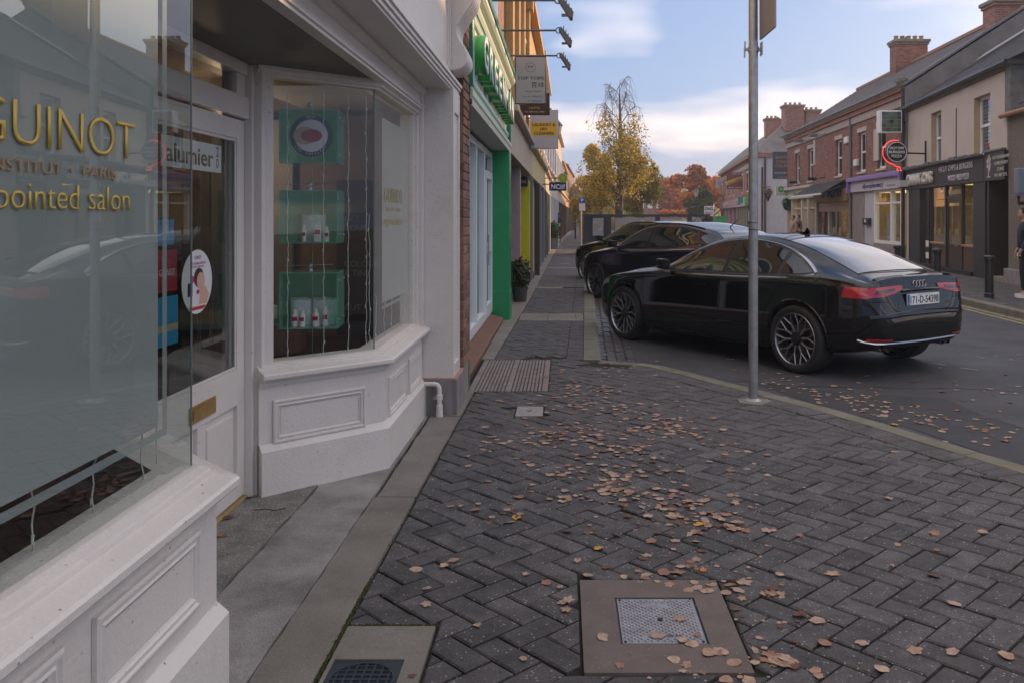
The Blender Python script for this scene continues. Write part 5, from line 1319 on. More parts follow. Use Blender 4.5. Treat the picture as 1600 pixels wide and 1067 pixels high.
hat = Car(HAT, M_CARN, 'dark navy hatchback with an aerial, parked beside the black liftback, second from us', 'cars parked in the bays at the left kerb', (n2_.x, n2_.y, ROADZ), math.atan2(-h2.y, -h2.x))
finish_hatch(hat)
n3_ = n2_ + Vector((-.10, 4.3))
hat3 = dup(hat.root, (n3_.x, n3_.y, ROADZ), math.atan2(-h2.y, -h2.x) + .02, 'black car whose bonnet and nose poke out past the navy hatchback')
for ch_ in [o for o in COL.objects if o.parent == hat3 and o.type == 'MESH']:
    if any(m_ == M_CARN for m_ in ch_.data.materials):
        ch_.data = ch_.data.copy()
        for i_, m_ in enumerate(ch_.data.materials):
            if m_ == M_CARN: ch_.data.materials[i_] = M_CARB
# ---- tall dark estate car at the mouth of the side street, far right
SUV = dict(HAT); SUV['L'] = 4.6
SUV['top'] = [(0, .75), (.03, .9), (.15, 1.0), (.5, 1.07), (1.1, 1.12), (1.35, 1.20), (1.6, 1.38), (1.9, 1.58), (2.2, 1.66), (2.7, 1.69), (3.4, 1.68), (4.0, 1.64), (4.3, 1.58), (4.45, 1.35), (4.52, 1.1), (4.58, .8), (4.6, .7)]
SUV['belt'] = [(0, .7), (.2, .88), (.6, 1.0), (1.3, 1.07), (2.5, 1.10), (3.8, 1.12), (4.4, 1.05), (4.6, .65)]
SUV['wr'] = [(0, .4), (.4, .70), (1.2, .76), (1.7, .70), (2.5, .66), (3.8, .64), (4.3, .64), (4.6, .45)]
suv = Car(SUV, M_CARG, 'dark grey tall estate car at the mouth of the side street by the white gable', None, (13.3, 44.5, -.02), R(75))
sb_ = [(1.55, 1.11), (2.6, 1.13), (3.6, 1.15), (4.25, 1.18)]; st_ = [(1.55, 1.13), (1.85, 1.42), (2.1, 1.55), (2.8, 1.59), (3.6, 1.57), (4.15, 1.52), (4.25, 1.25)]
for sd_ in (-1, 1):
    side_glass(suv, sb_, st_, [2.5, 3.4], False, sd_); mirror_part(suv, 1.6, 1.12, sd_)
    for ax in (SUV['ax0'], SUV['ax1']): wheel(suv, ax, sd_, .345, 'five')
    suv.strip('head_lamp', M_LENS, 'front', [(sd_ * .42, .83), (sd_ * .68, .83)], [(sd_ * .42, .93), (sd_ * .66, .93)], 6, 3, .006)
suv.strip('windscreen', M_RGLASS, 'top', [(1.22, -.66), (1.6, -.64), (2.0, -.60)], [(1.22, .66), (1.6, .64), (2.0, .60)], 12, 10, .005)
suv.strip('grille', M_PLAST, 'front', [(-.38, .62), (.38, .62)], [(-.38, .9), (.38, .9)], 8, 4, .006)
suv.place()
# ================================================================== LEFT ROW
def brick_face(parent, x, y0, y1, z0, z1, m=M_BRICK, name='brick', d=.10, bl=.215, bh=.065, j=.010, axis='y', limit=400, off=0):
    # running bond of single bricks on a wall facing +x; returns count
    n_ = 0; z = z0; row = off
    protos = {}
    while z + bh <= z1 + .001:
        y = y0 - (bl + j) / 2 * (row % 2)
        while y < y1:
            a, b = max(y, y0), min(y + bl, y1)
            if b - a > .03:
                key = round(b - a, 3)
                if key not in protos:
                    mb = MB(); w = b - a; mb.box(-d, 0, 0, w, 0, bh)
                    e = .004; mb = MB().add([(-d, 0, 0), (-d, w, 0), (-d, w, bh), (-d, 0, bh), (-e, 0, 0), (-e, w, 0), (-e, w, bh), (-e, 0, bh), (0, e, e), (0, w - e, e), (0, w - e, bh - e), (0, e, bh - e)],
                        [(0, 3, 2, 1), (0, 1, 5, 4), (1, 2, 6, 5), (2, 3, 7, 6), (3, 0, 4, 7), (4, 5, 9, 8), (5, 6, 10, 9), (6, 7, 11, 10), (7, 4, 8, 11), (8, 9, 10, 11)])
                    o = mb.obj(name, m, None); o.parent = parent; o.matrix_parent_inverse = world_of(parent).inverted(); protos[key] = o
                else:
                    o = protos[key].copy(); COL.objects.link(o)
                o.location = (x + random.uniform(-.003, .004), a, z); n_ += 1
            y += bl + j
        z += bh + j; row += 1
    return n_
bp = empty('brick_pier', (-.9, 7.2, 0), 'narrow red brick party wall pier between the cream salon and the green shop', 'pier')
bx('mortar_core', M_MORT, -1.3, -.812, 6.94, 7.37, -.05, 6.8, bp)
brick_face(bp, -.802, 6.935, 7.372, .28, 3.9, d=.12)
bx('bell_wire', M_BLACK, -.795, -.788, 7.30, 7.306, 2.3, 2.6, bp)

# ---- green shop
gs = empty('green_shop', (-1, 10, 0), 'shop with bright green piers, white framed glazing and a fascia of green block letters', 'shop')
GX = -.80
bx('brick_plinth', mat('brown_ledge_brick', (.20, .09, .05), .7, var=.4, vscale=14, bump=1.0, bscale=60, stretch=(1, 5, 1)), -1.15, -.93, 7.40, 12.15, -.05, .10, gs, bevel=.02)
MB().sweep([(-.93, 7.40), (-.93, 12.15)], [(-.1, 0), (.08, 0), (.085, .055), (.06, .075), (-.08, .115), (-.1, .115)]).obj('ledge', MATS['brown_ledge_brick'], gs)
bx('green_corner_post', M_TEAL, -.90, GX - .005, 7.385, 7.43, -.03, 2.46, gs, bevel=.004)
for (n2, y0, y1, z0, z1) in (('sill_frame', 7.44, 12.4, .12, .24), ('head_frame', 7.44, 12.4, 2.32, 2.40), ('mullion', 10.15, 10.24, .241, 2.319), ('mullion', 11.18, 11.29, .241, 2.319), ('mullion', 7.44, 7.50, .241, 2.319), ('mullion', 12.32, 12.4, .241, 2.319)):
    bx(n2, M_UPVC, -1.10, -1.02, y0, y1, z0, z1, gs, bevel=.006)
bx('window_glass', M_GLASS, -1.064, -1.060, 7.50, 10.15, .241, 2.319, gs); bx('window_glass', M_GLASS, -1.064, -1.060, 10.24, 11.18, .241, 2.319, gs)
gd = bx('glazed_door', M_UPVC, -1.07, -1.01, 11.30, 11.40, .16, 2.1, gs, bevel=.005)
bx('door_stile', M_UPVC, -1.07, -1.01, 12.22, 12.31, .16, 2.1, gd, bevel=.005); bx('door_rail', M_UPVC, -1.07, -1.01, 11.41, 12.21, 2.0, 2.1, gd); bx('door_rail', M_UPVC, -1.07, -1.01, 11.41, 12.21, .16, .30, gd); bx('door_rail', M_UPVC, -1.07, -1.01, 11.41, 12.21, 1.0, 1.12, gd)
bx('door_glass', M_GLASS, -1.045, -1.04, 11.41, 12.21, .30, 2.0, gd)
bx('door_handle', M_GALV, -1.0, -.975, 11.34, 11.37, .85, 1.25, gd)
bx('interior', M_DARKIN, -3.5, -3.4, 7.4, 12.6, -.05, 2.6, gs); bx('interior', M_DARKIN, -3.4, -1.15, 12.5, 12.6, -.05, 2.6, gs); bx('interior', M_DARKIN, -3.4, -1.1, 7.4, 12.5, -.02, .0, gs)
bx('window_display', mat('pale_display', (.45, .5, .42), .6, var=.3), -1.6, -1.55, 8.2, 10.0, .3, 1.3, gs)
bx('green_blind', M_GREEN, -1.22, -1.18, 7.5, 12.3, 2.0, 2.32, gs)
bx('green_pier', M_GREEN, -1.10, -.775, 12.42, 12.80, -.03, 2.44, gs, bevel=.012)
bx('green_pier_base', M_GREEN, -1.11, -.765, 12.41, 12.81, -.035, .42, gs, bevel=.012)
bx('soffit', mat('cream_soffit', (.5, .5, .44), .6), -1.12, -.78, 7.39, 12.85, 2.44, 2.50, gs)
MB().sweep([(-.83, 7.39), (-.83, 12.9)], [(-.2, 2.45), (.045, 2.45), (.045, 2.49), (.035, 2.50), (.055, 2.53), (.055, 2.58), (.02, 2.60), (-.2, 2.60)]).obj('lower_moulding', mat('pale_cream_paint', (.50, .60, .47), .45), gs)
bx('green_band', M_TEAL, -.95, -.815, 7.39, 12.9, 2.603, 2.66, gs)
bx('fascia_board', mat('white_fascia', (.62, .66, .64), .4), -.98, -.835, 7.45, 12.80, 2.66, 3.34, gs)
MB().sweep([(-.83, 7.39), (-.83, 12.9)], [(-.1, 2.66), (.02, 2.66), (.028, 2.68), (.022, 2.72), (-.1, 2.72)]).obj('inner_moulding', MATS['pale_cream_paint'], gs)
MB().sweep([(-.83, 7.39), (-.83, 12.9)], [(-.1, 3.26), (.02, 3.26), (.03, 3.29), (.022, 3.32), (-.1, 3.32)]).obj('inner_moulding', MATS['pale_cream_paint'], gs)
bx('green_band', M_TEAL, -.95, -.812, 7.39, 12.9, 3.322, 3.37, gs)
MB().sweep([(-.83, 7.39), (-.83, 12.95)], [(-.2, 3.372), (.03, 3.372), (.045, 3.41), (.05, 3.44), (.09, 3.47), (.11, 3.50), (.11, 3.54), (-.2, 3.58)]).obj('cornice', MATS['pale_cream_paint'], gs)
MB().sweep([(-.83, 7.39), (-.83, 12.95)], [(-.2, 3.582), (.125, 3.552), (.135, 3.59), (-.2, 3.62)]).obj('cornice_capping', M_TEAL, gs)
bx('pilaster_block', M_TEAL, -.95, -.77, 7.36, 7.50, 2.61, 3.38, gs, bevel=.008); bx('pilaster_block', M_TEAL, -.95, -.775, 12.70, 12.88, 2.603, 3.37, gs, bevel=.008)
M_LIME = mat('green_letter_side', (.04, .34, .05), .3); M_LFACE = mat('white_letter_face', (.72, .70, .74), .35)
for i, chh in enumerate('GREENMAN'):
    y = 7.78 + i * .60
    o = text('block_letter', chh, M_LIME, (-.83, y, 2.83), (0, 1, 0), .34, .44, gs, depth=.115, bold=.035)
    text('letter_face', chh, M_LFACE, (-.7145, y + .01, 2.835), (0, 1, 0), .33, .42, o, depth=.004, bold=.028)
# upper storey
M_BRFAR = mat('red_brick_far', (.34, .16, .10), .85, var=.3, vscale=6, bump=.5, bscale=60, brick=(.30, .24, .20))
bx('upper_wall', M_BRFAR, -1.5, -.93, 7.39, 12.95, 3.62, 6.9, gs)
for y0 in (8.0, 10.4):
    f = bx('upper_window', M_TEAL, -.96, -.90, y0, y0 + 1.35, 3.95, 5.9, gs); bx('window_sash', M_UPVC, -.91, -.885, y0 + .1, y0 + 1.25, 4.05, 5.8, f); bx('window_glass', M_CGLASS, -.90, -.88, y0 + .18, y0 + 1.17, 4.12, 5.72, f)
bx('roof', M_SLATE, -6, -.78, 7.0, 12.95, 6.9, 7.05, gs)
bx('back_wall', M_DARKIN, -6, -5.9, 7.0, 12.95, 0, 6.9, gs)
# courses standing proud on the upper walls near the frame top (sunlit end)
# ---- floodlights on arms
def flood(Y, label):
    e = empty('floodlight', (-.9, Y, 3.98), label, 'floodlight', 'floodlights on arms over the left shop fronts')
    MB().tube([(-.95, Y, 3.975), (-.10, Y, 3.975)], .014, 8).obj('arm', M_LEAD, e)
    MB().lathe([(.04, -.02), (.045, 0), (.04, .02), (.03, 0)], T=lambda a, b, h: (-.06 + a, Y + h, 3.975 + b), seg=14, close=True).obj('hinge_ring', M_LEAD, e)
    mb = MB().prism([(-.02, .02), (.01, .05), (.16, -.14), (.15, -.20), (.12, -.20)], Y - .09, Y + .09, T=lambda a, b, h: (-.04 + a, h, 3.96 + b)); mb.obj('lamp_head', M_LEAD, e)
    for k_ in range(4): bx('cooling_fin', M_LEAD, .0 + k_ * .03, .012 + k_ * .03, Y - .10, Y + .10, 3.985 - k_ * .05, 4.015 - k_ * .05, e)
    bx('lens', mat('lamp_glass', (.3, .32, .35), .1), -.02, .09, Y - .07, Y + .07, 3.80, 3.805, e)
flood(9.9, 'floodlight on an arm, topmost in view and nearest to us'); flood(11.5, 'middle floodlight on an arm above the green shop'); flood(13.3, 'lowest floodlight on an arm, over the hanging shop signs')

# ---- generic further fronts
def FX(Y): return interp([(12.8, -.77), (20, -.74), (22, -.66), (39, -.58), (54, -.22), (76, .28), (95, .75), (140, 3.0)], Y)
def left_house(y0, y1, h, wall, label, fz=(2.45, 3.1), fascia=None, shop=M_BLACK, win=2, roofm=None, corn=True, fx=0.0, name='terraced_building', piers=True):
    x0, x1 = FX(y0) + fx, FX(y1) + fx; e = empty(name, (x0, y0, 0), label, 'building')
    d = Vector((x1 - x0, y1 - y0)).normalized(); L = Vector((x1 - x0, y1 - y0)).length; n = Vector((d.y, -d.x))
    T = lambda o, s, z: (x0 + d.x * s + n.x * o, y0 + d.y * s + n.y * o, z)
    bx('upper_wall', wall, -5, -.16, 0, L - .004, fz[1], h, e, T=T)
    bx('fascia', fascia or wall, -.5, -.02, .02, L - .02, fz[0], fz[1] - .002, e, T=T); 
    if corn: bx('fascia_cornice', fascia or wall, -.3, .10, .0, L - .004, fz[1], fz[1] + .10, e, T=T, bevel=.02)
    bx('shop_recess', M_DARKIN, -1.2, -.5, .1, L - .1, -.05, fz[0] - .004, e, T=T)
    npier = max(2, int(L / 2.2)) if piers else 0
    for i in range(npier + 1 if piers else 0):
        s_ = i * (L - .3) / npier; bx('pier', shop, -.5, .0, s_ + .004, s_ + .28, -.05, fz[0], e, T=T, bevel=.01)
    for i in range(npier):
        s_ = i * (L - .3) / npier; s2 = (i + 1) * (L - .3) / npier
        bx('shop_window', M_CGLASS, -.36, -.34, s_ + .285, s2, .5, fz[0] - .003, e, T=T); bx('stall_riser', shop, -.38, -.12, s_ + .285, s2, -.05, .498, e, T=T)
    for i in range(win):
        s_ = (i + .5) * L / win
        f = bx('window_surround', M_PAINTW, -.17, -.11, s_ - .55, s_ + .55, fz[1] + .7, fz[1] + 2.4, e, T=T); bx('window_glass', M_CGLASS, -.12, -.10, s_ - .42, s_ + .42, fz[1] + .82, fz[1] + 2.28, f, T=T); bx('window_sill', M_PAINTW, -.12, -.03, s_ - .6, s_ + .6, fz[1] + .6, fz[1] + .698, f, T=T)
    bx('parapet_cornice', wall, -.3, .06, 0, L - .004, h, h + .16, e, T=T, bevel=.02)
    MB().prism([(-5, h + .16), (.0, h + .16), (-2.6, h + 1.6)], .0, L - .004, T=lambda a, b, hh: T(a, hh, b)).obj('roof', roofm or M_SLATE, e)
    return e, T, L
M_CREAMR = mat('pale_cream_render', (.55, .47, .37), .8, var=.15, bump=.4)
M_OCHRE = mat('ochre_render', (.58, .36, .14), .8, var=.2, bump=.4)
M_YBR = mat('yellow_painted_brick', (.80, .70, .02), .5, var=.12, vscale=8); M_PBR = mat('pinkish_painted_brick', (.46, .36, .35), .7, var=.15)
M_DKBR = mat('dark_grey_brick', (.07, .065, .06), .8, var=.3, vscale=10)
e, T, L = left_house(12.96, 20.4, 6.7, M_BRFAR, 'brick building with pale cream fascia and yellow painted brick piers beyond the green shop', fz=(2.46, 3.08), fascia=M_CREAMR, win=3, piers=False)
# ornate sunlit upper front: pilasters and hood mouldings
for y in (13.6, 15.4, 17.3, 19.6):
    bx('upper_pilaster', M_OCHRE, FX(y) - .16, FX(y) - .02, y, y + .35, 3.3, 6.7, e, bevel=.02)
    bx('pilaster_capital', M_OCHRE, FX(y) - .16, FX(y) + .06, y - .06, y + .41, 6.2, 6.7, e, bevel=.03)
# pink and dark brick pier, yellow piers: single bricks facing us
def pier(x0, x1, Y, z0, z1, m, name, depth=.35, e=None, bl=.215, bh=.066, j=.010):
    core = bx(name, m, x0 + .004, x1 - .004, Y + .012, Y + depth, z0, z1, e)
    z = z0; row = 0; protos = {}
    while z + bh <= z1 + .02:
        x = x0 - (bl + j) / 2 * (row % 2)
        while x < x1:
            a, b = max(x, x0), min(x + bl, x1)
            if b - a > .02:
                key = round(b - a, 3)
                if key not in protos:
                    w = b - a; o = MB().box(0, w, 0, .10, 0, bh).obj('brick', m, core); protos[key] = o
                    o.matrix_parent_inverse = world_of(core).inverted()
                else: o = protos[key].copy(); COL.objects.link(o)
                o.location = (a, Y + random.uniform(-.003, .002), z)
            x += bl + j
        z += bh + j; row += 1
    return core
pier(-1.05, -.84, 16.8, .62, 2.46, M_PBR, 'pink_pier', e=e); pier(-1.05, -.84, 16.81, -.02, .60, M_DKBR, 'dark_pier_base', e=e)
pier(-1.02, -.765, 19.6, .20, 2.30, M_YBR, 'yellow_pier', e=e); bx('black_pier_base', M_BLACK, -1.04, -.745, 19.57, 19.97, -.02, .20, e, bevel=.01)
pier(-.90, -.72, 20.9, .16, 2.2, M_YBR, 'yellow_pier', e=e); bx('black_pier_base', M_BLACK, -.91, -.71, 20.88, 21.2, -.02, .16, e)
bx('timber_post', mat('dark_timber', (.06, .04, .03), .6), -.72, -.60, 21.9, 22.15, -.02, 2.35, e, bevel=.01)
bs = bx('box_sign', M_BLACK, -1.03, -.80, 19.45, 19.55, 2.18, 2.40, None, bevel=.01); tag(bs, 'small black box sign with white letters above the yellow brick pier', 'sign')
text('lettering', 'ONE', M_WHITE, (-.98, 19.447, 2.25), (1, 0, 0), .07, .14, bs, depth=.002)
left_house(20.42, 28.8, 6.5, M_OCHRE, 'ochre sunlit building with a yellowish fascia, third front beyond the green shop', fascia=mat('yellowish_fascia', (.6, .5, .25), .6), shop=mat('grey_shop_front', (.22, .21, .22), .5), win=4)
left_house(28.82, 38.5, 6.9, M_CREAMR, 'cream rendered building with grey shutters behind the navy lettered sign', shop=M_LEAD, win=4)
left_house(38.52, 52, 6.2, M_BRFAR, 'red brick terrace with white shop pillars in the middle distance on the left', shop=M_PAINTW, fascia=M_PAINTW, win=4)
left_house(52.02, 66, 6.8, M_CREAMR, 'cream three-window building beside the yellow tree on the left', shop=M_WOOD, win=4)
left_house(66.02, 84, 5.6, M_OCHRE, 'low ochre building near the end of the left row', shop=M_DARKIN, win=4)
left_house(84.02, 110, 6.5, M_BRFAR, 'farthest brick terrace closing the left row', shop=M_DARKIN, win=5)

# ---- hanging signs
def hang(Y, x0, x1, z0, z1, m, label, name='hanging_sign', frame=M_BLACK, d=.10, arm=True):
    e = empty(name, (x0, Y, z0), label, 'sign')
    bx('frame', frame, x0 - .012, x1 + .012, Y, Y + d, z0 - .012, z1 + .012, e, bevel=.006); bx('face', m, x0, x1, Y - .006, Y - .001, z0, z1, e)
    if arm: MB().tube([(-1.0, Y + d / 2, z0 + (z1 - z0) * .8), (x0, Y + d / 2, z0 + (z1 - z0) * .8)], .018, 6).obj('bracket', M_BLACK, e)
    return e
Y = 14.0; M_PALES = mat('pale_grey_sign', (.42, .44, .43), .4, var=.08)
e = hang(Y, x_at(806, Y), x_at(852, Y), z_at(162, Y), z_at(90, Y), M_PALES, 'pale grey hanging sign reading TOP TOPS')
M_SGREY = mat('sign_dark_grey', (.06, .06, .065), .6)
xc = (x_at(806, Y) + x_at(852, Y)) / 2
text('lettering', 'TOP TOPS', M_SGREY, (xc, Y - .007, z_at(125, Y)), (1, 0, 0), .05, .43, e, depth=.001, align='CENTER', bold=.01)
text('lettering', 'Tel: 01 4906012', M_SGREY, (xc + .03, Y - .007, z_at(153, Y)), (1, 0, 0), .03, .34, e, depth=.001, align='CENTER')
text('lettering', '01 4906435', M_SGREY, (xc + .07, Y - .007, z_at(158, Y) - .02), (1, 0, 0), .03, .24, e, depth=.001, align='CENTER')
text('lettering', 'Chinese Takeaway', M_SGREY, (xc + .05, Y - .007, z_at(144, Y)), (1, 0, 0), .022, .28, e, depth=.001, align='CENTER')
def strokes(par, Y, ox, oz, s, segs, m=M_SGREY, w=.1):
    mb = MB()
    for (a, b, c2, d) in segs:
        x0, x1 = min(a, c2) - w / 2, max(a, c2) + w / 2; z0, z1 = min(b, d) - w / 2, max(b, d) + w / 2
        mb.box(ox + x0 * s, ox + x1 * s, Y - .008, Y - .0065, oz + z0 * s, oz + z1 * s)
    o = mb.obj('character', m, par); tag(o, kind='stuff')
zc = z_at(137, Y)
strokes(e, Y, xc + .02, zc, .08, [(0, 1, 1, 1), (.15, .7, .85, .7), (.15, 0, .15, .7), (.85, 0, .85, .7), (.15, .35, .85, .35), (.15, 0, .85, 0), (.5, .7, .5, 1)])
strokes(e, Y, xc + .13, zc, .08, [(0, .2, 0, .8), (.3, .2, .3, .8), (0, .2, .3, .2), (0, .8, .3, .8), (.5, .75, 1.05, .75), (.45, .45, 1.1, .45), (.77, 0, .77, 1), (.6, .1, .6, .3), (.95, .1, .95, .3)])
MB().lathe([(.075, -.0015), (.08, -.0015), (.08, 0), (.075, 0)], T=lambda a, b, h: (xc + a, Y - .006 + h, z_at(106, Y) + b), seg=28, close=True).obj('emblem_ring', M_SGREY, e)
strokes(e, Y, xc - .04, z_at(106, Y) - .02, .08, [(0, .5, .3, .3), (.3, .2, .3, .6), (.5, .2, .5, .6), (.7, .2, .7, .6), (.7, .5, 1, .3)], w=.05)
Y = 15.6
e = hang(Y, x_at(811, Y), x_at(858, Y), z_at(179, Y), z_at(147, Y), mat('dark_brown_sign', (.07, .035, .02), .5), 'dark brown hanging sign tucked behind the pale TOP TOPS sign', frame=MATS['dark_brown_sign'])
text('lettering', 'CENTRE', M_YELLOW, (x_at(835, Y), Y - .007, z_at(171, Y)), (1, 0, 0), .04, .2, e, depth=.001, align='CENTER'); text('lettering', 'Tel: 086 352 2908', mat('cream_letters', (.6, .55, .4), .6), (x_at(835, Y), Y - .007, z_at(176.5, Y)), (1, 0, 0), .03, .36, e, depth=.001, align='CENTER')
Y = 19.0
e = hang(Y, x_at(829, Y), x_at(871.5, Y), z_at(232, Y), z_at(173, Y), mat('white_sign_panel', (.50, .49, .50), .4), 'white and yellow hanging sign reading LAUNDRY & DRY CLEANERS', frame=MATS['white_sign_panel'])
yb = bx('yellow_panel', M_YELLOW, x_at(830.5, Y), x_at(870, Y), Y - .009, Y - .0065, z_at(213, Y), z_at(191.5, Y), e)
for i, s in enumerate(('LAUNDRY &', 'DRY', 'CLEANERS')):
    text('lettering', s, M_SGREY, (x_at(850, Y), Y - .010, z_at(197.5 + i * 6.7, Y)), (1, 0, 0), .062, (.50, .16, .44)[i], e, depth=.001, align='CENTER', bold=.03)
MB().tube([(x_at(829, Y), Y + .05, z_at(225, Y)), (x_at(790, Y), Y + .05, z_at(223, Y))], .02, 6).obj('bracket', M_BLACK, e)
Y = 27.5
e = hang(Y, x_at(858.5, Y), x_at(884, Y), z_at(298, Y), z_at(286, Y), mat('navy_sign', (.015, .03, .13), .5), 'navy hanging sign reading NCBI')
text('lettering', 'NCBI', M_WHITE, (x_at(871.5, Y), Y - .008, z_at(296, Y)), (1, 0, 0), .15, .43, e, depth=.002, align='CENTER', bold=.03)
Y = 29.5
e = empty('round_hanging_sign', (x_at(879, Y), Y, z_at(280, Y)), 'round lime green hanging sign above the NCBI sign', 'sign')
MB().lathe([(0, -.03), (.17, -.03), (.17, .03), (0, .03)], T=lambda a, b, h: (x_at(879.5, Y) + a, Y + h, z_at(279, Y) + b), seg=28).obj('disc', mat('lime_sign', (.35, .42, .03), .4), e)
MB().lathe([(.09, -.034), (.11, -.034), (.11, -.03), (.09, -.03)], T=lambda a, b, h: (x_at(879.5, Y) + a, Y + h, z_at(279, Y) + b), seg=24, close=True).obj('emblem_ring', M_GREEN, e)
MB().tube([(-.7, Y, z_at(279, Y)), (x_at(872, Y), Y, z_at(279, Y))], .015, 6).obj('bracket', M_BLACK, e)
# ---- wall lanterns
def lantern(x, Y, z, s, label, xw):
    e = empty('wall_lantern', (x, Y, z), label, 'lamp'); T = lambda a, b, h: (x + a * s, Y + b * s, z + h * s)
    MB().lathe([(.08, 0), (.14, .30), (.0, .30)], T=T, seg=6).obj('glass_box', mat('lantern_glass', (.5, .47, .4), .2), e); MB().lathe([(.17, .30), (.05, .45), (.0, .52)], T=T, seg=6).obj('cap', M_BLACK, e); MB().lathe([(0, -.05), (.09, 0)], T=T, seg=6).obj('base', M_BLACK, e)
    MB().tube([(xw, Y, z - .1 * s), (x, Y, z - .12 * s), (x, Y, z)], .02 * s, 6).obj('bracket', M_BLACK, e)
lantern(x_at(871, 21.5), 21.5, z_at(213, 21.5), .85, 'black wall lantern behind the laundry sign', -.7)
lantern(x_at(884, 47), 47, z_at(282, 47), 1.0, 'black wall lantern beyond the NCBI sign, against the sky', -.4)
# cylinder of a bracket light on the pale sign
# ---- planter and street things on the left pavement
def shrub(name, x, y, z, rx, rz_, n, m, label, cat='plant', seed=3, leaf=.04, parent=None):
    rg = random.Random(seed); mb = MB()
    for i in range(n):
        a, b = rg.uniform(0, 6.283), math.acos(rg.uniform(-1, 1)); r_ = rg.uniform(.35, 1.0) ** .6 * (1 + .25 * math.sin(3 * a) * math.sin(2 * b))
        p = Vector((x + rx * r_ * math.cos(a) * math.sin(b), y + rx * r_ * math.sin(a) * math.sin(b), z + rz_ * r_ * math.cos(b)))
        u = Vector((rg.gauss(0, 1), rg.gauss(0, 1), rg.gauss(0, 1))).normalized(); v = u.orthogonal().normalized(); s_ = leaf * rg.uniform(.6, 1.4)
        mb.add([p - u * s_, p + v * s_ * .5, p + u * s_, p - v * s_ * .5], [(0, 1, 2, 3)])
    o = mb.obj(name, m, parent); return o
M_LEAFG = mat('dark_green_leaf', (.035, .07, .015), .5, rand=.2, var=.5, vscale=12, transl=.25, col2=(.09, .07, .02))
pt = empty('planter', (-.72, 15.2, 0), 'straggly green shrub in a low dark pot at the foot of the green pier', 'plant')
MB().lathe([(0, 0), (.11, 0), (.14, .26), (.12, .26), (.10, .20), (0, .2)], T=lambda a, b, h: (-.76 + a, 15.1 + b, h), seg=20).obj('pot', M_DKBR, pt)
tag(shrub('foliage', -.74, 15.1, .48, .16, .28, 900, M_LEAFG, '', leaf=.035, parent=pt), kind='stuff')
MB().tube([(-.76, 15.1, .2), (-.75, 15.1, .6)], .01, 5).obj('stem', M_WOOD, pt)
pt = empty('planter', (-.35, 40, 0), 'clipped evergreen in a blue-grey pot farther up the left pavement', 'plant')
MB().lathe([(0, 0), (.2, 0), (.26, .5), (.22, .5), (0, .45)], T=lambda a, b, h: (-.42 + a, 40 + b, h), seg=20).obj('pot', mat('bluegrey_pot', (.10, .13, .16), .5), pt)
tag(shrub('foliage', -.42, 40, .85, .24, .42, 900, mat('evergreen_leaf', (.03, .09, .02), .5, transl=.2), '', leaf=.06, parent=pt), kind='stuff')
pm = empty('payment_machine', (-.33, 50, 0), 'black upright parking machine with a blue head on the far left pavement', 'parking machine')
bx('post', M_BLACK, -.42, -.15, 50, 50.3, 0, 1.15, pm, bevel=.02); bx('head', M_BLACK, -.46, -.10, 49.95, 50.35, 1.16, 1.75, pm, bevel=.04); bx('blue_panel', M_BLUE, -.40, -.16, 49.94, 49.948, 1.42, 1.66, pm); bx('white_notice', M_WHITE, -.39, -.17, 49.94, 49.948, .95, 1.12, pm)
# parking sign pole
pp_ = empty('parking_sign', (.98, 37, 0), 'blue and white parking sign on a slim grey pole beside the fenced terrace', 'road sign')
MB().tube([(.72, 36, 0), (.72, 36, 2.35)], .03, 8).obj('pole', M_GALV, pp_); MB().tube([(.79, 37.5, 0), (.79, 37.5, 2.2)], .03, 8).obj('pole', M_GALV, pp_)
bx('blue_panel', M_BLUE, .66, .92, 35.93, 35.95, z_at(318, 36), z_at(309, 36), pp_); bx('white_panel', M_WHITE, .66, .92, 35.93, 35.95, z_at(330, 36), z_at(318.5, 36), pp_)
text('lettering', 'P', M_WHITE, (.74, 35.928, z_at(316.5, 36)), (1, 0, 0), .15, .1, pp_, depth=.002, bold=.03)
# ================================================================== RIGHT ROW
class Front:
    # street front: u = distance along +Y, X = x0 + k (u - u0); offsets are towards the street (-X side)
    def __init__(s, x0, u0, k): s.x0, s.u0, s.k = x0, u0, k; s.n = Vector((-1, s.k)).normalized()
    def P(s, o, u, z): return (s.x0 + s.k * (u - s.u0) + s.n.x * o, u + s.n.y * o, z)
    def u(s, px): t = (px - HX) / FP; return (s.x0 - s.k * s.u0) / (t - s.k)
    def z(s, px, py): return z_at(py, s.u(px))
    def box(s, name, m, o0, o1, u0, u1, z0, z1, parent, bevel=0): return bx(name, m, o0, o1, u0, u1, z0, z1, parent, bevel, T=s.P)
    def text(s, name, body, m, u_left, z, h, w, parent, o=.01, depth=.006, bold=.0, shear=0):
        # reads left to right seen from the street: from far (large u) to near
        return text(name, body, m, s.P(o, u_left, z), (-s.k, -1, 0), h, w, parent, depth=depth, bold=bold, shear=shear)
M_CREAMW = mat('cream_rendered_wall', (.52, .46, .41), .85, var=.10, vscale=1.2, bump=.6, bscale=120, dirt=.12)
M_REVEAL = mat('tan_reveal', (.46, .36, .22), .85, var=.15, bump=.4)
M_PEB = mat('pebble_dash', (.21, .175, .15), .95, var=.45, vscale=40, bump=3, bscale=60, speck=(34, .5, (.32, .28, .24)), col2=(.12, .10, .085))
M_BRR = mat('red_brick_right', (.38, .15, .10), .85, var=.35, vscale=2.5, bump=.5, bscale=60, rand=.15, brick=(.27, .22, .20))
M_WARM = mat('warm_lit_ceiling', (.9, .7, .35), .8, emit=(1, .66, .25), estr=1.1)
M_WARMW = mat('warm_wall', (.52, .40, .24), .8, var=.35, vscale=2.5)
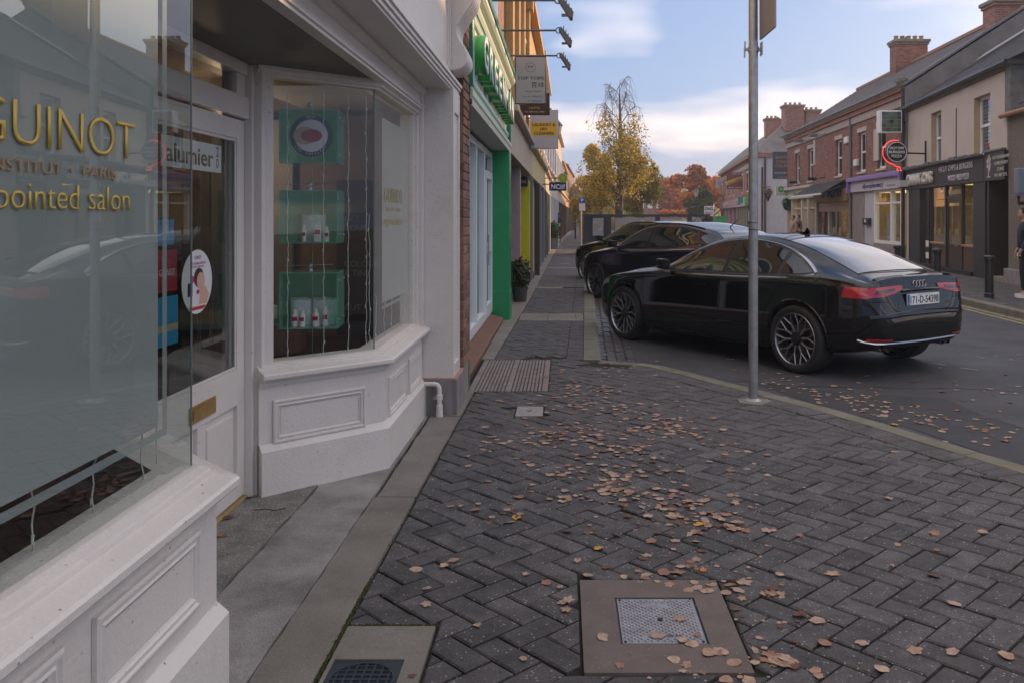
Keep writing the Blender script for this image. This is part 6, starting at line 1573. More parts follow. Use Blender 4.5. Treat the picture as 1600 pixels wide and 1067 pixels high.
# ---- chip shop building (cream)
A = Front(9.95, 20.3, .12)
cb_ = empty('chip_shop_building', (10.4, 23, 0), 'two-storey cream rendered building with a black take-away shopfront', 'building')
uL, uR = 26.95, 19.0
def wall_with_holes(F, name, m, u0, u1, z0, z1, holes, parent, th=.30, o=0.0):
    us = sorted({u0, u1} | {h[0] for h in holes} | {h[1] for h in holes}); zs_ = sorted({z0, z1} | {h[2] for h in holes} | {h[3] for h in holes}); mb = MB()
    for a, b in zip(us, us[1:]):
        run = None
        for c2, d in zip(zs_, zs_[1:]):
            mu, mz = (a + b) / 2, (c2 + d) / 2
            if any(h[0] < mu < h[1] and h[2] < mz < h[3] for h in holes): continue
            mb.box(o - th, o, a, b, c2, d, T=F.P)
    return mb.obj(name, m, parent)
def sash(F, u0, u1, z0, z1, parent, m=M_UPVC, blind=True, o=-.14, name='window'):
    w = F.box(name, m, o - .04, o, u0, u0 + .07, z0, z1, parent)
    F.box('frame_side', m, o - .04, o, u1 - .07, u1, z0, z1, w); F.box('frame_head', m, o - .04, o, u0 + .071, u1 - .071, z1 - .07, z1, w); F.box('frame_sill', m, o - .04, o + .04, u0 + .071, u1 - .071, z0, z0 + .07, w)
    F.box('meeting_rail', m, o - .03, o + .012, u0 + .071, u1 - .071, (z0 + z1) / 2 - .03, (z0 + z1) / 2 + .035, w)
    F.box('glass', M_CGLASS if not blind else glassmat('upper_glass', tint=(.75, .8, .85)), o - .03, o - .026, u0 + .071, u1 - .071, z0 + .07, z1 - .07, w)
    if blind:
        n_ = int((z1 - z0) / .09); mb = MB()
        for i in range(n_): mb.box(o - .07, o - .05, u0 + .08, u1 - .08, z0 + .08 + i * .09, z0 + .08 + i * .09 + .055, T=F.P)
        tag(mb.obj('blind_slats', mat('blind', (.42, .42, .43), .6), w), kind='stuff')
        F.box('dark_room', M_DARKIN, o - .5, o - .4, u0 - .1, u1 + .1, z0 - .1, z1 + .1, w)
    return w
h1, h2_ = (23.55, 24.45, 2.98, 4.42), (19.98, 21.05, 2.98, 4.38)
wall_with_holes(A, 'upper_wall', M_CREAMW, uR, uL, 2.96, 4.86, [h1, h2_], cb_, th=.32)
for h_2 in (h1, h2_):
    A.box('reveal', M_REVEAL, -.30, -.002, h_2[1] - .02, h_2[1] - .0005, h_2[2], h_2[3], cb_)
    sash(A, h_2[0] + .02, h_2[1] - .03, h_2[2], h_2[3] - .005, cb_)
MB().tube([A.P(.012, 22.3, 3.05), A.P(.012, 22.3, 4.3)], .012, 6).obj('wall_cable', M_BLACK, cb_)
# roof slates in courses, gutter
RIDG, EAV = 4.3, 4.90
def slate_roof(F, u0, u1, z_e, z_r, depth, parent, course=.22, m=M_SLATE, over=.12, stuff=True, name='slate_courses', z_under=None):
    n_ = int(math.hypot(depth, z_r - z_e) / course); mb = MB(); rg = random.Random(5)
    for i in range(n_):
        t0, t1 = i / n_, (i + 1) / n_; o0, o1 = over - t0 * (depth + over), over - t1 * (depth + over); za, zb_ = z_e + (z_r - z_e) * t0, z_e + (z_r - z_e) * t1
        u = u0 - (.15 if i % 2 else 0)
        while u < u1:
            a, b = max(u, u0), min(u + .295, u1)
            if b > a + .01:
                dz = rg.uniform(0, .008)
                mb.add([F.P(o0, a, za + .022 + dz), F.P(o0, b, za + .022 + dz), F.P(o1, b, zb_ + .004), F.P(o1, a, zb_ + .004), F.P(o0, a, za + dz), F.P(o0, b, za + dz)], [(0, 1, 2, 3), (4, 5, 1, 0)])
            u += .30
    o = mb.obj(name, m, parent); tag(o, kind='stuff')
    MB().add([F.P(over, u0, z_e), F.P(over, u1, z_e), F.P(-depth, u1, z_r), F.P(-depth, u0, z_r), F.P(-2 * depth, u1, z_e), F.P(-2 * depth, u0, z_e)], [(0, 1, 2, 3), (3, 2, 4, 5)]).obj('roof', m, parent)
    return o
slate_roof(A, 17.8, uL + .1, 4.90, 7.6, 4.2, cb_)
A.box('ridge_tiles', M_LEAD, -4.3, -4.1, 17.8, uL, 7.55, 7.68, cb_)
MB().tube([A.P(.17, 18.6, 4.86), A.P(.17, uL, 4.86)], .05, 8).obj('gutter', M_BLACK, cb_)
A.box('eaves_board', mat('flaking_eaves', (.20, .17, .13), .9, var=.6, vscale=18), -.05, .035, uR, uL, 4.74, 4.86, cb_)
# verge flashing along the party wall
MB().tube([A.P(.12, uL + .05, 4.97), A.P(-4.2, uL + .05, 7.68)], .045, 6).obj('verge_flashing', mat('lead_flashing', (.42, .43, .45), .5), cb_)
# shopfront: black surround
BLK = mat('black_shopfront_render', (.028, .029, .032), .55, var=.2, bump=.5, bscale=150)
ua, ub = A.u(1520.5), A.u(1437)   # opening
A.box('fascia', BLK, -.3, .03, 20.31, uL, 2.33, 2.93, cb_)
A.box('fascia_flashing', M_LEAD, -.1, .16, 20.31, uL, 2.93, 2.965, cb_, bevel=.01)
for i in range(9): A.box('lead_lap', M_LEAD, -.02, .18, 20.5 + i * .72, 20.5 + i * .72 + .5, 2.955, 3.0 + (i % 3) * .015, cb_, bevel=.008)
A.box('pier', BLK, -.3, .0, 20.31, ua, .02, 2.329, cb_); A.box('pier', BLK, -.3, .0, ub, uL - .25, .02, 2.329, cb_)
A.box('white_quoin_strip', M_CREAMW, -.3, .01, uL - .245, uL, .02, 2.329, cb_)
A.box('plinth_step', M_BLACK, -.6, .06, ua, ub, .02, .14, cb_)
o_ = -.16
u1_, u2_, u3_, u4_ = A.u(1494), A.u(1469), A.u(1446), A.u(1441)
A.box('striped_post', M_BLACK, -.24, -.10, A.u(1445.8), A.u(1440.5), .14, 2.329, cb_)
for z0 in (.28, .62): A.box('white_square', M_WHITE, -.102, -.097, A.u(1445.5), A.u(1441.0), z0, z0 + .18, cb_)
tim = mat('dark_shop_timber', (.045, .03, .022), .4, var=.2); tmb = mat('brown_shop_panel', (.10, .055, .035), .45, var=.3)
for (a, b) in ((ua, ua + .06), (u1_ - .03, u1_ + .05), (u2_ - .05, u2_ + .05), (u3_ - .02, u3_ + .04)): A.box('mullion', tim, o_ - .06, o_ + .03, a, b, .141, 2.328, cb_)
for (a, b) in ((ua + .061, u1_ - .031), (u2_ + .051, u3_ - .021)):
    A.box('riser_panel', tmb, o_ - .05, o_, a, b, .141, .72, cb_); A.box('window_cill', mat('tan_cill', (.35, .2, .09), .4), o_ - .05, o_ + .05, a, b, .721, .78, cb_, bevel=.008)
    A.box('window_glass', M_GLASS, o_ - .012, o_ - .008, a, b, .781, 2.328, cb_)
dd = A.box('shop_door', tim, o_ - .05, o_, u1_ + .051, u1_ + .14, .15, 1.98, cb_)
A.box('door_stile', tim, o_ - .05, o_, u2_ - .14, u2_ - .051, .15, 1.98, dd); A.box('door_rail', tim, o_ - .05, o_, u1_ + .14, u2_ - .14, 1.86, 1.98, dd); A.box('kick_panel', tim, o_ - .05, o_ - .01, u1_ + .14, u2_ - .14, .15, .75, dd)
A.box('door_glass', M_GLASS, o_ - .02, o_ - .016, u1_ + .14, u2_ - .14, .75, 1.86, dd); A.box('letter_plate', M_BRASS, o_, o_ + .01, u1_ + .35, u1_ + .62, .70, .75, dd)
MB().tube([A.P(o_ + .06, u2_ - .10, .70), A.P(o_ + .06, u2_ - .10, 1.45)], .014, 8).obj('pull_handle', M_CHROME, dd)
A.box('transom', tmb, o_ - .05, o_ + .01, u1_ + .051, u2_ - .051, 1.981, 2.06, cb_); A.box('transom_glass', M_GLASS, o_ - .02, o_ - .016, u1_ + .051, u2_ - .051, 2.061, 2.328, cb_)
A.box('white_notice', M_WHITE, o_ - .03, o_ - .025, u1_ + .1, u2_ - .1, 2.10, 2.22, cb_)
stk = MB().lathe([(0, 0), (.17, 0), (.17, .004), (0, .004)], T=lambda a, b, h: A.P(o_ + .002 + h, A.u(1513) + a * .9, A.z(1513, 323) + b * 1.35), seg=28).obj('oval_sticker', mat('cyan_sticker', (.08, .35, .55), .4), None)
tag(stk, 'light blue oval sticker on the right window of the take-away', 'sticker')
A.text('lettering', 'Open', M_WHITE, A.u(1513) + .11, A.z(1513, 325), .07, .2, stk, o=o_ + .008, depth=.002)
# interior, warmly lit
it = empty('take_away_interior', (11.5, 23, 0), 'warmly lit interior behind the take-away windows', 'interior')
A.box('floor', tmb, -4.5, -.3, 20.4, 26.6, .05, .14, it); A.box('back_wall', M_WARMW, -4.6, -4.5, 20.4, 26.6, .1, 2.6, it); A.box('side_wall', M_WARMW, -4.5, -.31, 20.33, 20.4, .1, 2.6, it); A.box('side_wall', M_WARMW, -4.5, -.31, 26.6, 26.7, .1, 2.6, it)
A.box('ceiling', M_WARMW, -4.5, -.3, 20.4, 26.6, 2.45, 2.5, it); A.box('light_panel', M_WARM, -2.5, -.8, 21.0, 22.3, 2.43, 2.449, it); A.box('light_panel', M_WARM, -2.5, -.8, 23.2, 25.6, 2.43, 2.449, it)
A.box('counter', mat('steel_counter', (.3, .3, .28), .3, metal=.6), -3.2, -2.6, 20.8, 25.5, .14, 1.15, it); A.box('menu_panel', mat('menu_green', (.15, .22, .05), .5), -4.49, -4.4, 21.0, 22.4, 1.6, 2.1, it)
# signwriting
M_SIGNW = mat('cream_sign_letters', (.62, .60, .55), .4); M_SIGNL = mat('lilac_white_letters', (.55, .53, .60), .4)
A.text('shop_name', 'CINNAMONS', M_SIGNW, A.u(1420), 2.47, .30, 2.62, cb_, o=.04, depth=.05, bold=.075)
A.text('shop_name', 'H/CUT CHIPS & BURGERS', M_SIGNL, A.u(1469.5), 2.70, .155, 2.62, cb_, o=.035, depth=.01, bold=.02)
A.text('shop_name', 'WOOD FIRED PIZZA', M_SIGNL, A.u(1483.5), 2.43, .155, 1.62, cb_, o=.035, depth=.01, bold=.02)
pb = A.box('side_box_sign', mat('pale_box', (.5, .5, .52), .4), .03, .33, 26.5, 26.62, 2.42, 2.62, None); tag(pb, 'small pale box sign sticking out beside the black fascia', 'sign')
# round neon sign
ns = empty('round_neon_sign', A.P(.6, 26.4, 3.5), 'round black sign reading H/CUT CHIPS BURGERS PIZZA inside a red neon swoosh', 'sign')
Yn = 24.6; cx0, cz0 = x_at(1400, Yn), z_at(238.5, Yn); rr = 15.5 * Yn / FP
MB().lathe([(0, -.06), (rr * 1.08, -.06), (rr * 1.08, .08), (0, .08)], T=lambda a, b, h: (cx0 + a, Yn + h, cz0 + b), seg=36).obj('disc', M_BLACK, ns)
MB().tube([(cx0 + rr * .98 * math.cos(t * .1745), Yn - .065, cz0 + rr * .98 * math.sin(t * .1745)) for t in range(37)], .010, 6, cap=False).obj('white_ring', M_WHITE, ns)
for s, dz, w in (('H/CUT CHIPS', .075, .40), ('BURGERS', -.035, .46), ('PIZZA', -.150, .30)): text('lettering', s, M_WHITE, (cx0, Yn - .062, cz0 + dz), (1, 0, 0), .075, w, ns, depth=.004, align='CENTER', bold=.02)
M_NEON = mat('red_neon_tube', (.8, .05, .04), .3, emit=(1, .06, .04), estr=.9)
pts = [(cx0 + rr * 1.28 * math.cos(t), Yn + .05, cz0 + rr * 1.22 * math.sin(t)) for t in [math.radians(a) for a in range(75, 262, 8)]]
pts += [(cx0 + rr * .1, Yn + .05, cz0 - rr * 1.42), (cx0 + rr * .45, Yn + .05, cz0 - rr * 1.5), (cx0 + rr * .62, Yn + .05, cz0 - rr * 1.85), (cx0 + rr * .15, Yn + .05, cz0 - rr * 1.80), (cx0 + rr * .22, Yn + .05, cz0 - rr * 1.55)]
MB().tube(pts, .014, 8).obj('neon_tube', M_NEON, ns, smooth=True)
MB().tube([(cx0 + rr * 1.05, Yn + .02, cz0 - .02), A.P(0, 24.9, cz0 - .02)], .025, 8).obj('bracket', M_BLACK, ns)
MB().tube([A.P(.02, 24.9, cz0 - .35), A.P(.02, 24.9, cz0 + .35)], .03, 8).obj('bracket_bar', M_BLACK, ns)
# ---- clinic doorway
cl = empty('clinic_doorway', A.P(0, 19.6, 0), 'dark narrow clinic doorway under a black sign with a white tree', 'doorway')
uc0, uc1 = 19.02, A.u(1541)
A.box('sign_board', M_BLACK, -.3, .05, uc0, uc1 - .01, 2.32, 2.98, cl); A.box('sign_cap', M_LEAD, -.1, .10, uc0, uc1, 2.981, 3.02, cl)
A.box('door_leaf', M_BLACK, -.55, -.5, uc0, uc1 - .1, .12, 2.319, cl); A.box('door_frame', tim, -.52, -.02, uc1 - .10, uc1 - .02, .12, 2.319, cl); A.box('step', M_CONC, -.6, .02, uc0, uc1, .02, .12, cl)
A.box('door_panel', M_BLACKM, -.5, -.48, uc0 + .12, uc0 + .5, .3, 1.0, cl); A.box('brass_plate', M_BRASS, -.48, -.47, uc0 + .10, uc0 + .2, 1.25, 1.5, cl)
for i, s in enumerate(('RATHFARNHAM', 'CHIROPODY', 'CLINIC', 'PH: 087 275')):
    A.text('lettering', s, M_SIGNW, A.u(1555) - (.0, .1, .26, .12)[i], 2.80 - i * .135, .075, (.95, .78, .42, .70)[i], cl, o=.054, depth=.004)
tu = A.u(1548.5)
mb = MB(); rg = random.Random(4)
for i in range(46):
    a = rg.uniform(0, 6.28); r_ = rg.uniform(.3, 1); s_ = rg.uniform(.025, .045)
    cu_, cz_ = tu + .125 * r_ * math.cos(a), 2.73 + .17 * r_ * math.sin(a)
    mb.add([A.P(.053, cu_ + s_ * math.cos(t * 1.047), cz_ + s_ * math.sin(t * 1.047)) for t in range(6)], [(0, 1, 2, 3, 4, 5)])
tag(mb.obj('tree_emblem_leaves', M_SIGNW, cl), kind='stuff')
A.box('tree_emblem_trunk', M_SIGNW, .051, .056, tu - .018, tu + .018, 2.43, 2.66, cl); A.box('tree_emblem_ground', M_SIGNW, .051, .056, tu - .11, tu + .11, 2.405, 2.425, cl)
# ---- pebble-dashed building at the right edge
Bf = Front(9.86, 19.0, .10)
pd = empty('pebble_dash_building', (9.7, 15, 0), 'brown pebble-dashed building at the right edge of the photo', 'building')
Bf.box('wall', M_PEB, -5, .04, 11.0, 18.98, .02, 3.70, pd); Bf.box('stone_base', M_STONE, -.2, .14, 17.9, 19.0, .02, .36, pd, bevel=.02); Bf.box('stone_base', M_STONE, -.2, .12, 11.0, 17.89, .02, .3, pd, bevel=.02)
MB().tube([Bf.P(.16, 11.0, 3.72), Bf.P(.16, 19.1, 3.72)], .06, 8).obj('gutter', mat('tan_gutter', (.30, .17, .08), .6), pd)
slate_roof(Bf, 11.0, 18.7, 3.80, 6.4, 3.6, pd)
Bf.box('parapet_wall', mat('grey_roughcast', (.20, .195, .19), .9, var=.4, bump=2, bscale=60), -.9, .10, 18.72, 19.02, 3.74, 4.80, pd); Bf.box('parapet_coping', M_CONC, -1.0, .22, 18.64, 19.12, 4.80, 4.92, pd, bevel=.03)
# gutter stain weeds
ws = empty('wall_box_sign', Bf.P(.3, 15.9, 2.1), 'blue-grey box sign fixed to the pebble-dashed wall at the right edge', 'sign')
Yw = 15.2
xw0 = x_at(1591, Yw); bx('casing', mat('bluegrey_box', (.16, .20, .27), .4), xw0, xw0 + .9, Yw, Yw + .16, z_at(303, Yw), z_at(263, Yw), ws, bevel=.02); bx('hood', mat('bluegrey_box2', (.13, .16, .2), .4), xw0 - .04, xw0 + .94, Yw - .03, Yw + .2, z_at(304, Yw) - .03, z_at(304, Yw), ws)
MB().tube([(xw0 + .06, Yw + .1, z_at(304, Yw)), (xw0 + .06, Yw + .1, z_at(318, Yw)), (Bf.P(0, Yw, 0)[0], Yw + .1, z_at(318, Yw))], .03, 8).obj('bracket', M_BLACK, ws)
# ---- brick row
C = Front(10.80, 27.4, .044)
br = empty('brick_row', (11.2, 34, 0), 'long red brick row with slate roof, above pharmacy, awning shop and charity shop', 'building')
u0, u1 = 27.02, 44.4
holes = []
for px0, px1, z1_ in ((1354, 1361.5, None), (1383, 1393, None), (1309, 1316, None), (1259.5, 1263.5, None), (1243.5, 1248, None)):
    pass
wins = [(29.0, 29.9), (31.2, 32.1), (34.3, 35.2), (39.0, 39.9), (41.6, 42.5)]
holes = [(a, b, 3.15, 4.62) for a, b in wins]
wall_with_holes(C, 'upper_wall', M_BRR, u0, u1, 2.96, 5.0, holes, br, th=.3)
for a, b in wins:
    sash(C, a + .02, b - .02, 3.16, 4.6, br, blind=False, o=-.10); C.box('window_head', M_CREAMW, -.02, .02, a - .1, b + .1, 4.621, 4.78, br); C.box('window_sill', M_CREAMW, -.1, .05, a - .06, b + .06, 3.08, 3.149, br)
C.box('stone_band', mat('pale_stone_band', (.42, .36, .33), .8, var=.2), -.3, .05, u0, u1, 5.001, 5.28, br, bevel=.01); C.box('corbel_course', M_BRR, -.3, .12, u0, u1, 5.281, 5.45, br); C.box('corbel_course', mat('tan_brick', (.34, .17, .09), .8, var=.3), -.3, .20, u0, u1, 5.451, 5.56, br)
C.box('eaves_board', M_LEAD, -.5, .14, u0, u1, 5.562, 5.625, br)
MB().tube([C.P(.27, u0, 5.62), C.P(.27, u1, 5.62)], .055, 8).obj('gutter', M_LEAD, br)
slate_roof(C, u0, u1, 5.62, 8.0, 3.6, br, course=.26, m=mat('weathered_slate', (.14, .125, .125), .75, var=.4, vscale=1.2, dirt=.2))
C.box('ridge_tiles', mat('terracotta_ridge', (.30, .16, .09), .8), -3.72, -3.50, u0, u1, 7.98, 8.10, br)
# rendered gable above the lower roof
MB().prism([(.10, 4.9), (.10, 5.55), (-3.6, 7.95), (-7.3, 5.55), (-7.3, 3.5), (.1, 3.5)], u0 - .22, u0 - .004, T=lambda a, b, h: C.P(a, h, b)).obj('gable_wall', mat('grey_render', (.20, .19, .18), .9, var=.35, vscale=1.5, bump=1, dirt=.3), br)
MB().prism([(.16, 5.58), (.16, 5.66), (-3.6, 8.10), (-3.6, 8.02)], u0 - .26, u0 + .05, T=lambda a, b, h: C.P(a, h, b)).obj('gable_coping', M_LEAD, br)
def chimney(x0, x1, y0, y1, z0, z1, label, pots=4, m=None):
    e = empty('chimney', ((x0 + x1) / 2, y0, z0), label, 'chimney', 'brick chimneys on the right-hand roofs'); m = m or M_BRR
    bx('stack', m, x0, x1, y0, y1, z0, z1 - .32, e)
    # raised courses: single brick courses as geometry on the two visible faces
    mb = MB(); z = z0
    while z < z1 - .34:
        xx = x0 + (.11 if int(z * 100) % 2 else 0)
        while xx < x1 - .05: mb.box(xx + .006, min(xx + .21, x1), y0 - .006, y0, z + .006, z + .068); xx += .225
        z += .075
    tag(mb.obj('brick_courses', m, e), kind='stuff')
    bx('oversailing_course', m, x0 - .05, x1 + .05, y0 - .05, y1 + .05, z1 - .32, z1 - .22, e, bevel=.01); bx('cap', mat('mossy_cap', (.22, .22, .15), .9, var=.4), x0 - .10, x1 + .10, y0 - .10, y1 + .10, z1 - .22, z1 - .10, e, bevel=.02)
    for i in range(pots):
        cx_ = x0 + (x1 - x0) * (i + .5) / pots
        MB().lathe([(.10, 0), (.085, .16), (.11, .2), (.08, .2), (.06, .05)], T=lambda a, b, h: (cx_ + a, (y0 + y1) / 2 + b, z1 - .10 + h), seg=12).obj('chimney_pot', mat('terracotta_pot', (.32, .15, .08), .8), e)
    return e
chimney(13.55, 14.65, 27.0, 27.8, 5.8, 8.45, 'tall brick chimney on the party wall above the grey gable', pots=0)
chimney(14.15, 15.5, 36.6, 37.3, 7.2, 9.15, 'broad brick chimney with short pots halfway along the brick ridge', pots=5)
C.box('soffit_wall', M_BRR, -7.2, -6.9, u0, u1, 0, 5.6, br); C.box('end_wall', M_BRR, -7.2, -.3, u1 - .3, u1, 0, 5.6, br)
# plaques and boxes on the brick
C.box('stone_plaque', M_CREAMW, .0, .04, C.u(1374), C.u(1366.5), 3.45, 4.55, br); C.box('alarm_box', M_WHITE, .0, .10, C.u(1342), C.u(1337), 3.4, 3.65, br, bevel=.02); C.box('alarm_box', M_WHITE, .0, .10, C.u(1328), C.u(1322), 4.35, 4.6, br, bevel=.02)
for upx in (1331.0,):
    MB().tube([C.P(.06, C.u(upx), 0.1), C.P(.06, C.u(upx), 5.6)], .05, 8).obj('downpipe', M_LEAD, br)
MB().tube([A.P(.10, uL + .02, .1), A.P(.10, uL + .02, 5.5)], .06, 8).obj('downpipe', M_BLACK, br)
# checkered hanging sign
Yk = 26.7
ck = empty('checkered_sign', (x_at(1376, Yk), Yk, z_at(207, Yk)), 'white box sign with a green checkered face above the neon sign', 'sign')
x0, x1, z0, z1 = x_at(1378, Yk), x_at(1408, Yk), z_at(206, Yk), z_at(175, Yk)
bx('casing', M_WHITE, x0 - .08, x1 + .03, Yk, Yk + .25, z0 - .04, z1 + .04, ck, bevel=.01)
cols = [mat('check_%s' % n2, c2, .4) for n2, c2 in (('dark', (.05, .07, .075)), ('green', (.10, .15, .08)), ('mid', (.09, .115, .11)), ('black', (.02, .02, .02)))]
pat = [0, 2, 1, 2, 0, 2, 1, 2, 1, 0, 1, 2, 3, 1, 2, 0, 1, 2, 1, 2, 2, 0, 1, 2, 0]
for i in range(5):
    for j in range(5):
        bx('check_square', cols[pat[i * 5 + j]], x0 + (x1 - x0) * j / 5, x0 + (x1 - x0) * (j + .97) / 5, Yk - .008, Yk - .001, z0 + (z1 - z0) * (4 - i) / 5, z0 + (z1 - z0) * (4.97 - i) / 5, ck)
MB().tube([(x1, Yk + .1, (z0 + z1) / 2), A.P(0, 26.9, (z0 + z1) / 2)], .03, 6).obj('bracket', M_BLACK, ck)
# pharmacy
M_PURP = mat('purple_fascia', (.22, .15, .42), .4); M_PALEP = mat('pale_lilac_board', (.46, .46, .52), .4)
ph = empty('pharmacy_shopfront', C.P(0, 30, 0), 'pharmacy shopfront with purple trimmed fascia and tall white windows', 'shopfront')
uP0, uP1 = 27.05, C.u(1332)
C.box('fascia', M_PALEP, -.2, .10, uP0 + .02, uP1, 2.42, 2.80, ph); C.box('purple_cornice', M_PURP, -.2, .24, uP0, uP1 + .05, 2.80, 2.95, ph, bevel=.02); C.box('fascia_lead', M_LEAD, -.1, .2, uP0, uP1, 2.951, 2.99, ph)
C.box('purple_bracket', M_PURP, -.05, .22, uP0, uP0 + .14, 2.40, 2.799, ph); C.box('purple_bracket', M_PURP, -.05, .22, uP1 - .08, uP1 + .04, 2.40, 2.799, ph)
C.text('shop_name', 'allpurepharmacy', mat('purple_letters', (.10, .08, .30), .4), C.u(1352), 2.52, .17, 2.3, ph, o=.105, depth=.006, bold=.02)
C.text('shop_name', '01 493 4156', MATS['purple_letters'], C.u(1391), 2.50, .06, .8, ph, o=.105, depth=.004)
C.box('pier', M_STONE, -.2, .0, C.u(1350), uP1, .02, 2.419, ph); C.box('side_panel', M_PALEP, -.25, -.02, C.u(1364), C.u(1350) - .002, .02, 2.419, ph)
ux0, ux1 = C.u(1407.5) + .05, C.u(1364)
C.box('stall_riser', M_STONE, -.2, -.02, ux0, ux1 - .002, .02, .58, ph)
for (n2, a, b, z0, z1) in (('sill', ux0, ux1, .581, .68), ('head', ux0, ux1, 2.33, 2.418), ('mullion', ux1 - .12, ux1, .681, 2.329), ('mullion', C.u(1391) - .04, C.u(1391) + .08, .681, 2.329), ('mullion', ux0, ux0 + .08, .681, 2.329), ('transom', ux0 + .081, ux1 - .121, 1.93, 1.99)):
    C.box(n2, M_UPVC, -.16, -.03 if n2 != 'transom' else -.06, a, b, z0, z1, ph)
C.box('window_glass', M_GLASS, -.11, -.106, ux0 + .08, ux1 - .12, .68, 2.33, ph)
C.box('interior_wall', M_WARMW, -2.6, -2.5, uP0, uP1, .05, 2.42, ph); C.box('interior_ceiling', M_WARMW, -2.5, -.2, uP0, uP1, 2.40, 2.419, ph); C.box('light_panel', M_WARM, -2.2, -.6, uP0 + .5, uP1 - .6, 2.385, 2.399, ph); C.box('interior_wall', M_WARMW, -2.5, -.21, uP1 - .1, uP1, .05, 2.4, ph); C.box('interior_floor', M_WARMW, -2.5, -.2, uP0, uP1 - .1, .03, .08, ph)
for i, (a, z0, z1, cc2) in enumerate(((ux1 - .9, .7, 1.6, (.6, .62, .7)), (ux1 - 1.5, .7, 1.2, (.35, .2, .12)), (ux0 + .5, .7, 1.0, (.4, .1, .08)), (ux0 + 1.0, .9, 1.9, (.5, .45, .35)))):
    C.box('window_poster', mat('poster_%d' % i, cc2, .5, var=.5, vscale=9), -.32, -.30, a, a + .35, z0, z1, ph)
bx_ = C.box('cash_box', M_BLACK, .0, .12, C.u(1361), C.u(1352.5), 1.2, 1.45, None, bevel=.01); tag(bx_, 'small black wall box with a notice on the grey pier left of the pharmacy window', 'box')
C.box('white_notice', M_WHITE, .121, .125, C.u(1358), C.u(1356), 1.3, 1.4, bx_)
# awning shop
aw = empty('awning_shopfront', C.P(0, 35.5, 0), 'shop with a black awning, tan signboard and rolled shutter', 'shopfront')
uA0, uA1 = C.u(1329), C.u(1275.5)
C.box('signboard', mat('tan_signboard', (.30, .17, .08), .5, var=.2), -.2, .12, uA0 + .25, uA1, 2.12, 2.62, aw, bevel=.01)
C.text('shop_name', 'BOMBAY', M_BLACK, C.u(1289), 2.32, .26, 3.1, aw, o=.125, depth=.01, bold=.05)
C.box('pier', M_STONE, -.2, .0, uA0 - .05, uA0 + .24, .02, 2.9, aw); C.box('upper_board', M_BLACK, -.2, .06, uA0 + .25, uA1, 2.621, 2.96, aw); C.box('pier', M_STONE, -.2, .0, uA1 - .2, uA1 + .1, .02, 2.119, aw)
for i in range(7): C.box('shutter_slat', mat('shutter_steel', (.38, .30, .23), .4, metal=.4), -.12, -.04, uA0 + .25, uA1 - .21, 1.72 + i * .057, 1.72 + i * .057 + .05, aw, bevel=.01)
C.box('window_glass', M_GLASS, -.12, -.116, uA0 + .25, C.u(1292), .35, 1.71, aw); C.box('stall_riser', M_BLACK, -.14, -.04, uA0 + .25, C.u(1292), .02, .349, aw); C.box('door_opening', M_BLACKM, -.5, -.3, C.u(1292), uA1 - .21, .02, 1.71, aw); C.box('door_frame', M_CREAMW, -.2, -.05, C.u(1293), C.u(1291.5), .02, 1.71, aw)
C.box('interior_wall', M_WARMW, -3, -2.9, uA0, uA1, 0, 2.1, aw); C.box('interior_ceiling', M_DARKIN, -2.9, -.2, uA0, uA1, 1.95, 2.1, aw)
MB().add([C.P(.10, uA0 + .5, 2.95), C.P(.10, uA1 + .3, 2.95), C.P(1.0, uA1 + .3, 2.42), C.P(1.0, uA0 + .5, 2.42), C.P(.10, uA0 + .5, 2.92), C.P(.10, uA1 + .3, 2.92), C.P(1.0, uA1 + .3, 2.39), C.P(1.0, uA0 + .5, 2.39)], [(0, 1, 2, 3), (7, 6, 5, 4), (0, 3, 7, 4), (1, 5, 6, 2), (3, 2, 6, 7), (0, 4, 5, 1)]).obj('awning_canvas', mat('black_canvas', (.022, .022, .024), .8, bump=.4), aw)
C.box('awning_bar', M_WHITE, .98, 1.04, uA0 + .5, uA1 + .3, 2.36, 2.43, aw)
for u_ in (uA0 + .52, uA1 + .25): MB().tube([C.P(.05, u_, 2.75), C.P(1.0, u_, 2.4)], .02, 6).obj('awning_arm', M_BLACK, aw)
# charity shop
ox = empty('charity_shopfront', C.P(0, 41, 0), 'charity shopfront with a pale fascia and cream posts, farthest in the brick row', 'shopfront')
uO0, uO1 = uA1 + .12, 44.3
C.box('fascia', mat('pale_green_grey', (.50, .53, .50), .4), -.2, .10, uO0, uO1, 2.38, 2.82, ox); C.box('fascia_cornice', M_CREAMW, -.2, .28, uO0, uO1 + .1, 2.821, 2.95, ox, bevel=.02)
C.text('shop_name', 'Oxfam', M_GREEN, C.u(1243), 2.5, .2, .8, ox, o=.105, depth=.006, bold=.03)
for px in (1229.5, 1237, 1252, 1262, 1274): C.box('post', M_CREAMW, -.25, .0, C.u(px) - .12, C.u(px) + .12, .02, 2.379, ox)
C.box('window_glass', M_GLASS, -.2, -.196, uO0, uO1, .3, 2.379, ox); C.box('stall_riser', M_CREAMW, -.22, -.06, uO0, uO1, .02, .3, ox); C.box('transom', M_CREAMW, -.22, -.08, uO0, uO1, 1.86, 1.94, ox)
C.box('interior_wall', M_WARMW, -2.6, -2.5, uO0, uO1, 0, 2.38, ox); C.box('light_panel', M_WARM, -2, -.6, uO0 + .5, uO1 - .5, 2.34, 2.37, ox); C.box('interior_ceiling', M_WARMW, -2.5, -.2, uO0, uO1, 2.371, 2.379, ox); C.box('interior_wall', M_WARMW, -2.5, -.3, uO1 - .1, uO1, 0, 2.3, ox)
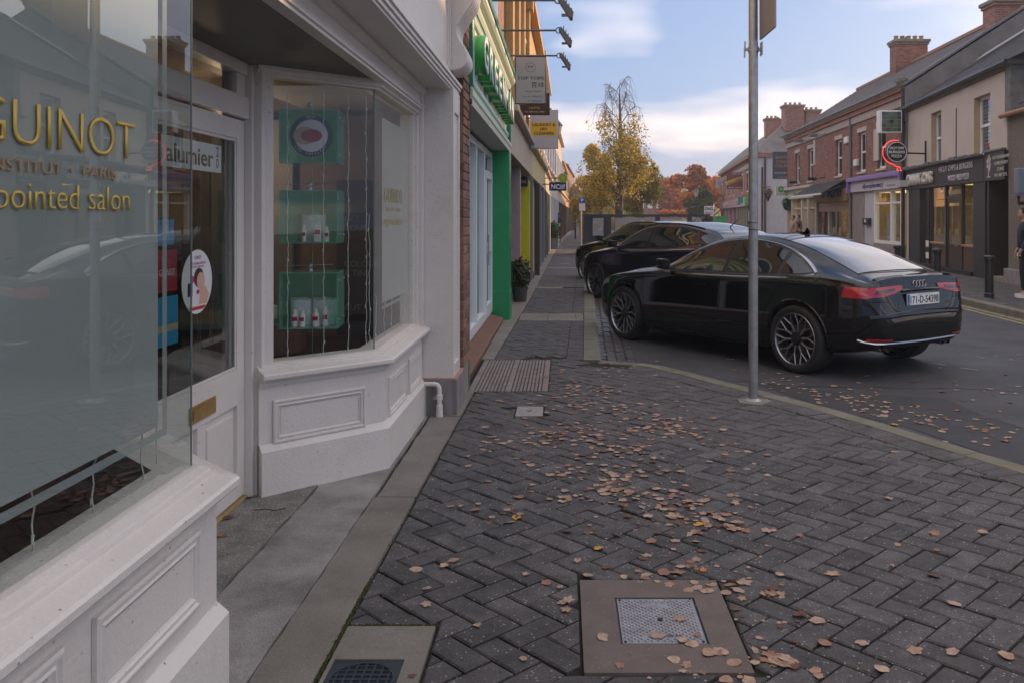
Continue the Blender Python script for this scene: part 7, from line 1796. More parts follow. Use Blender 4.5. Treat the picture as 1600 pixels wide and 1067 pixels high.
for i in range(6): C.box('window_display', mat('disp_%d' % i, ((.5, .35, .2), (.3, .12, .1), (.45, .42, .35), (.15, .2, .25), (.5, .2, .1), (.4, .38, .2))[i], .7, var=.4, vscale=8), -.6, -.45, uO0 + .4 + i * .95, uO0 + .9 + i * .95, .4, 1.0 + (i % 3) * .35, ox)
# hanging charity sign, blank white sign, solicitor sign
Yx = 44.0
e = hang(Yx, x_at(1212, Yx), x_at(1229, Yx), z_at(306, Yx), z_at(291, Yx), mat('pale_sign2', (.48, .5, .44), .4), 'pale square hanging sign with a round green emblem', frame=M_WHITE, arm=False)
MB().lathe([(.07, -.01), (.15, -.01), (.15, 0), (.07, 0)], T=lambda a, b, h: (x_at(1220.5, Yx) + a, Yx - .006 + h, z_at(296.5, Yx) + b), seg=24, close=True).obj('emblem_ring', M_GREEN, e)
bx('emblem_stem', M_GREEN, x_at(1220.5, Yx) - .02, x_at(1220.5, Yx) + .02, Yx - .012, Yx - .006, z_at(299.5, Yx), z_at(296, Yx), e); text('lettering', 'Oxfam', M_GREEN, (x_at(1220.5, Yx), Yx - .008, z_at(304.5, Yx)), (1, 0, 0), .09, .36, e, depth=.002, align='CENTER')
MB().tube([(x_at(1229, Yx), Yx + .05, z_at(294, Yx)), C.P(0, 44.1, z_at(294, Yx))], .02, 6).obj('bracket', M_BLACK, e)
Yx = 38.5
e = hang(Yx, x_at(1272.5, Yx), x_at(1294, Yx), z_at(257.5, Yx), z_at(219.5, Yx), mat('blank_white_sign', (.50, .50, .55), .4), 'blank white hanging sign above the awning', frame=M_WHITE, arm=False)
MB().tube([(x_at(1294, Yx), Yx + .05, z_at(225, Yx)), C.P(0, Yx, z_at(225, Yx))], .02, 6).obj('bracket', M_BLACK, e)
Yx = 45.0
e = hang(Yx, x_at(1208, Yx), x_at(1236.5, Yx), z_at(280, Yx), z_at(238, Yx), mat('slate_blue_sign', (.055, .075, .12), .5), 'slate blue hanging sign reading BANNON CLINCH COLLINS SOLICITORS', arm=False)
xc = x_at(1222.5, Yx)
for s, py, w in (('BANNON', 248.5, .72), ('CLINCH', 255.5, .66), ('COLLINS', 262, .74)): text('lettering', s, mat('tan_letters', (.42, .33, .22), .5), (xc, Yx - .008, z_at(py, Yx)), (1, 0, 0), .16, w, e, depth=.003, align='CENTER')
text('lettering', 'SOLICITORS LLP', M_WHITE, (xc, Yx - .008, z_at(272, Yx)), (1, 0, 0), .09, .82, e, depth=.003, align='CENTER'); text('lettering', '01 490 5435', MATS['tan_letters'], (xc, Yx - .008, z_at(278.5, Yx)), (1, 0, 0), .07, .5, e, depth=.003, align='CENTER')
MB().tube([(x_at(1236, Yx), Yx + .05, z_at(243, Yx)), C.P(0, 44.3, z_at(243, Yx))], .025, 6).obj('bracket', M_BLACK, e)
# spotlights on the brick row
for i, px in enumerate((1268, 1292, 1258, 1289)):
    u_ = C.u(px); z_ = 4.95 if i < 2 else 3.1
    e = empty('facade_spotlight', C.P(.4, u_, z_), ['left upper spotlight under the stone band of the brick row', 'right upper spotlight under the stone band of the brick row', 'small black spotlight above the charity shop fascia', 'small black spotlight above the awning'][i], 'spotlight')
    MB().tube([C.P(0, u_, z_ + .1), C.P(.4, u_, z_)], .018, 6).obj('arm', M_BLACK if i > 1 else M_LEAD, e); C.box('lamp_head', M_BLACK if i > 1 else M_LEAD, .38, .75, u_ - .1, u_ + .1, z_ - .05, z_ + .08, e, bevel=.02)

# ---- white gabled house beyond the side street, with the brick shops behind it
D = Front(12.85, 57, .10)
wg = empty('white_gable_house', (13.5, 57, 0), 'house with a white painted brick flank facing us and a slate roof', 'building')
M_WBR = mat('white_painted_brick', (.50, .49, .52), .8, var=.12, vscale=3, bump=1.2, bscale=30)
bx('flank_wall', M_WBR, 12.86, 19, 57.0, 57.3, 0, 5.45, wg); bx('eaves_board', M_BRR, 12.7, 19, 56.85, 57.2, 5.46, 5.75, wg)
mb = MB(); z = .2
while z < 5.3:
    x = 12.95 + (.15 if int(z * 10) % 2 else 0)
    while x < 15.6: mb.box(x, x + .27, 56.985, 57, z, z + .085); x += .3
    z += .11
tag(mb.obj('brick_relief', M_WBR, wg), kind='stuff')
MB().add([(12.6, 56.8, 5.75), (19.2, 56.8, 5.75), (17.5, 60.5, 8.4), (15.9, 60.5, 8.4), (12.6 + 3.2, 90, 5.9), (15.9 + 3, 90, 8.5), (20, 90, 8.0)], [(0, 1, 2, 3), (0, 3, 5, 4), (3, 2, 6, 5)]).obj('roof', MATS['weathered_slate'], wg)
MB().tube([(13.35, 56.9, 0), (13.35, 56.9, 5.5)], .07, 8).obj('downpipe', M_BLACK, wg)
D.box('street_wall', M_BRR, -.3, 0, 57.31, 86, 2.95, 5.6, wg); D.box('stone_band', MATS['pale_stone_band'], -.3, .06, 57.31, 86, 5.0, 5.3, wg); D.box('eaves_board', MATS['tan_brick'], -.3, .3, 57.31, 86, 5.6, 5.85, wg)
for i, (a, b, cc2, lab) in enumerate(((57.4, 63, (.03, .22, .07), 'green'), (63.1, 70, (.45, .44, .38), 'cream'), (70.1, 85.8, (.40, .25, .30), 'pink'))):
    D.box('shop_fascia', mat('fascia_' + lab, cc2, .5), -.2, .15, a, b, 2.3, 2.94, wg)
    for k_ in range(5): D.box('shop_post', mat('post_' + lab, tuple(min(.6, c_ * 1.2) for c_ in cc2) if lab != 'cream' else (.3, .26, .2), .5), -.25, .02, a + k_ * (b - a - .2) / 4, a + k_ * (b - a - .2) / 4 + .2, 0, 2.299, wg)
    D.box('shop_glass', M_CGLASS, -.22, -.2, a, b, .3, 2.3, wg)
for i, u_ in enumerate((59, 62, 65.5, 72.5, 76, 80, 84)):
    w = D.box('window', M_UPVC, -.05, .02, u_, u_ + 1.1, 3.3, 4.8, wg); D.box('window_glass', M_CGLASS, .021, .03, u_ + .12, u_ + .98, 3.42, 4.68, w)
D.text('shop_name', 'T. MUL', M_BLACK, 69.4, 2.45, .35, 3.5, wg, o=.16, depth=.01, bold=.03)
D.text('shop_name', 'BEAUTY', M_WHITE, 81, 2.5, .3, 4.5, wg, o=.16, depth=.01, bold=.02)
e = empty('sale_agreed_board', D.P(.7, 68, 3.3), 'maroon estate agent board with a yellow diagonal SALE AGREED strip', 'sign')
Yb = 66.5; xa, xb = x_at(1135.5, Yb), x_at(1162.5, Yb); za, zb2 = z_at(296, Yb), z_at(270, Yb)
M_MAR = mat('maroon_board', (.16, .03, .04), .5); bx('board', M_MAR, xa, xb, Yb, Yb + .08, za, zb2, e)
MB().add([(xa - .02, Yb - .02, za + .28), (xa - .02, Yb - .02, za + .58), (xb + .02, Yb - .02, zb2 - .22), (xb + .02, Yb - .02, zb2 - .52)], [(0, 1, 2, 3)]).obj('yellow_strip', M_YELLOW, e)
text('lettering', 'SALE AGREED', M_SGREY, (xa + .10, Yb - .025, za + .36), (1.0, 0, .36), .17, 1.12, e, depth=.004, up=(-.34, 0, .94), bold=.02)
text('lettering', 'FOR SALE', M_WHITE, (xa + .45, Yb - .01, zb2 - .16), (1, 0, 0), .11, .8, e, depth=.004); text('lettering', '490 4490', M_WHITE, (xa + .1, Yb - .01, za + .06), (1, 0, 0), .11, 1.1, e, depth=.004)
bx('post', M_WOOD, xb + .02, xb + .1, Yb, Yb + .08, 2.9, zb2 + .1, e)
e = empty('teal_hanging_sign', (x_at(1158, 60), 60, 3.1), 'small teal square sign over the cream fascia, left of the lamp post', 'sign'); bx('face', mat('teal_sign', (.03, .28, .34), .4), x_at(1153, 60), x_at(1161, 60), 60, 60.1, z_at(318, 60), z_at(308, 60), e); MB().tube([(x_at(1160, 60), 60.05, z_at(307, 60)), (13.1, 60.05, z_at(307, 60))], .02, 6).obj('bracket', M_BLACK, e)
Yd = 86
e = hang(Yd, x_at(1119.5, Yd), x_at(1130.5, Yd), z_at(294, Yd), z_at(280.5, Yd), mat('pale_far_sign', (.55, .52, .6), .4), 'small pale sign at the far end of the brick shops', frame=M_WHITE, arm=False)
MB().tube([(x_at(1130, Yd), Yd, z_at(283, Yd)), (15.8, Yd, z_at(283, Yd))], .03, 6).obj('bracket', M_BLACK, e); text('lettering', 'LOUNGE', M_PURP, (x_at(1125, Yd), Yd - .01, z_at(288, Yd)), (1, 0, 0), .15, .6, e, depth=.003, align='CENTER')
Yd = 60
e = empty('agent_sign', (x_at(1108, Yd), Yd, 1.6), 'white square DNG estate agent sign on a post beyond the fenced terrace', 'sign')
bx('board', M_WHITE, x_at(1100.5, Yd), x_at(1115, Yd), Yd, Yd + .06, z_at(338, Yd), z_at(322.5, Yd), e); text('lettering', 'DNG', mat('navy_letters', (.02, .04, .2), .5), (x_at(1107.7, Yd), Yd - .01, z_at(329, Yd)), (1, 0, 0), .22, .56, e, depth=.003, align='CENTER', bold=.04)
text('lettering', 'SOLD', M_RED, (x_at(1107.7, Yd), Yd - .01, z_at(335.5, Yd)), (1, 0, 0), .18, .5, e, depth=.003, align='CENTER', bold=.04); bx('post', M_WHITE, x_at(1107, Yd), x_at(1108.5, Yd), Yd + .01, Yd + .05, 0, z_at(338, Yd), e)
e = empty('green_skip', (x_at(1124, 58), 58, 0), 'green wheeled container beside the far pavement', 'container')
bx('body', M_GREEN, x_at(1119, 58), x_at(1136, 58), 58, 59.2, .3, z_at(340, 58), e, bevel=.04); bx('rim', M_GREEN, x_at(1118.5, 58), x_at(1136.5, 58), 57.95, 59.25, z_at(340, 58), z_at(339, 58) + .02, e)
# far chimneys
chimney(15.2, 16.5, 59.0, 60.0, 7.4, 9.3, 'brick chimney above the hipped roof of the white gable house', pots=4)
chimney(16.7, 17.7, 59.2, 60.2, 7.2, 9.0, 'second brick chimney just right of the one on the white gable house', pots=3)
chimney(15.0, 15.9, 63.5, 64.3, 7.4, 8.9, 'distant brick chimney, leftmost on the far roofs', pots=3); chimney(16.1, 17.2, 65.0, 65.8, 7.4, 9.0, 'distant brick chimney beside the leftmost one on the far roofs', pots=3)
# side street surface between the row and the white house
sidest = MB().add([(9.9, 44.6, .032), (40, 44.6, .032), (40, 56.8, .032), (11.2, 56.8, .032)], [(0, 1, 2, 3)]).obj('side_street', M_ASPH); tag(sidest, kind='structure')
# far red building seen between the trees
fr_ = empty('far_brick_building', (7.5, 110, 0), 'low red brick building seen between the birch and the orange tree', 'building')
bx('wall', M_BRR, 8.0, 15, 110, 118, 0, 6.2, fr_); bx('parapet', MATS['tan_brick'], 7.8, 15.2, 109.8, 118.2, 6.2, 6.5, fr_)
for i in range(4): bx('window', M_UPVC, 8.6 + i * 1.1, 9.2 + i * 1.1, 109.9, 110, 2.6, 4.4, fr_)
bx('cyan_panel', mat('cyan_shop_sign', (.05, .45, .6), .4), x_at(1037, 100), x_at(1046, 100), 99.9, 100, z_at(330, 100), z_at(315, 100), fr_)
bx('sign_post', M_LEAD, x_at(1041, 100), x_at(1042, 100), 100, 100.1, 0, z_at(330, 100), fr_)
# bollards
M_BOLL = mat('black_bollard_paint', (.02, .021, .023), .35, coat=.3, dirt=.1)
def bollard(x, y):
    e = empty('bollard', (x, y, .03), 'x', 'bollard', 'black bollards along the far kerb'); T = lambda a, b, h: (x + a, y + b, .03 + h)
    MB().lathe([(.10, 0), (.085, .02), (.085, .10), (.075, .11), (.072, .68), (0, .68)], T=T, seg=24).obj('post', M_BOLL, e, smooth=True, sharp=30)
    MB().lathe([(.075, .68), (.098, .69), (.102, .72), (.098, .755), (.06, .775), (0, .78)], T=T, seg=24).obj('cap', M_BOLL, e, smooth=True, sharp=30)
    return e
b0 = bollard(7.57, 15.3); b0['label'] = 'nearest black bollard, in full view by the take-away pavement'
b1 = dup(b0, (x_at(1464.5, 18.6), 18.6, .03), 0, 'second black bollard, in front of the take-away door and behind the car boot')
b2 = dup(b0, (x_at(1402.5, 20.9), 20.9, .03), 0, 'third black bollard, showing only its cap over the car near the pharmacy')
# ================================================================== POLE, TERRACE FENCE, TREES, PEOPLE, LEAVES
px0, py0 = ground(1177, 627)
po = empty('signpost', (px0, py0, 0), 'tall galvanised pole in the paving by the kerb, with a grey sign back on top', 'signpost')
rp_ = .0375
MB().tube([(px0, py0, -.02), (px0, py0, 4.2)], rp_, 24).obj('pole', M_GALV, po, smooth=True)
poly = [(px0 - .13, py0 - .10), (px0 + .02, py0 - .17), (px0 + .15, py0 - .02), (px0 + .03, py0 + .14), (px0 - .12, py0 + .06)]
MB().prism(poly, -.05, .012).obj('concrete_foot', M_CONC, po)
MB().lathe([(rp_, .03), (rp_ + .03, .013), (rp_ + .035, .0)], T=lambda a, b, h: (px0 + a, py0 + b, h), seg=20).obj('foot_collar', M_GALV, po)
for z in (1.38, 1.435): MB().lathe([(rp_ + .001, -.003), (rp_ + .003, -.003), (rp_ + .003, .003), (rp_ + .001, .003)], T=lambda a, b, h: (px0 + a, py0 + b, z + h), seg=24, close=True).obj('cable_tie', M_BLACK, po)
bx('sticker', M_WHITE, px0 - .038, px0 - .0365, py0 - .02, py0 + .02, 1.45, 1.53, po)
zc = z_at(78, py0)
MB().lathe([(rp_ + .001, -.02), (rp_ + .006, -.02), (rp_ + .006, .02), (rp_ + .001, .02)], T=lambda a, b, h: (px0 + a, py0 + b, zc + h), seg=20, close=True).obj('clamp_band', M_GALV, po)
mb = MB(); mb.box(px0 + rp_, px0 + .07, py0 - .015, py0 + .015, zc - .012, zc + .012); mb.obj('clamp_ear', M_GALV, po)
mb = MB(); mb.box(px0 + .058, px0 + .066, py0 - .05, py0 + .02, zc - .05, zc + .055); mb.obj('sign_channel', M_GALV, po)
bx('clamp_ear', M_GALV, px0 - .075, px0 - rp_, py0 - .012, py0 + .012, zc - .01, zc + .01, po); MB().tube([(px0 - .075, py0 - .02, zc - .07), (px0 - .07, py0 - .02, zc + .06)], .007, 6).obj('clamp_bolt', M_GALV, po)
z0s = z_at(60, py0)
MB().add([(px0 + .045, py0 - .02, z0s - .02), (px0 + .060, py0 - .45, z0s - .01), (px0 + .060, py0 - .45, z0s + 1.0), (px0 + .045, py0 - .02, z0s + 1.0),
          (px0 + .060, py0 - .02, z0s - .02), (px0 + .075, py0 - .45, z0s - .01), (px0 + .075, py0 - .45, z0s + 1.0), (px0 + .060, py0 - .02, z0s + 1.0)], [(0, 1, 2, 3), (7, 6, 5, 4), (0, 4, 5, 1), (1, 5, 6, 2), (3, 2, 6, 7), (0, 3, 7, 4)]).obj('sign_panel', mat('sign_back_grey', (.30, .27, .26), .5, metal=.3), po)
bx('sign_channel', M_GALV, px0 + .076, px0 + .095, py0 - .40, py0 - .04, z0s + .25, z0s + .29, po)

# ---- grey timber terrace (parklet)
tf = empty('terrace_fence', (1.0, 33, 0), 'dark grey boarded terrace fence with posters and slotted lower boards', 'fence')
M_GREYT = mat('dark_grey_timber', (.042, .046, .052), .6, var=.2, bump=.4, bscale=50)
Yf = 33.0; fx0, fx1 = x_at(912, Yf), x_at(1108, Yf); ft = z_at(335.5, Yf)
bx('top_rail', M_GREYT, fx0 - .03, fx1 + .03, Yf - .04, Yf + .14, ft - .10, ft, tf)
posts = [912, 948, 1024, 1074, 1104]
for p_ in posts: bx('post', M_GREYT, x_at(p_, Yf), x_at(p_ + 7, Yf), Yf - .03, Yf + .12, -.05, ft - .101, tf)
x = fx0; 
bx('middle_rail', M_GREYT, fx0, fx1, Yf - .01, Yf + .08, .46, .56, tf)
while x < fx1 - .06:
    bx('slat', M_GREYT, x, x + .085, Yf + .02, Yf + .05, -.04, .459, tf); x += .13
bx('left_board', M_GREYT, x_at(914, Yf), x_at(948, Yf), Yf + .02, Yf + .06, .561, ft - .101, tf)
bx('bottom_board', M_GREYT, fx0, fx1, Yf + .055, Yf + .07, -.05, .15, tf)
def fposter(a, b, t, bt, label, seed):
    e = empty('framed_poster', (x_at(a, Yf), Yf, 1), label, 'poster')
    bx('frame', mat('clear_sheet', (.30, .31, .32), .3), x_at(a, Yf), x_at(b, Yf), Yf - .012, Yf - .002, z_at(bt, Yf), z_at(t, Yf), e)
    rg = random.Random(seed); X0, X1, Z0, Z1 = x_at(a, Yf) + .03, x_at(b, Yf) - .03, z_at(bt, Yf) + .02, z_at(t, Yf) - .02
    for k_ in range(7):
        xx = rg.uniform(X0, X1 - .3 * (X1 - X0)); zz2 = rg.uniform(Z0, Z1 - .3 * (Z1 - Z0)); g_ = rg.choice([(.5, .5, .52), (.2, .2, .22), (.6, .6, .62), (.35, .3, .22), (.12, .12, .14)])
        bx('printed_block', mat('print_%d_%d' % (seed, k_), g_, .5), xx, xx + rg.uniform(.15, .5) * (X1 - X0) * .6, Yf - .0135 - k_ * .001, Yf - .0125 - k_ * .001, zz2, zz2 + rg.uniform(.15, .35) * (Z1 - Z0), e)
fposter(926, 943, 341, 369, 'upright framed poster at the left end of the terrace fence', 1); fposter(961, 1022, 341, 369, 'wide printed panel in the middle of the terrace fence', 2); fposter(1035, 1066, 341, 356, 'printed panel right of the wide one on the terrace fence', 3); fposter(1076, 1096, 341, 356, 'small printed panel at the right end of the terrace fence', 5)
MB().add([(fx0, Yf + .13, -.05), (fx0, Yf + 2.6, -.05), (fx0, Yf + 2.6, ft), (fx0, Yf + .13, ft), (fx0 + .05, Yf + .13, -.05), (fx0 + .05, Yf + 2.6, -.05), (fx0 + .05, Yf + 2.6, ft), (fx0 + .05, Yf + .13, ft)], [(0, 1, 2, 3), (7, 6, 5, 4), (0, 4, 5, 1), (1, 5, 6, 2), (3, 2, 6, 7), (0, 3, 7, 4)]).obj('side_board', M_GREYT, tf)

# ---- trees
def tree(name, x, y, h, label, mleaf, mbark, seed, spread=.34, r0=.2, nleaf=9000, leaf=.05, droop=.6, first=.25, cat='tree', top_bare=.0, nlimb=16, trunk2=False, up=.9):
    rg = random.Random(seed); e = empty(name, (x, y, 0), label, cat)
    base = Vector((x, y, 0)); tp = []; n_ = 14
    for i in range(n_ + 1):
        t = i / n_; tp.append(base + Vector((.10 * math.sin(t * 5 + seed) * h * .06, .1 * math.cos(t * 4) * h * .03, h * t)))
    MB().tube(tp, [r0 * (1 - t / n_) ** .8 + .012 for t in range(n_ + 1)], 10).obj('trunk', mbark, e, smooth=True)
    tips = []; br_ = MB(); k = 0
    for i in range(nlimb):
        t = first + (1 - first) * (i + rg.random()) / nlimb * .96; p = tp[int(t * n_)].lerp(tp[min(n_, int(t * n_) + 1)], t * n_ - int(t * n_))
        a = rg.uniform(0, 6.283) if i % 2 else (rg.choice((0, math.pi)) + rg.gauss(0, .5)); L = h * spread * (1.05 - t * .75) * rg.uniform(.7, 1.15)
        d = Vector((math.cos(a), math.sin(a), up + .3 * t)).normalized(); pts = [p.copy()]; q = p.copy()
        for s_ in range(7):
            q = q + d * L / 7; pts.append(q.copy()); d = (d + Vector((rg.gauss(0, .10), rg.gauss(0, .10), rg.gauss(0, .08) - .02))).normalized()
            if s_ >= 2:
                for _ in range(2):
                    a2 = rg.uniform(0, 6.283); d2 = (d * .7 + Vector((math.cos(a2), math.sin(a2), .15)) * .7).normalized(); L2 = L * rg.uniform(.22, .45); pt2 = [q.copy()]; q2 = q.copy()
                    for s2 in range(6):
                        q2 = q2 + d2 * L2 / 6; pt2.append(q2.copy()); d2 = (d2 + Vector((rg.gauss(0, .12), rg.gauss(0, .12), -droop * .28 + rg.gauss(0, .08)))).normalized()
                        tips.append((q2.copy(), t))
                    for s3 in range(rg.randint(1, 3)):   # hanging twigs
                        q3 = pt2[rg.randint(2, 6)].copy(); pt3 = [q3.copy()]; d3 = Vector((rg.gauss(0, .4), rg.gauss(0, .4), .2 - droop)).normalized()
                        for s4 in range(6):
                            q3 = q3 + d3 * h * .022; d3 = (d3 + Vector((rg.gauss(0, .1), rg.gauss(0, .1), -droop * .3))).normalized(); pt3.append(q3.copy()); tips.append((q3.copy(), t))
                        br_.tube(pt3, [.006] * 4 + [.004] * 3, 3, cap=False)
                    br_.tube(pt2, [max(.006, r0 * .07 * (1 - s_ / 7)) for s_ in range(7)], 4, cap=False)
        MB().tube(pts, [max(.012, r0 * .34 * (1.1 - t) * (1 - s_ / 9)) for s_ in range(8)], 6).obj('limb', mbark, e, smooth=True)
    tag(br_.obj('twigs', mbark, e), kind='stuff')
    lf = MB()
    keep = [tp_ for tp_ in tips if rg.random() > top_bare * max(0, (tp_[0].z / h - .45)) * 3]
    if not keep: keep = tips
    vs = []; fs = []
    for i in range(nleaf):
        p, t = keep[int(rg.random() * len(keep))]; p = p + Vector((rg.gauss(0, 1), rg.gauss(0, 1), rg.gauss(0, 1))) * h * .013
        u = Vector((rg.gauss(0, 1), rg.gauss(0, 1), rg.gauss(0, 1) - .6)).normalized(); v = u.orthogonal().normalized() if rg.random() < .5 else u.cross(Vector((0, 1, .2))).normalized(); s_ = leaf * rg.uniform(.6, 1.4); b = len(vs)
        vs += [tuple(p - u * s_), tuple(p + v * s_ * .55), tuple(p + u * s_), tuple(p - v * s_ * .55)]; fs.append((b, b + 1, b + 2, b + 3))
    me = bpy.data.meshes.new('leaves'); me.from_pydata(vs, [], fs)
    mats_ = mleaf if isinstance(mleaf, list) else [mleaf]
    for m_ in mats_: me.materials.append(m_)
    if len(mats_) > 1: me.polygons.foreach_set('material_index', [rg.randrange(len(mats_)) for _ in fs])
    o = bpy.data.objects.new('leaves', me); COL.objects.link(o); adopt(o, e); tag(o, kind='stuff')
    return e
M_BARK = mat('grey_brown_bark', (.16, .13, .11), .9, var=.6, vscale=3, bump=1, bscale=20, col2=(.045, .035, .03)); M_BARKD = mat('dark_bark', (.06, .045, .035), .9, var=.4)
LY = lambda n2, c2, tr=.6: mat(n2, c2, .55, transl=tr, var=.3, vscale=2)
yel = [LY('leaf_yellow', (.78, .55, .07)), LY('leaf_gold', (.70, .46, .07)), LY('leaf_olive', (.30, .28, .05)), LY('leaf_green', (.17, .20, .05))]
org = [LY('leaf_orange', (.78, .27, .04)), LY('leaf_rust', (.60, .17, .035)), LY('leaf_amber', (.80, .40, .06)), LY('leaf_brown', (.26, .09, .035))]
tree('birch_tree', x_at(968, 44), 44, 8.2, 'tall slender birch with thinning yellow-green leaves behind the terrace fence', yel, M_BARK, 11, spread=.33, r0=.24, nleaf=8200, leaf=.062, droop=.75, first=.22, top_bare=.85, nlimb=22, up=1.25)
tree('birch_tree', x_at(938, 52), 52, 5.6, 'smaller golden birch left of the tall one', yel[:3], M_BARK, 5, spread=.36, r0=.12, nleaf=9000, leaf=.075, droop=.8, first=.25, nlimb=14)
tree('birch_tree', x_at(1003, 49), 49, 5.0, 'leaning olive-green birch right of the tall one', [yel[2], yel[3], yel[1]], M_BARK, 8, spread=.38, r0=.12, nleaf=8000, leaf=.07, droop=.9, first=.3, nlimb=12)
tree('street_tree', x_at(1078, 84), 84, 5.7, 'broad tree in full orange autumn leaf', org, M_BARKD, 21, spread=.55, r0=.28, nleaf=16000, leaf=.14, droop=.25, first=.2, nlimb=18, up=.6)
tree('street_tree', x_at(1112, 96), 96, 5.4, 'second orange tree behind the first, nearer the far shops', org[:3], M_BARKD, 23, spread=.55, r0=.28, nleaf=12000, leaf=.15, droop=.25, first=.2, nlimb=16, up=.6)
tree('street_tree', x_at(1045, 98), 98, 5.4, 'brownish half-bare tree beside the far red building', [org[3], org[1]], M_BARKD, 25, spread=.45, r0=.25, nleaf=6000, leaf=.12, droop=.3, first=.25, nlimb=14)
tree('street_tree', x_at(912, 92), 92, 5.6, 'bright yellow tree at the far end of the left pavement', [yel[0], LY('leaf_lemon', (.58, .38, .02))], M_BARKD, 27, spread=.5, r0=.2, nleaf=10000, leaf=.13, droop=.3, first=.25, nlimb=14, up=.6)
tree('palm_bush', x_at(1094, 70), 70, 3.6, 'dark green spiky bush in front of the orange tree', [LY('leaf_dark_green', (.05, .10, .025), .3)], M_BARKD, 31, spread=.4, r0=.1, nleaf=4000, leaf=.12, droop=.2, first=.2, nlimb=10)
# distant hedge and trees closing the street
fo = shrub('distant_trees', 14, 190, 2.5, 34, 7.5, 14000, [yel[2]][0], '', seed=9, leaf=.5); tag(fo, kind='stuff')
fo2 = shrub('distant_hedge', 5.2, 104, 1.2, 4.2, 1.9, 5000, yel[2], '', seed=10, leaf=.16); tag(fo2, kind='stuff')
# low parked car roof and street lamp far away
def far_lamp(px, Y, ztop, label):
    x = x_at(px, Y); e = empty('street_lamp', (x, Y, 0), label, 'street lamp'); MB().tube([(x, Y, 0), (x, Y, ztop - .5)], .06, 8).obj('post', M_BLACK, e); T = lambda a, b, h: (x + a, Y + b, ztop - .5 + h)
    MB().lathe([(.10, 0), (.22, .38), (0, .38)], T=T, seg=6).obj('lantern', MATS['lantern_glass'], e); MB().lathe([(.26, .38), (.06, .55), (0, .6)], T=T, seg=6).obj('cap', M_BLACK, e)
far_lamp(1088, 62, z_at(297, 62), 'black lantern street lamp in front of the orange tree'); far_lamp(899, 60, z_at(300, 60), 'slim black street lamp before the yellow tree at the end of the left pavement')
# hanging basket and lamp by the white gable
hb = empty('hanging_basket', (x_at(1201, 55), 55, 0), 'wintery hanging flower basket on a black post by the white gable', 'basket')
xh = x_at(1191, 55); MB().tube([(xh, 55, 0), (xh, 55, z_at(262, 55))], .07, 8).obj('post', M_BLACK, hb); MB().tube([(xh, 55, z_at(294, 55)), (x_at(1204, 55), 55, z_at(292, 55))], .03, 6).obj('arm', M_BLACK, hb)
tag(shrub('foliage', x_at(1200, 55), 55, z_at(301, 55), .28, .26, 500, mat('dried_flower', (.16, .10, .07), .8, var=.4), '', leaf=.06, seed=12, parent=hb), kind='stuff')
MB().lathe([(.02, -.5), (.18, -.2), (.2, 0)], T=lambda a, b, h: (x_at(1200, 55) + a, 55 + b, z_at(301, 55) + h - .1), seg=12).obj('basket', M_BLACK, hb)
h3 = empty('ivy_basket', (x_at(1228, 44), 44, 0), 'green trailing plant hanging at the corner of the charity shop', 'plant')
tag(shrub('foliage', x_at(1229, 44), 43.9, z_at(320, 44), .22, .32, 500, MATS['evergreen_leaf'], '', leaf=.06, seed=13, parent=h3), kind='stuff'); MB().tube([(x_at(1230, 44), 44, z_at(314, 44)), C.P(0, 44, z_at(312, 44))], .015, 5).obj('bracket', M_BLACK, h3)
# tufts growing on the far roofs
for i, (a, b, c2) in enumerate(((14.6, 37.0, 9.1), (10.7, 27.1, 5.75))):
    o = shrub('roof_weeds', a, b, c2, .25, .12, 160, LY('leaf_dry', (.14, .13, .05), .3), '', leaf=.05, seed=30 + i); tag(o, ['dry tuft of weeds on the broad brick chimney', 'dry tuft of weeds on the gutter end over the neon sign'][i], 'weeds')

# ---- people
def skin_mesh(name, joints, bones, m, parent, levels=2, root=0):
    me = bpy.data.meshes.new(name); me.from_pydata([j[0] for j in joints], bones, []); o = bpy.data.objects.new(name, me); COL.objects.link(o)
    o.modifiers.new('s', 'SKIN'); sv = me.skin_vertices[0].data
    for i, j in enumerate(joints): sv[i].radius = (j[1], j[2] if len(j) > 2 else j[1])
    sv[root].use_root = True
    ss = o.modifiers.new('ss', 'SUBSURF'); ss.levels = levels; ss.render_levels = levels
    dg = bpy.context.evaluated_depsgraph_get(); nm = bpy.data.meshes.new_from_object(o.evaluated_get(dg)); bpy.data.objects.remove(o)
    nm.materials.clear(); nm.materials.append(m); nm.polygons.foreach_set('use_smooth', [True] * len(nm.polygons))
    n = bpy.data.objects.new(name, nm); COL.objects.link(n); adopt(n, parent); return n
M_SKIN = mat('skin', (.45, .27, .20), .5); M_HAIR = mat('dark_hair', (.015, .01, .008), .6)
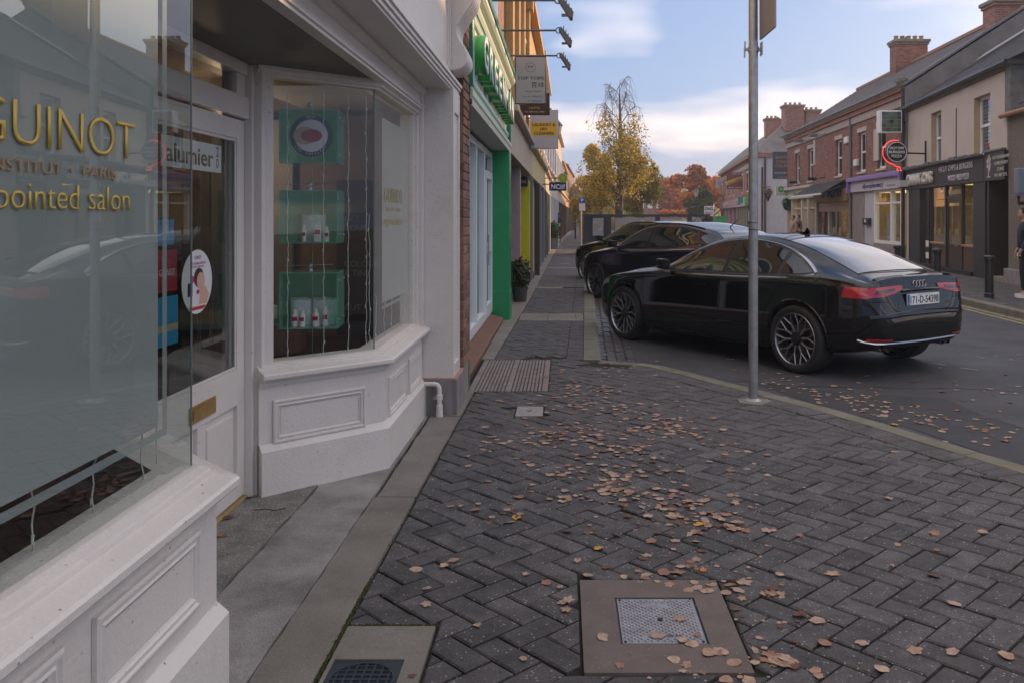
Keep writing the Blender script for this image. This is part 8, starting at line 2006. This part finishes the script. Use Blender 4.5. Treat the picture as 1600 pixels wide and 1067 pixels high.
def person(x, y, z, H, face, label, top, bottom, shoe, hood=True, arms='pocket', hem=None, hair=M_HAIR):
    e = empty('person', (x, y, z), label, 'person'); c_, s_ = math.cos(face), math.sin(face); k = H / 1.75
    P = lambda f, l, h: (x + (f * c_ - l * s_) * k, y + (f * s_ + l * c_) * k, z + h * k)
    # body skin: head, neck, hands are one figure under the clothes
    J = [(P(0, 0, .95), .11 * k, .10 * k), (P(0, 0, 1.15), .105 * k), (P(.01, 0, 1.35), .12 * k), (P(.0, 0, 1.47), .06 * k), (P(.015, 0, 1.54), .05 * k), (P(.02, 0, 1.62), .075 * k), (P(.015, 0, 1.70), .07 * k)]
    B = [(0, 1), (1, 2), (2, 3), (3, 4), (4, 5), (5, 6)]
    for sg in (-1, 1):
        b = len(J); J += [(P(0, sg * .19, 1.40), .045 * k), (P(-.03, sg * .25, 1.14), .038 * k), (P(.10 if arms == 'pocket' else .02, sg * .22, .93), .03 * k), (P(.13 if arms == 'pocket' else .04, sg * .20, .85), .032 * k)]
        B += [(2, b), (b, b + 1), (b + 1, b + 2), (b + 2, b + 3)]
        b = len(J); J += [(P(0, sg * .09, .88), .08 * k), (P(.02, sg * .10, .50), .055 * k), (P(-.01, sg * .10, .10), .038 * k), (P(.10, sg * .11, .04), .035 * k)]
        B += [(0, b), (b, b + 1), (b + 1, b + 2), (b + 2, b + 3)]
    skin_mesh('body', J, B, M_SKIN, e)
    # jacket
    Jj = [(P(-.0, 0, .92), .165 * k, .12 * k), (P(0, 0, 1.10), .155 * k, .12 * k), (P(.0, 0, 1.30), .175 * k, .125 * k), (P(-.01, 0, 1.44), .12 * k, .09 * k), (P(-.03, 0, 1.50), .085 * k)]
    Bj = [(0, 1), (1, 2), (2, 3), (3, 4)]
    for sg in (-1, 1):
        b = len(Jj); Jj += [(P(0, sg * .185, 1.40), .072 * k), (P(-.03, sg * .255, 1.15), .06 * k), (P(.09 if arms == 'pocket' else .02, sg * .225, .95), .05 * k)]
        Bj += [(2, b), (b, b + 1), (b + 1, b + 2)]
    skin_mesh('jacket', Jj, Bj, top, e)
    if hood: skin_mesh('hood', [(P(-.09, -.06, 1.49), .05 * k), (P(-.12, 0, 1.50), .055 * k), (P(-.09, .06, 1.49), .05 * k)], [(0, 1), (1, 2)], top, e, 1, 1)
    if hem: MB().lathe([(.17 * k, 0), (.175 * k, .05 * k), (.15 * k, .06 * k)], T=lambda a, b, h: (x + a * (c_ * c_ * .75 + s_ * s_), y + b, z + .81 * k + h), seg=20).obj('shirt_hem', hem, e, smooth=True)
    Jt = [(P(0, 0, .93), .13 * k, .11 * k)]; Bt = []
    for sg in (-1, 1):
        b = len(Jt); Jt += [(P(0, sg * .085, .85), .095 * k), (P(.02, sg * .10, .50), .072 * k), (P(-.01, sg * .10, .12), .06 * k)]; Bt += [(0, b), (b, b + 1), (b + 1, b + 2)]
        MB().prism([(P(f, 0, 0)[0] if False else f, l) for f, l in ((-.07, -.035), (-.08, 0), (-.07, .035), (.05, .045), (.14, .035), (.17, .0), (.14, -.035), (.05, -.045))], 0, .07, T=lambda a, b_, h: P(a, sg * .10 + b_, h + .003)).obj('shoe', shoe, e)
    skin_mesh('trousers', Jt, Bt, bottom, e)
    # head shape with face features and hair
    me = bmesh.new(); bmesh.ops.create_uvsphere(me, u_segments=20, v_segments=14, radius=1)
    vs = [P(.02 + q.co.x * .095 + (.012 if q.co.z < -.2 and q.co.x > 0 else 0), q.co.y * .075, 1.635 + q.co.z * .118) for q in me.verts]; me.verts.index_update(); fs = [[v.index for v in f.verts] for f in me.faces]
    MB().add(vs, fs).obj('head', M_SKIN, e, smooth=True, sharp=80)
    hv = [P(-.004 + q.co.x * .105, q.co.y * .086, 1.665 + q.co.z * .105) for q in me.verts]; MB().add(hv, [f for f in fs if sum(me_.co.x * .9 - me_.co.z for me_ in []) == 0 and all(True for _ in f) and (sum((-1 if False else 1) * 0 for _ in f) == 0) and (lambda c3: c3[0] < .45 and c3[2] > -.55 or c3[2] > .45)(tuple(sum(me.verts[i].co[a_] for i in f) / len(f) for a_ in range(3))) ] if me.verts.ensure_lookup_table() is None else []).obj('hair', hair, e, smooth=True, sharp=80)
    me.free()
    MB().add([P(.112, -.012, 1.60), P(.112, .012, 1.60), P(.135, 0, 1.605), P(.108, 0, 1.65)], [(0, 1, 2), (0, 2, 3), (1, 3, 2)]).obj('nose', M_SKIN, e)
    for sg in (-1, 1):
        MB().lathe([(0, .004), (.009, .002), (.01, 0)], T=lambda a, b, h: P(.108 + h, sg * .03 + a, 1.642 + b * .6), seg=8).obj('eye', M_HAIR, e)
        MB().lathe([(0, .01), (.02, .006), (.024, 0)], T=lambda a, b, h: P(.01 + a, sg * (.073 + h), 1.63 + b * 1.4), seg=10).obj('ear', M_SKIN, e)
        for fi in range(4):   # fingers
            MB().tube([P(.135 if arms == 'pocket' else .04, sg * .2 + (fi - 1.5) * .016, .85), P(.15 if arms == 'pocket' else .05, sg * .2 + (fi - 1.5) * .017, .80 - .01 * (fi in (1, 2))), P(.145 if arms == 'pocket' else .045, sg * .195 + (fi - 1.5) * .016, .765)], .008 * k, 6).obj('finger', M_SKIN, e, smooth=True)
        MB().tube([P(.12 if arms == 'pocket' else .05, sg * .175, .88), P(.155 if arms == 'pocket' else .08, sg * .165, .84)], .010 * k, 6).obj('thumb', M_SKIN, e, smooth=True)
    bx('mouth', mat('lips', (.30, .12, .10), .5), -.02, .02, 0, .003, 1.585, 1.592, e, T=lambda a, b, h: P(.108 + b, a, h))
    return e
M_NAVYC = mat('navy_cloth', (.025, .032, .05), .9, bump=.5, bscale=200); M_BLKC = mat('black_cloth', (.012, .012, .014), .9)
person(x_at(1601.5, 15.5) , 15.5, .03, 1.62, R(160), 'person in a navy hooded top, black trousers and white shoes, cut by the right edge', M_NAVYC, M_BLKC, M_WHITE, hem=M_WHITE)
M_BEIGE = mat('beige_coat', (.36, .26, .19), .9)
person(x_at(1239.5, 38.5), 38.5, .03, 1.52, R(200), 'distant person in a beige coat outside the charity shop', M_BEIGE, M_BLKC, M_BLACK, hood=False, arms='side')
person(x_at(1248, 40), 40, .03, 1.55, R(190), 'distant person in dark clothes beside the one in the beige coat', mat('plum_cloth', (.09, .05, .06), .9), M_BLKC, M_BLACK, hood=False, arms='side')
0 and person(x_at(890, 66), 66, 0, 1.65, R(-90), 'tiny distant walker in blue on the left pavement', mat('blue_cloth', (.03, .08, .2), .9), M_BLKC, M_BLACK, hood=False, arms='side')

# ---- fallen leaves
LM = [mat('dead_leaf_%d' % i, c_, .75, var=.35, vscale=40, bump=.6, bscale=150) for i, c_ in enumerate(((.42, .27, .19), (.33, .18, .12), (.50, .35, .25), (.14, .07, .045), (.44, .31, .24)))] + [mat('dead_leaf_yellow', (.50, .26, .02), .6), mat('dead_leaf_orange', (.45, .15, .02), .6)]
def leaf_mesh(seed):
    rg = random.Random(seed); n_ = 14; vs = [(0, 0, .004 + rg.uniform(0, .006))]
    lob = rg.choice((0, .12, .22)); asp = rg.uniform(.6, .95)
    curl = rg.uniform(-.25, .35)
    for i in range(n_):
        a = 2 * math.pi * i / n_; r_ = 1 + lob * math.cos(5 * a) + rg.uniform(-.12, .12); x_, y_ = r_ * math.cos(a), asp * r_ * math.sin(a)
        vs.append((x_, y_, curl * (y_ * y_) + rg.uniform(-.03, .08) + .05))
    vs2 = [(a * .027, b * .027, max(.0008, c2 * .027)) for a, b, c2 in vs]
    fs = [(0, i + 1, (i + 1) % n_ + 1) for i in range(n_)]
    s = len(vs2); vs2 += [(.025, -.0006, .002), (.025, .0006, .002), (.045, .004, .003)]; fs.append((s, s + 1, s + 2))
    return vs2, fs
shapes = [leaf_mesh(100 + i) for i in range(14)]
meshes = []
for i, (vs, fs) in enumerate(shapes):
    for j in range(len(LM)):
        pass
pool = {}
def leaf_me(i, j):
    if (i, j) not in pool:
        me = bpy.data.meshes.new('fallen_leaf'); me.from_pydata(shapes[i][0], [], shapes[i][1]); me.materials.append(LM[j]); pool[(i, j)] = me
    return pool[(i, j)]
rg = random.Random(77)
def pave_ok(x, y):
    if x < XB(y) - .05: return False
    if y < 9.2:
        d = on_left(KOs, Vector((x, y))); return d[1] > .0
    return x < XK(y)
trail = [(1120, 1050), (1170, 1000), (1140, 905), (1060, 880), (1010, 790), (960, 765), (1090, 770), (900, 740), (880, 700), (950, 690), (840, 680), (1000, 660), (900, 640), (950, 620), (900, 600), (1010, 620), (960, 590), (920, 575), (1040, 700), (1080, 800)]
cand = []
clumps = [(cx_ + rg.gauss(0, 45), cy_ + rg.gauss(0, 26)) for cx_, cy_ in trail for _ in range(4)]
for i in range(760):
    cx_, cy_ = rg.choice(clumps); q_ = rg.random(); px = cx_ + rg.gauss(0, 18 if q_ < .6 else 60); py = cy_ + rg.gauss(0, 7 if q_ < .6 else 28)
    if py > 860 and rg.random() < .55: continue
    if py < 568 or py > 1075: continue
    x, y = ground(px, py)
    if pave_ok(x, y): cand.append((x, y, .004))
for i in range(90):
    px = rg.uniform(600, 1600); py = rg.uniform(640, 1067); x, y = ground(px, py)
    if pave_ok(x, y): cand.append((x, y, .004))
road_c = []
for i in range(150):
    t = rg.random(); px = 1180 + t * 420 + rg.gauss(0, 30); py = 590 + t * 95 + rg.gauss(0, 10) ; x, y = ground(px, py, ROADZ)
    if not pave_ok(x, y): road_c.append((x, y, ROADZ + .006))
for i in range(70):
    px = rg.uniform(1000, 1600); py = rg.uniform(545, 640); x, y = ground(px, py, ROADZ)
    if not pave_ok(x, y): road_c.append((x, y, ROADZ + .006))
for i in range(34): y = rg.uniform(9, 16); road_c.append((XK(y) + rg.uniform(.2, .5), y, ROADZ + .03))
cand.sort(key=lambda t: t[1]); ind = cand[:215] + road_c[:70]; rest = cand[215:] + road_c[70:]
ind_count = 0
for (x, y, z) in ind:
    j = rg.choice((0, 0, 1, 1, 2, 2, 3, 4, 4)) if rg.random() > .03 else rg.choice((5, 6))
    o = bpy.data.objects.new('fallen_leaf', leaf_me(rg.randrange(14), j)); COL.objects.link(o); s_ = rg.uniform(.5, 1.15); o.scale = (s_, s_, s_ * rg.uniform(.8, 1.6)); o.location = (x, y, z); o.rotation_euler = (rg.gauss(0, .08), rg.gauss(0, .08), rg.uniform(0, 6.28))
    rd = z < 0
    if j == 5: lab = 'bright yellow fallen leaf among the brown ones'
    elif j == 6: lab = 'bright orange fallen leaf among the brown ones'
    elif rd: lab = 'brown leaf fallen on the tarmac beside the build-out kerb'
    elif .08 < x < .72 and 2.79 < y < 3.52: lab = 'brown leaf lying on the square concrete surround of the access cover'
    elif y < 3.6: lab = 'brown leaf fallen on the dark block paving nearest to us'
    elif y < 4.3: lab = 'brown leaf in the drift on the blocks just beyond the access cover' if x > 0 else 'brown leaf lying on the blocks left of the leaf drift'
    elif x > 1.3: lab = 'brown leaf lying on the blocks near the signpost side of the pavement'
    elif y < 5: lab = 'brown leaf fallen on the block paving in the middle of the pavement'
    else: lab = 'brown leaf fallen on the block paving well beyond the access cover'
    tag(o, lab, 'leaf', 'fallen leaves: ' + lab)
mb = MB()
mb2 = {}
for (x, y, z) in rest:
    vs, fs = shapes[rg.randrange(14)]; a = rg.uniform(0, 6.28); s_ = rg.uniform(.5, 1.1); j = rg.randrange(5)
    mb.add([(x + (p[0] * math.cos(a) - p[1] * math.sin(a)) * s_, y + (p[0] * math.sin(a) + p[1] * math.cos(a)) * s_, z + p[2] * s_) for p in vs], fs, j)
for i in range(900):   # small debris, grit and leaf crumbs, in the kerb joints and far gutter
    if i < 500: y = rg.uniform(11, 30); x = XR(y) - abs(rg.gauss(0, .12)) - .01; z = ROADZ + .004
    else:
        cx_, cy_ = rg.choice(trail); x, y = ground(cx_ + rg.gauss(0, 60), max(566, cy_ + rg.gauss(0, 30))); z = .002
        if not pave_ok(x, y): continue
    s_ = rg.uniform(.15, .5) * (1.8 if i < 500 else 1); vs, fs = shapes[rg.randrange(14)]; a = rg.uniform(0, 6.28)
    mb.add([(x + (p[0] * math.cos(a) - p[1] * math.sin(a)) * s_, y + (p[0] * math.sin(a) + p[1] * math.cos(a)) * s_, z + p[2] * s_) for p in vs], fs, rg.randrange(5))
o = mb.obj('leaf_litter', LM[:5]); tag(o, kind='stuff')
# leaves and a twig in the doorway
for (px, py, lab) in ((345, 839, 'brown leaf on the concrete in front of the salon door'), (356, 812, 'dark curled leaf at the foot of the salon door'), (388, 779, 'crumpled leaf in the corner by the salon door jamb')):
    x, y = ground(px, py); o = bpy.data.objects.new('fallen_leaf', leaf_me(3, 3 if py < 830 else 1)); COL.objects.link(o); o.location = (x, y, .010); o.rotation_euler = (0, 0, px); tag(o, lab, 'leaf')
x, y = ground(415, 800); tw = MB().tube([(x - .06, y, .012), (x, y + .01, .014), (x + .05, y - .005, .012), (x + .09, y + .03, .012)], .002, 5).obj('twig', M_BARKD); tag(tw, 'thin broken twig on the rough concrete near the far bay', 'twig')
# moss in the joints at the edge of the blocks
ms = MB(); M_MOSS = mat('moss', (.06, .075, .015), .95, var=.5, vscale=60, bump=1, bscale=200)
for i in range(1100):
    if i < 900 and (rg.random() < .45): continue
    y = rg.choice((rg.uniform(2.75, 3.5), rg.uniform(2.9, 3.2), rg.uniform(3.4, 9))) if i < 900 else rg.uniform(3.10, 3.125); x = XB(y) + rg.gauss(-.002, .0035) if i < 900 else rg.uniform(-.78, -.45)
    if i >= 900: y = rg.gauss(3.122, .004)
    s_ = rg.uniform(.0015, .004) * (1.3 if y < 3.6 else .9)
    ms.add([(x - s_, y - s_, 0), (x + s_, y - s_, 0), (x + s_, y + s_, 0), (x - s_, y + s_, 0), (x, y, s_ * 1.3 + .003)], [(0, 1, 4), (1, 2, 4), (2, 3, 4), (3, 0, 4)])
for i in range(500):
    p, n0 = at_len(rg.uniform(1.0, 5.5)); q = p - n0 * .0 + Vector((rg.gauss(0, .004), rg.gauss(0, .004))); s_ = rg.uniform(.002, .005)
    ms.add([(q.x - s_, q.y - s_, 0), (q.x + s_, q.y - s_, 0), (q.x + s_, q.y + s_, 0), (q.x - s_, q.y + s_, 0), (q.x, q.y, s_ * 1.2 + .002)], [(0, 1, 4), (1, 2, 4), (2, 3, 4), (3, 0, 4)])
tag(ms.obj('moss', M_MOSS), kind='stuff')
# ---- autumn air: even haze round the whole place
hz = MB().box(-160, 160, -30, 265, -1.4, 11.5).obj('haze', bpy.data.materials.new('haze_air')); tag(hz, kind='stuff')
hm = hz.data.materials[0]; hm.use_nodes = True; t_ = hm.node_tree; t_.nodes.remove(t_.nodes['Principled BSDF'])
pv = t_.nodes.new('ShaderNodeVolumePrincipled'); pv.inputs['Color'].default_value = (.92, .90, .92, 1); pv.inputs['Density'].default_value = .0017; pv.inputs['Anisotropy'].default_value = .35
t_.links.new(pv.outputs[0], t_.nodes['Material Output'].inputs['Volume'])
